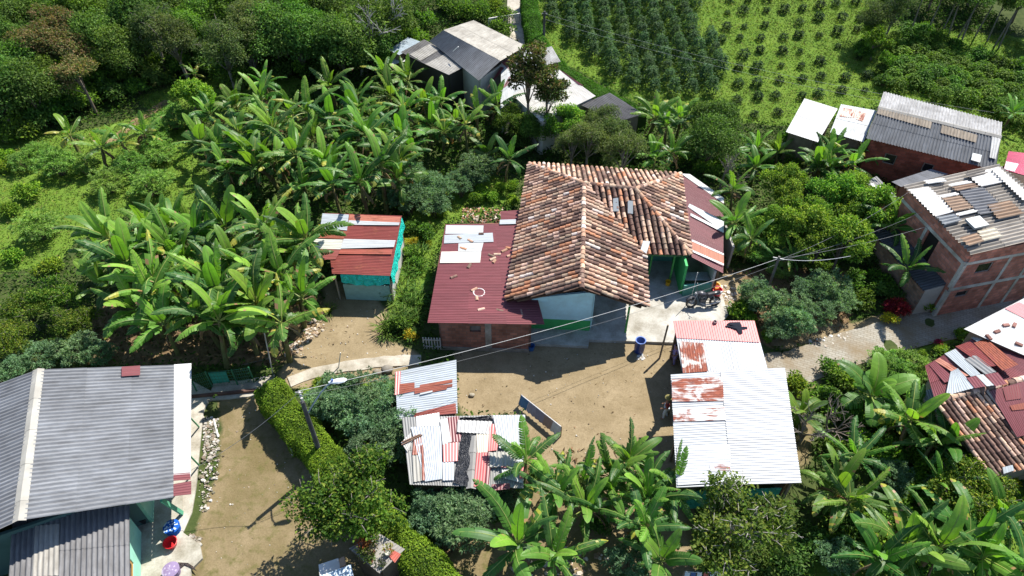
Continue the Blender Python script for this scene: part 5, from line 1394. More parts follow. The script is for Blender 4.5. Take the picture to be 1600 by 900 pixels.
one(B_RED, 'cordyline', 1405, 485, 1.0, 'plant with dark red leaves on the bank by the brick house', 'plant'); one(B_RED, 'cordyline', 1388, 480, .65, 'smaller dark red leaved plant just left of the larger red one', 'plant')
one(B_YEL, 'croton_bush', 1390, 498, .8, 'yellow leaved bush at the road edge near the red leaved plants', 'bush')
grove(B_DARK+B_MID, [(1370, 440), (1395, 432), (1425, 455), (1345, 470), (1360, 410), (1385, 455), (1410, 440), (1330, 440), (1425, 438), (1440, 462), (1418, 418), (1405, 395)], 'dark bush on the bank left of the two storey brick house', 'bush', 'bushes left of the brick house', name='bush', s=(.7, 1.1))
one(B_OCH, 'flowering_bush', 1385, 405, 1.0, 'ochre flowering bush on the bank beside the brick house', 'bush')
one(B_RED, 'flowering_plant', 1466, 537, .45, 'small plant with pink red flowers beside the lower road edge', 'plant')
grove(B_BRI, [(1495, 525), (1440, 552), (1470, 548), (1510, 516)], 'low bright bush on the verge below the road', 'bush', 'low bushes on the verge', name='bush', s=(.4, .6))
grove(F_GRN, [(1385, 578), (1400, 590), (1375, 560), (1430, 570)], 'feathery green shrub under the road near the rusty roofs', 'shrub', 'feathery shrubs under the road', name='shrub', s=(.6, .8))
# front shrubs and trees
grove(F_BLU, [(512, 628), (532, 612), (570, 622), (560, 655), (590, 645), (608, 672), (582, 692), (622, 655), (605, 625), (618, 690), (540, 640)], 'bluish feathery shrub in the plot between the clipped hedge and the silver roofed shed', 'shrub', 'bluish shrubs by the clipped hedge', name='shrub', s=(.72, .9))
one(B_BRI, 'bush', 497, 600, .5, 'small bright bush by the footpath behind the street lamp', 'bush')
grove(F_BLU, [(690, 800), (722, 785), (705, 815), (670, 795), (735, 810)], 'bluish feathery shrub below the patchwork roof beside the hedge', 'shrub', 'bluish shrubs below the patchwork roof', name='shrub', s=(.7, .9))
grove(F_BLU, [(770, 765), (795, 775)], 'bluish shrub in the shade of the patchwork shed', 'shrub', 'bluish shrubs in shade', name='shrub', s=(.55, .7))
one(F_BLU, 'shrub', 985, 882, .75, 'pale bluish shrub at the bottom edge in the middle', 'shrub')
one(T_CIT[0], 'citrus_tree', 552, 778, 1.0, 'large citrus tree with yellow tipped leaves over the clipped hedge', 'tree', yaw=.7)
one(T_TWIG[0], 'fruit_tree', 1150, 822, 1.0, 'tree with bare grey twigs among its leaves below the large white roof', 'tree', yaw=2.2)
grove(B_DARK, [(1225, 870), (1250, 850), (1280, 850), (1200, 895), (1310, 830)], 'dark bush in the shade between the twiggy tree and the bananas', 'bush', 'dark bushes by the twiggy tree', name='bush', s=(.8, 1.2))
one(T_CIT[1], 'fruit_tree', 1520, 770, .72, 'yellow green fruit tree below the clay tiles at the right', 'tree')
grove(F_BLU, [(1478, 778), (1395, 745), (1310, 875)], 'bluish shrub among the bananas at the lower right', 'shrub', 'bluish shrubs at lower right', name='shrub', s=(.6, .8))
grove(B_MID+B_BRI, [(1420, 690), (1440, 720), (1385, 650), (1400, 800), (1440, 780), (1380, 700), (1330, 650), (1300, 690), (1540, 800), (1350, 830), (1410, 760), (1275, 620), (1300, 580), (1320, 590), (1430, 745), (1460, 800), (1485, 780), (1370, 660), (1400, 700), (1340, 690), (1370, 810), (1500, 735), (1450, 690), (1560, 790), (1520, 820), (1400, 850), (1360, 860), (1440, 880), (1320, 850)], 'leafy green bush in the thicket right of the large white roof', 'bush', 'bushes right of the white roof', name='bush', s=(.7, 1.1))
one(B_YEL, 'croton_bush', 1580, 753, .7, 'round yellow bush under the eave of the right clay tiled house', 'bush')
grove(B_MID+B_DARK, [(845, 735), (900, 745), (780, 800), (935, 820), (880, 760)], 'green bush under the bananas in front of the yard', 'bush', 'bushes under the front bananas', name='bush', s=(.5, .75))
# far right forest with thin trunks
grove(T_THIN, [(1455, -10), (1475, -16), (1492, -4), (1512, -12), (1530, 0), (1548, -8), (1568, 4), (1590, 0), (1520, -2), (1600, 6)], 'slender tree with a thin bare trunk in the wood at the top right', 'tree', 'slender trees at top right', name='slender_tree', s=(.75, .95))
grove(T_DARK, [(1600, -12), (1530, -25), (1470, -25), (1625, 30)], 'dark full tree in the wood at the top right', 'tree', 'dark trees at top right', name='forest_tree', s=(.8, 1.0))
grove(T_OLV, [(1385, 18), (1405, 5), (1372, 32)], 'olive tree where the young coffee meets the top right wood', 'tree', 'olive trees by the young coffee', name='forest_tree', s=(.6, .8))
grove(T_BRI, [(1378, 62), (1365, 50), (1385, 90)], 'bright small tree along the right edge of the young coffee', 'tree', 'bright trees right of the young coffee', name='small_tree', s=(.5, .8))
grove(B_MID+B_DARK, [(1375, 110), (1382, 130), (1340, 70), (1350, 85), (1470, 65), (1500, 75), (1530, 85), (1560, 95), (1590, 110), (1440, 45)], 'bush along the border of the steep coffee plot', 'bush', 'bushes bordering the steep coffee plot', name='bush', s=(.8, 1.4))

# coffee fields
def field(kinds, poly, dx, dy, ang, label, group, s, stag=.5, jt=.15, name='coffee_shrub'):
    pts = np.array([gnd(x, max(y, -12))[:2] for x, y in poly]); c = pts.mean(0)
    ca, sa = math.cos(ang), math.sin(ang); n = 0
    for j in range(-40, 41):
        for i in range(-40, 41):
            u = i*dx+(stag*dx if j % 2 else 0)+rnd.uniform(-jt, jt); v = j*dy+rnd.uniform(-jt, jt)
            p = c+np.array([u*ca-v*sa, u*sa+v*ca])
            if not inpoly(p[0], p[1], pts) or rnd.random() < .04: continue
            z = float(hgt(*p)); q = proj(np.array([p[0], p[1], z]))
            if q[1] < -25 or q[0] > 1630: continue
            place(kinds[rnd.randrange(len(kinds))], name, (p[0], p[1], z), rnd.uniform(*s), label, 'coffee shrub', group, single=True); n += 1
    return n
n1 = field(C_TALL, [(850, -20), (866, 45), (906, 88), (955, 124), (985, 140), (1050, 157), (1140, 162), (1125, 85), (1090, 30), (1085, -20)], 1.62, 1.4, .02, 'tall dark coffee shrub in the close rows beside the far hedge', 'tall coffee rows', (.75, 1.08), 0, .16)
n2 = field(C_YNG, [(1100, -20), (1128, 70), (1150, 165), (1215, 205), (1240, 165), (1320, 165), (1375, 160), (1368, 60), (1362, -20)], 1.95, 2.3, .13, 'young dark coffee shrub dotted over the bright grass field', 'young coffee shrubs', (.55, 1.1), .5, .32)
n3 = field(C_MAT, [(1395, 60), (1425, 45), (1480, 80), (1560, 110), (1640, 160), (1640, 270), (1570, 190), (1480, 160), (1385, 140)], 1.3, 1.25, .3, 'green coffee shrub in the dense plot above the grey ridge roof', 'dense coffee plot', (.8, 1.15), .5, .3)

# ------------------------------------------------------------------ hedges
def hedge(pix, w, h, label, seed, cols, lpm=900, L=.09):
    r = np.random.default_rng(seed)
    P = [stand(x, y, h)[:2] for x, y in pix]
    t = []
    for a, b in zip(P[:-1], P[1:]):
        k = max(1, int(np.linalg.norm(b-a)/.4)); t += [a+(b-a)*i/k for i in range(k)]
    t.append(P[-1]); t = np.array(t); n = len(t)
    root = thing('hedge', label, 'hedge', (*t[n//2], float(hgt(*t[n//2]))))
    d = np.gradient(t, axis=0); d /= np.linalg.norm(d, axis=1, keepdims=True); s = np.stack([-d[:, 1], d[:, 0]], 1)
    wob = 1+.09*np.sin(np.arange(n)*.9)+.06*np.sin(np.arange(n)*2.3)+r.normal(0, .035, n)
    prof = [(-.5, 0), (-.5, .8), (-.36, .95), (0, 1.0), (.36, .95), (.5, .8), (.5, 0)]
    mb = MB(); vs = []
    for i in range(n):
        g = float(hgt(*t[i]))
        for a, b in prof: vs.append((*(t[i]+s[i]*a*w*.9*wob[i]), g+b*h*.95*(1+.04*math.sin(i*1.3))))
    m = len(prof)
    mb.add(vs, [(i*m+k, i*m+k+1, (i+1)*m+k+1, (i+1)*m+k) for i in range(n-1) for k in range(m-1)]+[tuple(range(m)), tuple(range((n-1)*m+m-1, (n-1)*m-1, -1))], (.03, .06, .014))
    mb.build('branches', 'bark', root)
    N = int(lpm*n*.4)
    i = r.integers(0, n-1, N); f = r.random(N); q = r.random(N)*(m-1); k = q.astype(int); fq = q-k
    pr = np.array(prof); a = pr[k]*(1-fq[:, None])+pr[np.minimum(k+1, m-1)]*fq[:, None]
    c = t[i]*(1-f[:, None])+t[i+1]*f[:, None]; wb = (wob[i]*(1-f)+wob[i+1]*f)
    xy = c+s[i]*(a[:, 0]*w*wb)[:, None]; z = hgt(xy[:, 0], xy[:, 1])+a[:, 1]*h*(1+.04*np.sin((i+f)*1.3))+r.normal(0, .035, N)+(r.random(N) < .03)*r.uniform(0, .22, N)
    nrm = np.concatenate([s[i]*a[:, :1]*1.6, np.maximum(.15, a[:, 1:]*1.1-.1)], 1)+r.normal(0, .35, (N, 3))
    pos = np.column_stack([xy, z])
    col = pal(r, N, cols, .28)*(1+.22*np.sin(pos[:, :1]*2.1)*np.sin(pos[:, 1:2]*1.7))
    o = bpy.data.objects.new('foliage', leafmesh('foliage', pos-wl(root), r.normal(0, 1, (N, 3)), nrm, r.uniform(.7, 1.4, N)*L, r.uniform(.7, 1.3, N)*L*.6, col)); COL.objects.link(o); o.parent = root
hedge([(416, 598), (445, 638), (487, 684), (520, 728), (555, 772), (600, 815), (640, 852), (680, 892), (720, 935)], 1.5, 1.5, 'clipped bright green hedge running past the street lamp and under the citrus tree', 61, ((.10, .20, .018), (.14, .25, .024), (.07, .15, .016)), 2600)
hedge([(826, -15), (830, 20), (838, 55), (856, 86), (885, 112), (925, 134), (968, 156), (1003, 178)], 1.6, 1.6, 'clipped hedge between the far white roofs and the coffee rows', 62, ((.05, .125, .016), (.07, .155, .02), (.04, .10, .014)), 1600, .11)

# ------------------------------------------------------------------ ground cover nobody could count
NOGO = YARD+OLIVE+[W2((826, 537), (919, 541), (1053, 535), (1060, 515), (1125, 512), (1138, 492), (1126, 452), (1108, 420), (1085, 395), (1070, 330), (1030, 275), (828, 275), (812, 345), (705, 352), (675, 505), (690, 545)),
    W2((1190, 600), (1300, 578), (1420, 545), (1600, 490), (1640, 440), (1560, 455), (1440, 492), (1330, 520), (1190, 560)), W2((0, 560), (335, 600), (345, 680), (310, 920), (0, 920)),
    W2((450, 605), (540, 580), (655, 570), (655, 553), (540, 560), (450, 580)), W2((1045, 500), (1190, 495), (1270, 780), (1045, 790)), W2((800, -50), (828, -50), (845, 80), (780, 140), (760, 100))]
def cover(name, label, cat, polys, dens, H, L, Wd, cols, seed, far=84, inv=False, droop=.1, spread=1.0, lump=.8):
    r = np.random.default_rng(seed)
    N = int(96*(far-9)*dens)
    x = r.uniform(-48, 48, N); y = r.uniform(9, far, N)
    g = hgt(x, y)
    v = np.column_stack([x, y, g])-CAM; w = v @ FW
    px = 800+FPX*(v @ RT)/w; py = 450-FPX*(v @ UP)/w
    k = (px > -330) & (px < 1930) & (py > -70) & (py < 1080)
    if polys is not None:
        m = np.zeros(N, bool)
        for p in polys: m |= inpoly(x, y, p)
        k &= m
    for p in NOGO: k &= ~inpoly(x, y, p)
    if inv:
        for p in inv: k &= ~inpoly(x, y, p)
    x, y, g = x[k], y[k], g[k]; n = len(x)
    lm = .5+.5*np.sin(x*1.1+1.3*np.sin(y*.7))*np.sin(y*1.2+1.7*np.sin(x*.5)); lm2 = .5+.5*np.sin(x*3.1+y*2.2)*np.sin(y*2.9-x*1.3)
    h = H*(1-lump+lump*(lm*.7+lm2*.5))
    z = g+h*r.random(n)**.55
    d = r.normal(0, 1, (n, 3)); d[:, 2] = d[:, 2]*.5-droop
    nrm = np.tile([0, 0, 1.0], (n, 1))+r.normal(0, .5*spread, (n, 3))
    far_ = np.clip((y-20)/50, 0, 1)
    col = pal(r, n, cols, .28)*(.78+.44*lm2[:, None])*(1+.15*np.sin(x*.35+y*.2))[:, None]
    me = leafmesh(name, np.column_stack([x, y, z]), d, nrm, r.uniform(.6, 1.4, n)*L*(1+.4*far_), r.uniform(.6, 1.3, n)*Wd*(1+.4*far_), col, 'grass')
    o = bpy.data.objects.new(name, me); COL.objects.link(o); stuff(o, label, cat)
    return n
c1 = cover('grass', 'bright weeds and grass covering the meadow and the coffee fields', 'grass', MEADOW, 42, .32, .17, .055, ((.10, .195, .022), (.15, .235, .03), (.185, .24, .045), (.08, .165, .035), (.19, .19, .07)), 71)
c2 = cover('undergrowth', 'low tangled green undergrowth between the trees and houses', 'undergrowth', None, 34, .75, .22, .11, ((.04, .095, .018), (.065, .14, .024), (.09, .17, .03), (.03, .07, .016)), 72, inv=MEADOW+LITTER)
c3 = cover('undergrowth', 'sparse green weeds growing through the leaf litter under the bananas', 'undergrowth', LITTER, 9, .45, .2, .09, ((.04, .095, .018), (.07, .15, .024)), 73)
NOGO_ = NOGO; NOGO = NOGO[3:]
c4 = cover('leaf_litter', 'dry brown leaves lying under the banana plants', 'leaf litter', LITTER, 9, .06, .34, .09, ((.26, .18, .10), (.17, .11, .06), (.36, .27, .17), (.10, .07, .04)), 74)
c6 = cover('leaf_litter', 'scattered dry leaves and straw on the bare earth of the yards', 'leaf litter', YARD+OLIVE, 1.1, .03, .16, .05, ((.26, .18, .10), (.17, .11, .06), (.40, .32, .2), (.12, .09, .05)), 76)
EDGE = [W2((296, 860), (345, 740), (350, 640), (390, 620), (400, 700), (360, 800), (330, 915), (296, 915)), W2((716, 640), (860, 640), (870, 740), (820, 740), (820, 652), (716, 650)), W2((1200, 545), (1300, 535), (1340, 515), (1210, 520))]
c5 = cover('grass', 'thin dry grass on the edges of the bare earth', 'grass', EDGE+OLIVE[:1], 7, .07, .10, .03, ((.16, .15, .05), (.11, .14, .04), (.22, .18, .08)), 75, lump=.3)
NOGO = NOGO_

def stones(name, label, cat, polys, n, size, cols, seed, zz=.0):
    r = random.Random(seed); mb = MB()
    pl = [(p, np.array(p).min(0), np.array(p).max(0)) for p in polys]
    k = 0
    while k < n:
        p, lo, hi = r.choice(pl); x, y = r.uniform(lo[0], hi[0]), r.uniform(lo[1], hi[1])
        if not inpoly(x, y, p): continue
        k += 1
        s = r.uniform(*size)*(.5+r.random()**2); a = r.uniform(0, 6.28); z = float(hgt(x, y))+zz
        vs = []
        for dz in (-.25, .3):
            for q in range(5):
                b = a+q*1.257+r.uniform(-.3, .3); vs.append((x+s*math.cos(b)*r.uniform(.7, 1.1)*(1 if dz < 0 else .7), y+s*math.sin(b)*r.uniform(.7, 1.1)*(1 if dz < 0 else .7), z+s*dz+r.uniform(0, .2)*s))
        mb.add(vs, [(5, 6, 7, 8, 9)]+[(q, (q+1) % 5, 5+(q+1) % 5, 5+q) for q in range(5)], jit(r.choice(cols), .2, r))
    o = mb.build(name, 'concrete'); stuff(o, label, cat)
PALES = ((.62, .58, .52), (.45, .42, .37), (.72, .70, .66), (.35, .28, .22))
stones('rubble', 'pale stones and broken tiles heaped along the grey house', 'rubble', [W2((318, 650), (342, 655), (342, 740), (325, 800), (308, 800), (316, 700)), W2((296, 835), (315, 840), (310, 870), (296, 865)), W2((318, 650), (342, 655), (338, 720), (318, 720))], 850, (.035, .10), ((.5, .46, .41), (.38, .35, .31), (.62, .60, .56), (.3, .24, .19), (.22, .2, .14)), 1)
stones('rubble', 'broken clay tiles and bricks piled behind the brick outbuilding', 'rubble', [W2((725, 325), (790, 325), (790, 348), (720, 348))], 220, (.07, .16), ((.42, .2, .13), (.5, .28, .2), (.55, .48, .4)), 2)
stones('rubble', 'stones and rubble along the bank of the road', 'rubble', [W2((1255, 535), (1340, 515), (1330, 530), (1290, 548)), W2((1118, 445), (1150, 450), (1150, 490), (1128, 490)), W2((1350, 565), (1400, 548), (1400, 553), (1355, 572)), W2((1440, 485), (1500, 470), (1500, 476), (1440, 492))], 330, (.05, .14), PALES, 3)
stones('gravel', 'small stones and scraps scattered on the bare earth', 'gravel', [YARD[0], YARD[1], OLIVE[0]], 420, (.015, .05), PALES+((.2, .15, .1),), 4)
stones('rubble', 'dry cut leaves and husks heaped beside the banana grove', 'rubble', [W2((472, 510), (500, 490), (508, 515), (480, 535)), W2((445, 540), (480, 530), (470, 550), (445, 556)), W2((790, 860), (880, 850), (960, 870), (900, 905), (790, 900))], 300, (.05, .14), ((.5, .42, .34), (.36, .26, .18), (.62, .55, .47)), 5)
grove(B_MID+F_GRN, [(1185, 395), (1210, 405), (1245, 405), (1265, 415), (1190, 360), (1175, 345), (1215, 425), (1290, 415), (1310, 405), (1165, 385)], 'mixed green shrub below the lush trees on the bank', 'shrub', 'shrubs below the lush trees', name='shrub', s=(.6, .9))
grove(BANA, [(1235, 395), (1170, 372)], 'small banana plant among the shrubs below the lush trees', 'banana plant', 'small bananas below the lush trees', s=(.6, .75))

grove(T_DARK+T_MID, [(-90, 60), (-150, 130), (-60, 0), (1690, 20), (1740, 60), (1790, 110)], 'tree of the woods just beyond the edge of the picture', 'tree', 'trees beyond the frame', 'forest_tree', s=(.8, 1.1))
grove(B_MID+B_BRI+F_GRN, [(-60, 420), (-110, 360), (-90, 480), (-170, 420), (1700, 330), (1760, 380), (1720, 440), (1790, 500), (1750, 560), (1800, 640), (1740, 700), (1680, 780), (1760, 820), (1830, 420), (1700, 240), (1780, 270)], 'green bush just beyond the edge of the picture', 'bush', 'bushes beyond the frame', name='bush', s=(.9, 1.5))
grove(BANA, [(1670, 840), (1720, 880), (1690, 760), (1750, 760)], 'banana plant just beyond the right edge of the picture', 'banana plant', 'bananas beyond the frame', s=(.85, 1.05))

grove(B_MID+B_DARK+B_BRI, [(30, 180), (70, 150), (110, 150), (160, 120), (200, 115), (250, 95), (290, 100), (330, 95), (450, 90), (490, 95), (530, 100), (570, 100), (20, 140), (340, 55), (410, 95), (120, 100), (260, 70)], 'green bush in the undergrowth below the trees of the upper left forest', 'bush', 'bushes below the forest trees', name='bush', s=(1.2, 1.9))
# ------------------------------------------------------------------ poles, lamp and wires
def sag(a, b, s, n=18):
    return [a+(b-a)*t-np.array([0, 0, s*4*t*(1-t)]) for t in np.linspace(0, 1, n)]
POLE_B = at(506, 725, 0); POLE_B[2] = 0
PT = np.array([POLE_B[0], POLE_B[1], 5.7])
LP = thing('street_lamp', 'dark utility pole with a curved arm and street light standing in the clipped hedge', 'street lamp', POLE_B)
def street_lamp():
    mb = MB(); tube(mb, [POLE_B-(0, 0, .3), POLE_B+(0, 0, 4.95)], [.13, .095], (.10, .10, .105), 10); mb.build('pole', 'concrete', LP)
    mb = MB(); tube(mb, [POLE_B+(0, 0, 4.9), PT], [.03, .03], (.25, .26, .28), 6); tube(mb, [PT-(.16, 0, .1), PT+(.16, 0, -.1)], .03, (.3, .3, .3), 6)
    mb.build('wire_rack', 'metal', LP)
    mb = MB()
    for z in (5.2, 5.4, 5.6): lathe(mb, POLE_B+(.05, -.05, z), [(0, 0), (.05, 0), (.06, .04), (.05, .08), (0, .08)], (.5, .48, .45), 8)
    mb.build('insulator', 'plastic', LP)
    tip = at(519, 597, 5.9); s = POLE_B+(0, 0, 4.0)
    mb = MB(); k = tip-s
    tube(mb, [s, s+k*.25+(0, 0, .10), s+k*.6+(0, 0, .20), s+k*.85+(0, 0, .14), tip], .035, (.30, .36, .42), 7); mb.build('arm', 'metal', LP)
    mb = MB(); d = unit(np.array([k[0], k[1], 0])); sd = np.array([-d[1], d[0], 0]); c = tip
    prof = [(-.15, .05, .05), (0, .10, .08), (.25, .15, .09), (.5, .13, .07), (.62, .04, .03)]
    vs = []
    for t, ww, hh in prof:
        for a in range(8): vs.append(c+d*t+sd*ww*math.cos(a*.7854)+np.array([0, 0, hh*math.sin(a*.7854)]))
    mb.add(vs, [(i*8+a, i*8+(a+1) % 8, (i+1)*8+(a+1) % 8, (i+1)*8+a) for i in range(4) for a in range(8)]+[tuple(range(7, -1, -1)), tuple(range(32, 40))], (.72, .74, .76))
    h = mb.build('lamp_head', 'plastic', LP)
    mb = MB(); lathe(mb, c+d*.02+(0, 0, .08), [(.05, 0), (.05, .09), (0, .09)], (.10, .16, .4), 8); mb.build('photocell', 'plastic', h)
street_lamp()
P2B = at(1196, 462, 0); P2T = np.array([P2B[0], P2B[1], 0]); 
for _z in np.arange(2, 9, .05):
    if proj(np.array([P2B[0], P2B[1], _z]))[1] < 404: P2T = np.array([P2B[0], P2B[1], _z]); break
up_ = thing('utility_pole', 'slender utility pole with wires on the bushy bank above the road', 'utility pole', P2B)
mb = MB(); tube(mb, [P2B-(0, 0, .3), P2T+(0, 0, .15)], [.10, .07], (.15, .14, .13), 8); mb.build('pole', 'wood', up_)
mb = MB(); bar(mb, P2T+(-.3, .1, 0), P2T+(.3, -.1, 0), .06, .06, (.3, .3, .3)); mb.build('crossarm', 'metal', up_)
fp = gnd(849, 78); ft = thing('utility_pole', 'dark utility pole rising from the far hedge beside the white roofs', 'utility pole', fp)
mb = MB(); tube(mb, [fp-(0, 0, .3), fp+(0, 0, 3.6)], [.14, .10], (.10, .10, .10), 8); mb.build('pole', 'concrete', ft)
mb = MB(); bar(mb, fp+(-.25, 0, 3.4), fp+(.25, 0, 3.4), .07, .07, (.2, .2, .2)); mb.build('crossarm', 'metal', ft)

def wire(label, pts, r=.02, col=(.7, .7, .68)):
    mb = MB(); tube(mb, pts, r, col, 5, False); tag(mb.build('overhead_wire', 'plastic'), label, 'wire')
wire('thick pale cable from the street lamp pole across the dirt yard to the far pole', sag(PT, P2T, .55, 30), .011, (.55, .55, .53))
wire('thin dark overhead wire running just below the thick pale cable across the yard', sag(PT-(0, 0, .35), P2T-(.1, 0, .5), .8, 30), .007, (.2, .2, .2))
wire('pale wire from the bank pole up to the wall of the bare brick house', sag(P2T, at(1465, 349, 4.6), .3), .008, (.35, .35, .34))
wire('second wire to the brick house, reaching its wall left of the other', sag(P2T-(0, 0, .2), at(1442, 331, 4.6), .35), .007, (.3, .3, .3))
wire('short bright service wire from the pole on the bank into the lush trees', sag(P2T, at(1329, 400, 3.4), .25), .015, (.7, .7, .68))
wire('wire from the bank pole over lush trees to the brick house roof', sag(P2T-(0, 0, .1), at(1420, 300, 5.2), .5), .007, (.3, .3, .3))
far_l, far_r = fp+(0, 0, 3.4), np.array([36., 46., 3.4])
wire('upper of two faint wires crossing the coffee rows', sag(far_l, far_r, .7, 26), .006, (.45, .47, .45)); wire('lower of the two faint wires crossing the coffee rows', sag(far_l-(0, 0, .5), far_r-(0, 0, .6), .7, 26), .006, (.45, .47, .45))
wire('long wire from the street lamp pole over the left yard to the grey roof', sag(PT-(0, 0, .1), at(298, 735, 2.8), .3), .010, (.2, .2, .2))

# ------------------------------------------------------------------ yard things
def local(o, yaw):
    c, s = math.cos(yaw), math.sin(yaw)
    return lambda x, y, z: np.array([o[0]+x*c-y*s, o[1]+x*s+y*c, o[2]+z])
def motorcycle():
    o = at(1098, 479, .15); T0 = local(o, math.radians(186)); T = lambda x, y, z: T0(x*1.12, y*1.25, z*1.1)
    def Q(x, y, z): return T(x, y-.16*z, z)          # leans on its stand
    t = thing('motorcycle', 'black motorcycle parked on the concrete by the tiled house', 'motorcycle', o)
    BK = (.018, .018, .02); SV = (.45, .45, .46)
    def wheel(x):
        mb = MB(); tube(mb, [Q(x+.27*math.cos(a), 0, .30+.27*math.sin(a)) for a in np.linspace(0, 2*math.pi, 25)], .052, (.02, .02, .02), 7, False); w = mb.build('wheel', 'plastic', t)
        mb = MB(); tube(mb, [Q(x+.2*math.cos(a), 0, .30+.2*math.sin(a)) for a in np.linspace(0, 2*math.pi, 21)], .018, (.12, .12, .12), 5, False)
        for a in np.linspace(0, math.pi, 6)[:-1]: tube(mb, [Q(x+.2*math.cos(a), 0, .3+.2*math.sin(a)), Q(x-.2*math.cos(a), 0, .3-.2*math.sin(a))], .010, (.15, .15, .15), 4)
        tube(mb, [Q(x, -.09, .3), Q(x, .09, .3)], .05, SV, 8); mb.build('rim', 'metal', w)
    wheel(.66); wheel(-.62)
    mb = MB()
    for s in (-.08, .08): tube(mb, [Q(.66, s, .30), Q(.5, s, .70), Q(.42, s, .95)], .024, SV, 6)
    mb.build('fork', 'metal', t)
    mb = MB(); tube(mb, [Q(.40, 0, .88), Q(.10, 0, .70), Q(-.35, 0, .70), Q(-.75, 0, .80)], .03, BK, 6); tube(mb, [Q(.38, 0, .82), Q(.22, 0, .35), Q(-.12, 0, .30), Q(-.2, 0, .68)], .026, BK, 6)
    for s in (-.09, .09): tube(mb, [Q(-.1, s, .32), Q(-.62, s, .30)], .024, BK, 6); tube(mb, [Q(-.6, s, .32), Q(-.48, s, .72)], .024, SV, 6)
    mb.build('frame', 'metal', t)
    mb = MB()
    for x0, x1, w, h in ((-.10, .22, .15, .24),):
        box(mb, Q(.07, 0, .42), .3, .2, .26, (.10, .10, .105), math.radians(186)); lathe(mb, Q(.12, 0, .52), [(.09, 0), (.11, .06), (.08, .16), (0, .17)], (.16, .16, .16), 9)
    mb.build('engine', 'metal', t)
    def loft(nm, secs, col, mat):
        mb = MB(); vs = []
        for x, z, w, h in secs:
            for a in range(10): vs.append(Q(x, w*math.cos(a*.628), z+h*math.sin(a*.628)))
        n = len(secs); mb.add(vs, [(i*10+a, i*10+(a+1) % 10, (i+1)*10+(a+1) % 10, (i+1)*10+a) for i in range(n-1) for a in range(10)]+[tuple(range(9, -1, -1)), tuple(range((n-1)*10, n*10))], col)
        return mb.build(nm, mat, t, True)
    loft('fuel_tank', [(.42, .86, .05, .04), (.34, .86, .14, .10), (.16, .86, .16, .12), (-.02, .82, .10, .08), (-.08, .79, .07, .05)], (.05, .05, .06), 'plastic')
    loft('seat', [(-.02, .80, .09, .04), (-.2, .79, .13, .06), (-.5, .84, .13, .06), (-.8, .90, .09, .05)], (.02, .02, .022), 'plastic')
    loft('tail', [(-.62, .76, .10, .06), (-.85, .84, .08, .05), (-.98, .88, .03, .03)], (.3, .3, .32), 'plastic')
    mb = MB(); tube(mb, [Q(.28, -.36, 1.02), Q(.40, -.2, 1.04), Q(.42, 0, .98), Q(.40, .2, 1.04), Q(.28, .36, 1.02)], .018, BK, 6); mb.build('handlebar', 'metal', t)
    mb = MB(); lathe(mb, Q(.50, 0, .88), [(.02, -.08), (.08, -.04), (.10, .04), (0, .06)], (.4, .4, .42), 10, Q(1, 0, 0)-Q(0, 0, 0)); mb.build('headlight', 'plastic', t)
    for s in (-1, 1):
        mb = MB(); tube(mb, [Q(.33, s*.25, 1.03), Q(.34, s*.30, 1.16)], .008, BK, 4); box(mb, Q(.33, s*.33, 1.19), .02, .12, .07, (.2, .2, .21), math.radians(186)); mb.build('mirror', 'plastic', t)
    mb = MB(); tube(mb, [Q(.2, .10, .35), Q(.0, .14, .24), Q(-.3, .16, .28), Q(-.85, .17, .42)], [.025, .025, .045, .05], SV, 8); mb.build('exhaust', 'metal', t)
    mb = MB(); arc = [Q(.66+.35*math.cos(a), 0, .3+.35*math.sin(a)) for a in np.linspace(.5, 2.4, 8)]; s_ = Q(0, .07, 0)-Q(0, 0, 0)
    mb.add([p+s_*k for p in arc for k in (-1, 1)], [(2*i, 2*i+1, 2*i+3, 2*i+2) for i in range(7)], (.06, .06, .065)); mb.build('front_fender', 'plastic', t)
    mb = MB(); tube(mb, [Q(-.05, .05, .3), Q(-.1, .25, -.04)], .014, BK, 5); mb.build('side_stand', 'metal', t)
motorcycle()

def vessel(name, label, cat, px, py, z, prof, col, extra=None, seg=18, group=None, mat='plastic', part='body'):
    p = at(px, py, z)
    mb = MB(); lathe(mb, p, prof, col, seg)
    return tag(mb.build(name, mat, smooth=False), label, cat, group), p
BAR = thing('barrel', 'open blue plastic barrel standing at the edge of the concrete porch', 'barrel', at(998, 549, 0))
_p = at(998, 549, 0)
mb = MB(); lathe(mb, _p, [(0, 0), (.25, 0), (.27, .04), (.29, .25), (.28, .30), (.30, .45), (.28, .60), (.29, .66), (.27, .86), (.29, .89), (.29, .92), (.24, .92), (.24, .35), (0, .33)], (.012, .035, .17), 20); mb.build('body', 'plastic', BAR, True)
mb = MB(); lathe(mb, _p, [(.285, .895), (.30, .90), (.30, .935), (.245, .935), (.24, .90)], (.05, .14, .45), 20); mb.build('rim', 'plastic', BAR)
stones('gravel', 'patch of white lime pebbles beside the blue barrel', 'gravel', [[at(x, y, 0)[:2] for x, y in ((994, 556), (1003, 551), (1010, 556), (1006, 562), (996, 562))]], 60, (.03, .06), ((.7, .7, .68),), 12)
vessel('bucket', 'small blue bucket at the foot of the brick wall corner', 'bucket', 830, 546, 0, [(0, 0), (.15, 0), (.19, .32), (.21, .33), (.18, .33), (.14, .05), (0, .05)], (.03, .12, .35))
vessel('bucket', 'yellow bucket standing on the shaded porch', 'bucket', 1043, 445, .15, [(0, 0), (.13, 0), (.16, .30), (.18, .31), (.15, .31), (.12, .04), (0, .04)], (.75, .42, .02))
vessel('bucket', 'bright red bucket on the rubble behind the motorcycle', 'bucket', 1119, 462, .05, [(0, 0), (.22, 0), (.30, .50), (.32, .52), (.27, .52), (.21, .06), (0, .06)], (.66, .02, .03))
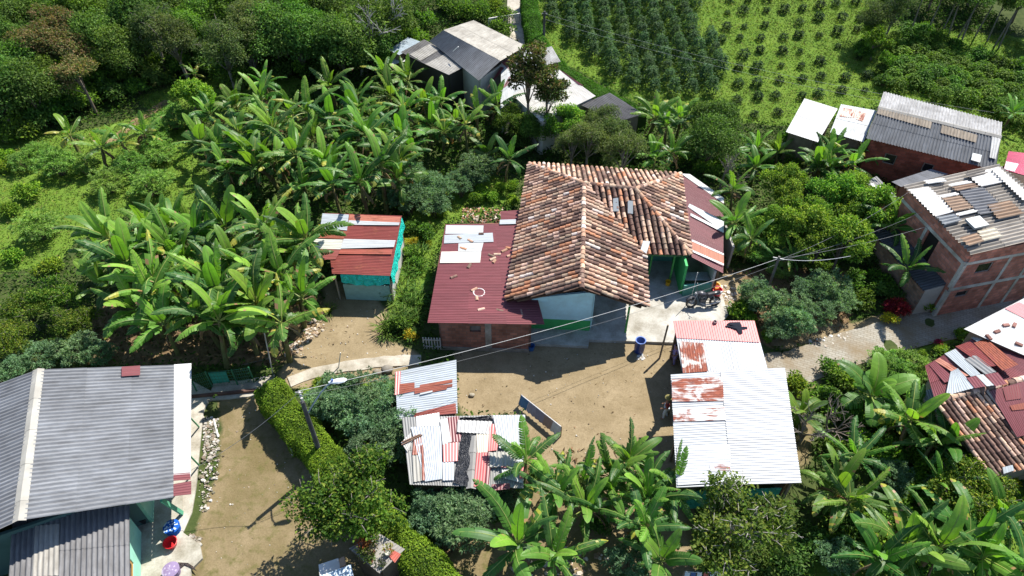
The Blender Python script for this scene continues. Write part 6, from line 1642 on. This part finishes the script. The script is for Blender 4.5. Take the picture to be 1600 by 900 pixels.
vessel('bucket', 'yellow tub on the rubble just behind the bright red bucket', 'bucket', 1116, 454, .05, [(0, 0), (.22, 0), (.28, .46), (.30, .48), (.25, .48), (.21, .06), (0, .06)], (.74, .40, .02))
vessel('basin', 'red plastic basin on the sunny concrete by the grey house', 'basin', 269, 852, .1, [(0, 0), (.20, 0), (.27, .2), (.31, .30), (.28, .31), (.25, .22), (.18, .05), (0, .05)], (.60, .02, .025))
vessel('pot', 'small dark pot lying on the pink roof strip', 'pot', 1116.5, 505.5, 2.72, [(0, 0), (.09, .02), (.12, .1), (.10, .18), (.08, .18), (.08, .08), (0, .05)], (.25, .16, .17))
vessel('bucket', 'dark bucket in the shade under the eave of the grey house', 'bucket', 226, 813, .1, [(0, 0), (.2, 0), (.24, .34), (.21, .34), (.18, .05), (0, .05)], (.02, .02, .02))
def stool(px, py, cols, label):
    p = at(px, py, .1); t = thing('stool', label, 'stool', p); r = random.Random(px)
    mb = MB(); R = .36; K = 20; J = 5
    for j in range(J):
        for k in range(K):
            a0, a1 = 2*math.pi*k/K, 2*math.pi*(k+1)/K; r0, r1 = R*j/J, R*(j+1)/J; h = lambda q: .42-.05*(q/R)**2
            mb.add([p+(rr*math.cos(a), rr*math.sin(a), h(rr)) for rr, a in ((r0, a0), (r1, a0), (r1, a1), (r0, a1))], [(0, 1, 2, 3)], cols[1] if r.random() < .28 else cols[0])
    mb.build('cloth_cover', 'cloth', t)
    mb = MB(); lathe(mb, p, [(.3, 0), (.34, .35), (R, .37)], cols[0], 20); mb.build('skirt', 'cloth', t)
stool(272, 829, ((.015, .10, .42), (.55, .66, .75)), 'round stool under a blue and white patterned cloth beside the red basin')
stool(271, 896, ((.26, .20, .33), (.42, .36, .48)), 'round stool under a mauve patterned cloth at the bottom edge')
def scrap():
    p = [at(x, y, .12) for x, y in ((278, 879), (283, 888), (289, 883), (296, 886), (308, 893), (303, 886), (294, 880))]
    mb = MB(); n = len(p); mb.add(p+[q+np.array([0, 0, .03]) for q in p], [tuple(range(n, 2*n))]+[(i, (i+1) % n, n+(i+1) % n, n+i) for i in range(n)], (.05, .035, .03)); tag(mb.build('plastic_scrap', 'tarp'), 'dark torn scrap lying across the edge of the sunny concrete', 'scrap')
scrap()
def garment():
    pl = PLP; out = [(1136, 506), (1140, 503.5), (1156, 503), (1159, 508), (1159, 512), (1167, 510.5), (1168, 513), (1159.5, 515), (1160, 521), (1155, 522), (1151, 516), (1141, 512.5), (1133, 510.5), (1133.5, 508.5), (1138, 509.5)]
    r = random.Random(2); n = len(out); c = (1150, 510)
    mb = MB(); vs = [onplane(*c, pl, .10)]+[onplane(x, y, pl, .05+r.uniform(0, .03)) for x, y in out]+[onplane(c[0]+(x-c[0])*.55, c[1]+(y-c[1])*.55, pl, .07+r.uniform(0, .05)) for x, y in out]+[onplane(x, y, pl, .02) for x, y in out]
    fs = []
    for i in range(n):
        j = (i+1) % n
        fs += [(0, 1+n+i, 1+n+j), (1+n+i, 1+i, 1+j, 1+n+j), (1+i, 1+2*n+i, 1+2*n+j, 1+j)]
    mb.add(vs, fs, (.018, .02, .03)); tag(mb.build('shirt', 'cloth'), 'black shirt spread out to dry on the pink roof strip', 'shirt')
garment()
def cloth_screen():
    A, B = at(815, 624, 0), at(878, 676, 0); A = A+(.0, 0, 0); H = .95
    A2, B2 = np.array([*at(814, 617, .75)[:2], 0]), np.array([*at(878, 668, .75)[:2], 0])
    t = thing('cloth_screen', 'low screen of blue, grey and brown cloths hung on a line across the dirt yard', 'screen', (A2+B2)/2)
    d = B2-A2; L = np.linalg.norm(d); u = d/L; s = np.array([-u[1], u[0], 0])
    cols = ((.12, .26, .46), (.40, .40, .50), (.34, .33, .42), (.40, .31, .27), (.62, .65, .68))
    for i, c in enumerate(cols):
        mb = MB(); n = 6; vs = []
        for a in range(n+1):
            p = A2+u*L*((i+a/n*1.0)/len(cols))
            for k in range(4): vs.append(p+s*(.035*math.sin(a*2.1+i)*k/3-.20*k/3)+np.array([0, 0, .75-.62*k/3]))
        mb.add(vs, [(a*4+k, a*4+k+1, a*4+k+5, a*4+k+4) for a in range(n) for k in range(3)], c); mb.build('cloth', 'cloth', t)
    for p in (A2, A2+d*.99):
        mb = MB(); bar(mb, p, p+(0, 0, .8), .05, .05, (.25, .2, .14)); mb.build('post', 'wood', t)
    mb = MB(); tube(mb, [A2+(0, 0, .77), B2+(0, 0, .77)], .02, (.8, .8, .8), 5); mb.build('rail', 'plastic', t)
cloth_screen()
def picket():
    A, B = at(663, 545, 0), at(689, 546, 0); t = thing('picket_gate', 'small white picket gate beside the corner of the brick outbuilding', 'gate', (A+B)/2)
    d = B-A
    for i in range(7):
        p = A+d*i/6; mb = MB(); bar(mb, p, p+(0, 0, .95), .07, .03, (.55, .53, .5)); mb.build('picket', 'wood', t)
    for z in (.25, .8): mb = MB(); bar(mb, A+(0, -.035, z), B+(0, -.035, z), .03, .07, (.5, .48, .45)); mb.build('rail', 'wood', t)
picket()
def green_fence():
    pts = [at(x, y, 0) for x, y in ((308, 612), (332, 605), (372, 602), (398, 598))]
    t = thing('mesh_fence', 'short green mesh fence with angled posts between the grey house and the hedge', 'fence', pts[1]); G = (.03, .16, .08)
    for p in pts: mb = MB(); bar(mb, p, p+(0, 0, 1.3), .06, .06, G); mb.build('post', 'metal', t)
    for a, b in zip(pts[:-1], pts[1:]):
        mb = MB(); n = 8
        for i in range(n+1):
            mb_a = a+(b-a)*i/n; tube(mb, [mb_a+(0, 0, .1), mb_a+(0, 0, 1.25)], .008, G, 4, False)
        for z in (.1, .35, .6, .85, 1.1, 1.25): tube(mb, [a+(0, 0, z), b+(0, 0, z)], .010, G, 4, False)
        mb.build('mesh_panel', 'metal', t)
    mb = MB(); q = [pts[1]+(.1, .03, .25), pts[2]+(-.4, .03, .25), pts[2]+(-.35, .03, 1.1), pts[1]+(.1, .03, 1.15)]; mb.add(q+[np.array(v)+(0, .015, 0) for v in q], [(0, 1, 2, 3), (7, 6, 5, 4)], (.06, .34, .27)); mb.build('shade_cloth', 'cloth', t)
    mb = MB(); w0, w1 = at(300, 622, 0), at(400, 612, 0); bar(mb, w0+(0, 0, .1), w1+(0, 0, .1), .14, .2, (.22, .10, .07)); tag(mb.build('brick_kerb', 'brick'), 'low brick kerb between the grey house and the hedge', 'kerb')
green_fence()
def rock(px, py, s, label, col):
    p = at(px, py, 0); r = random.Random(px); mb = MB(); vs = []; n = 9
    for z, k in ((0, .9), (.35, 1), (.65, .75), (.8, .3)):
        for a in range(n): vs.append(p+np.array([s*k*math.cos(a*6.283/n)*r.uniform(.88, 1.1), s*.8*k*math.sin(a*6.283/n)*r.uniform(.88, 1.1), z*s]))
    mb.add(vs, [(i*n+a, i*n+(a+1) % n, (i+1)*n+(a+1) % n, (i+1)*n+a) for i in range(3) for a in range(n)]+[tuple(range(3*n, 4*n))], col); tag(mb.build('rock', 'concrete', smooth=True), label, 'rock')
rock(737, 618, .17, 'round pale rock lying on the dirt yard beside the silver roofed shed', (.42, .38, .30))
rock(605, 579, .36, 'flat grey rock at the lower edge of the concrete footpath', (.24, .22, .19)); rock(590, 583, .28, 'smaller rock left of the flat grey rock by the footpath', (.28, .25, .2))
def stake(px, py, z, tx, ty, tz, label, r=.03, col=(.7, .68, .62)):
    a, b = at(px, py, z), at(tx, ty, tz); mb = MB(); tube(mb, [a, b], r, col, 6); tag(mb.build('stake', 'wood'), label, 'stake')
stake(529, 575, 0, 532, 551, 1.1, 'white stake standing beside the concrete footpath'); stake(426, 583, 0, 413, 520, 2.8, 'tall pale pole leaning at the lower end of the banana grove', .035, (.5, .46, .4))
stake(334, 655, .03, 341, 683, .05, 'white pipe lying along the rubble by the grey house', .05, (.75, .73, .7)); stake(458, 712, 0, 452, 692, .7, 'white post standing in the shadow of the hedge', .06, (.75, .74, .72))
vessel('drum', 'small pale drum beside the white post in the hedge shadow', 'drum', 465, 709, 0, [(0, 0), (.13, 0), (.14, .4), (.1, .44), (0, .44)], (.55, .52, .45))
stake(372, 572, .03, 420, 560, .1, 'fallen dry pole on the ground below the banana grove', .04, (.2, .16, .12)); stake(1238, 612, 0, 1236, 636, 0, 'plank on the ground by the right side of the large white roof', .05, (.3, .25, .2))
def railing():
    P = [gnd(x, y) for x, y in ((764, 44), (780, 41), (800, 38), (812, 36))]
    t = thing('railing', 'white balustrade along the path above the far grey house', 'railing', P[1]); W = (.72, .70, .66)
    for a, b in zip(P[:-1], P[1:]):
        for i in range(6): p = a+(b-a)*i/6; mb = MB(); tube(mb, [p, p+(0, 0, .9)], .05, W, 6); mb.build('baluster', 'paint', t)
        mb = MB(); bar(mb, a+(0, 0, .93), b+(0, 0, .93), .12, .08, W); mb.build('rail', 'paint', t)
railing()
for i, (x, y, c, l) in enumerate(((1180, 262, 0, 0),)): pass
def bench():
    a = at(985, 462, .15); T = local(a, .1)
    t = thing('bench', 'dark wooden bench in the shade of the tiled house porch', 'bench', a); W = (.08, .05, .035)
    mb = MB(); box(mb, T(0, 0, .44), 1.3, .35, .05, W, .1); mb.build('seat', 'wood', t)
    for x in (-.55, .55):
        for y in (-.12, .12): mb = MB(); bar(mb, T(x, y, 0), T(x, y, .41), .05, .05, W); mb.build('leg', 'wood', t)
bench()
def laundry():
    a, b = at(1070, 893, 1.5), at(1130, 893, 1.5)
    t = thing('clothesline', 'line of white, blue and red washing at the bottom edge under the twiggy tree', 'clothesline', ((a+b)/2)*(1, 1, 0))
    for p in (a, b): mb = MB(); tube(mb, [p*(1, 1, 0), p], .03, (.25, .2, .15), 6); mb.build('post', 'wood', t)
    mb = MB(); tube(mb, sag(a, b, .08, 10), .012, (.6, .6, .6), 4, False); mb.build('line', 'plastic', t)
    for i, c in enumerate(((.6, .66, .72), (.10, .16, .35), (.75, .76, .78), (.55, .16, .12), (.5, .55, .62), (.7, .68, .66))):
        p = a+(b-a)*(i+.1)/6; e = (b-a)/6*.8; mb = MB(); vs = [p+e*x/3+np.array([0, -.05*k+.04*math.sin(x*2+i), -.06-.55*k/2*(1 if i % 2 else .8)]) for x in range(4) for k in range(3)]
        mb.add(vs, [(x*3+k, x*3+k+1, x*3+k+4, x*3+k+3) for x in range(3) for k in range(2)], c); mb.build('garment', 'cloth', t)
laundry()
def rails_white():
    pl = [at(1350, 300, 2.7), at(1366, 292, 2.7), at(1380, 312, 2.7)]
    for (a, b), l in ((((1362, 287), (1380, 309)), 'white board lying diagonally on the small grey hut roof'), (((1379, 291), (1362, 303)), 'white board crossing the other one on the small grey hut roof')):
        mb = MB(); bar(mb, at(*a, 2.50), at(*b, 2.50), .2, .04, (.8, .8, .78)); tag(mb.build('board', 'paint'), l, 'board')
rails_white()
def dead_litter_heap(): pass

# ------------------------------------------------------------------ people
def skinned(name, verts, edges, rads, col, mat, parent, off):
    me = bpy.data.meshes.new(name); me.from_pydata([tuple(np.array(v)) for v in verts], edges, [])
    o = bpy.data.objects.new(name, me); COL.objects.link(o); o.parent = parent
    m = bpy.data.materials.get('tone_%d_%d_%d' % tuple(int(c*255) for c in col))
    if m is None:
        m, N, L, out = newmat('tone_%d_%d_%d' % tuple(int(c*255) for c in col)); g = N('NewGeometry'); r_ = N('RGB'); r_.outputs[0].default_value = (*col, 1)
        c = mixc(N, L, 1.0, r_.outputs[0], ramp(N, L, noise(N, L, g.outputs['Position'], 8, 4), .3, .7, (.75, .75, .75), (1.1, 1.1, 1.1)), 'MULTIPLY'); bsdf(N, L, out, c, .8, .2)
    me.materials.append(m)
    sk_ = o.modifiers.new('skin', 'SKIN'); sk_.use_smooth_shade = True
    if not me.skin_vertices: me.attributes  # layer is made with the modifier
    lay = me.skin_vertices[0] if len(me.skin_vertices) else None
    if lay is None:
        return o
    for i, rr in enumerate(rads):
        lay.data[i].radius = (rr, rr) if isinstance(rr, (int, float)) else rr; lay.data[i].use_root = (i == 0)
    s = o.modifiers.new('smooth', 'SUBSURF'); s.levels = 1; s.render_levels = 2
    return o
def person(px, py, yaw, label, shirt, trous, pose, hat=None, hair=(.02, .015, .012), skin=(.26, .14, .09)):
    p = at(px, py, 0); t = thing('person', label, 'person', p); t.rotation_euler = (0, 0, yaw)
    # joints: x = left/right, y = forward; pelvis first
    k = pose
    V = [(0, 0, .93), (0, .0, 1.12), (0, .01, 1.36), (0, .02, 1.47), (0, .03, 1.56), (0, .04, 1.66),
         (-.10, 0, .90), (-.10, .03+k*.08, .50), (-.10, -.02+k*.12, .08), (-.10, .14+k*.12, .04), (.10, 0, .90), (.10, .03-k*.05, .50), (.10, -.05-k*.1, .08), (.10, .10-k*.1, .04),
         (-.19, .01, 1.38), (-.25, -.02, 1.12), (-.20, .18, .98), (-.18, .25, .96), (.19, .01, 1.38), (.26, -.02, 1.12), (.22, .14, .92), (.21, .20, .88)]
    E_ = [(0, 1), (1, 2), (2, 3), (3, 4), (4, 5), (0, 6), (6, 7), (7, 8), (8, 9), (0, 10), (10, 11), (11, 12), (12, 13), (2, 14), (14, 15), (15, 16), (16, 17), (2, 18), (18, 19), (19, 20), (20, 21)]
    R_ = [.125, .115, .13, .05, .085, .095, .085, .055, .04, .035, .085, .055, .04, .035, .055, .04, .03, .035, .055, .04, .03, .035]
    skinned('body', V, E_, R_, skin, 'paint', t, p)
    sv = [0, 1, 2, 14, 15, 18, 19]; mp = {a: i for i, a in enumerate(sv)}
    V2 = [V[i] for i in sv]; skinned('shirt', V2, [(0, 1), (1, 2), (2, 3), (3, 4), (2, 5), (5, 6)], [.135, .13, .148, .075, .055, .075, .055], shirt, 'cloth', t, p)
    sv = [0, 6, 7, 8, 10, 11, 12]; V3 = [V[i] for i in sv]; skinned('trousers', V3, [(0, 1), (1, 2), (2, 3), (0, 4), (4, 5), (5, 6)], [.14, .10, .075, .058, .10, .075, .058], trous, 'cloth', t, p)
    mb = MB(); c = hat or hair
    if hat: lathe(mb, (0, .04, 1.66), [(.19, .03), (.18, .05), (.11, .06), (.105, .13), (.06, .17), (0, .175)], hat, 14); nm = 'hat'
    else: lathe(mb, (0, .03, 1.63), [(.112, -.06), (.118, .02), (.10, .09), (.05, .125), (0, .13)], hair, 14); nm = 'hair'
    o = bpy.data.objects.new(nm, mb.mesh(nm, 'cloth', True)); COL.objects.link(o); o.parent = t
    mb = MB()
    for s in (-1, 1): lathe(mb, (s*.035, .125, 1.655), [(0, -.008), (.012, 0), (0, .008)], (.03, .02, .02), 6)
    mb.add([(-.014, .125, 1.61), (.014, .125, 1.61), (0, .155, 1.612), (0, .13, 1.655)], [(0, 1, 2), (1, 3, 2), (3, 0, 2)], skin); mb.add([(-.03, .131, 1.585), (.03, .131, 1.585), (.02, .133, 1.577), (-.02, .133, 1.577)], [(0, 1, 2, 3)], (.2, .06, .05))
    o = bpy.data.objects.new('face', mb.mesh('face', 'paint')); COL.objects.link(o); o.parent = t
    for s, w in ((-1, 17), (1, 21)):
        mb = MB(); h = np.array(V[w])
        for f in range(5):
            a = (f-2)*.022; q = h+np.array([a, .02, -.01]); ln = (.05, .065, .07, .065, .05)[f]
            if f == (0 if s > 0 else 4): tube(mb, [h, h+np.array([-s*.035, .03, 0]), h+np.array([-s*.045, .06, -.015])], [.012, .010, .008], skin, 5)
            else: tube(mb, [q, q+np.array([0, ln*.6, -.012]), q+np.array([0, ln*.9, -.04])], [.011, .009, .007], skin, 5)
        o = bpy.data.objects.new('hand', mb.mesh('hand', 'paint')); COL.objects.link(o); o.parent = t
person(1038, 653, math.radians(75), 'person in a dark red shirt and pale trousers beside the large white roof', (.16, .02, .025), (.42, .50, .58), .6, hat=(.26, .23, .09))
person(1052, 569, math.radians(100), 'person in purple clothes standing in the shade beside the pink and white shed', (.26, .20, .42), (.20, .17, .34), .2)
# ------------------------------------------------------------------ camera, light, sky
cam = bpy.data.cameras.new('camera'); co = bpy.data.objects.new('camera', cam); COL.objects.link(co)
co.location = (0, 0, CH); co.rotation_euler = (math.pi/2-PITCH, 0, 0)
cam.sensor_width = 36; cam.lens = 36*FPX/1600; cam.clip_end = 5000; sc.camera = co
SUN_EL = math.radians(53); SH = np.array([-.65, -.76])
sd = np.array([-SH[0]*math.cos(SUN_EL), -SH[1]*math.cos(SUN_EL), math.sin(SUN_EL)])
l = bpy.data.lights.new('sun', 'SUN'); l.energy = 5.0; l.angle = math.radians(.53); l.color = (1.0, .955, .88)
lo = bpy.data.objects.new('sun', l); COL.objects.link(lo)
lo.rotation_euler = Vector(sd).to_track_quat('Z', 'Y').to_euler()
w = bpy.data.worlds.new('World'); sc.world = w; w.use_nodes = True
nt = w.node_tree; nt.nodes.clear()
ow = nt.nodes.new('ShaderNodeOutputWorld'); bg = nt.nodes.new('ShaderNodeBackground'); sk = nt.nodes.new('ShaderNodeTexSky')
sk.sky_type = 'NISHITA'; sk.sun_disc = False; sk.sun_elevation = SUN_EL; sk.sun_rotation = math.atan2(sd[0], sd[1])
sk.altitude = 1500; sk.air_density = 1.0; sk.dust_density = .6
nt.links.new(sk.outputs[0], bg.inputs[0]); bg.inputs[1].default_value = .12
nt.links.new(bg.outputs[0], ow.inputs[0])
sc.view_settings.view_transform = 'Standard'; sc.view_settings.look = 'None'; sc.view_settings.gamma = 1
sc.view_settings.exposure = .86
sc.render.engine = 'CYCLES'
sc.cycles.max_bounces = 6; sc.cycles.diffuse_bounces = 3; sc.cycles.glossy_bounces = 2; sc.cycles.transmission_bounces = 4
sc.cycles.caustics_reflective = False; sc.cycles.caustics_refractive = False
sc.cycles.use_denoising = True
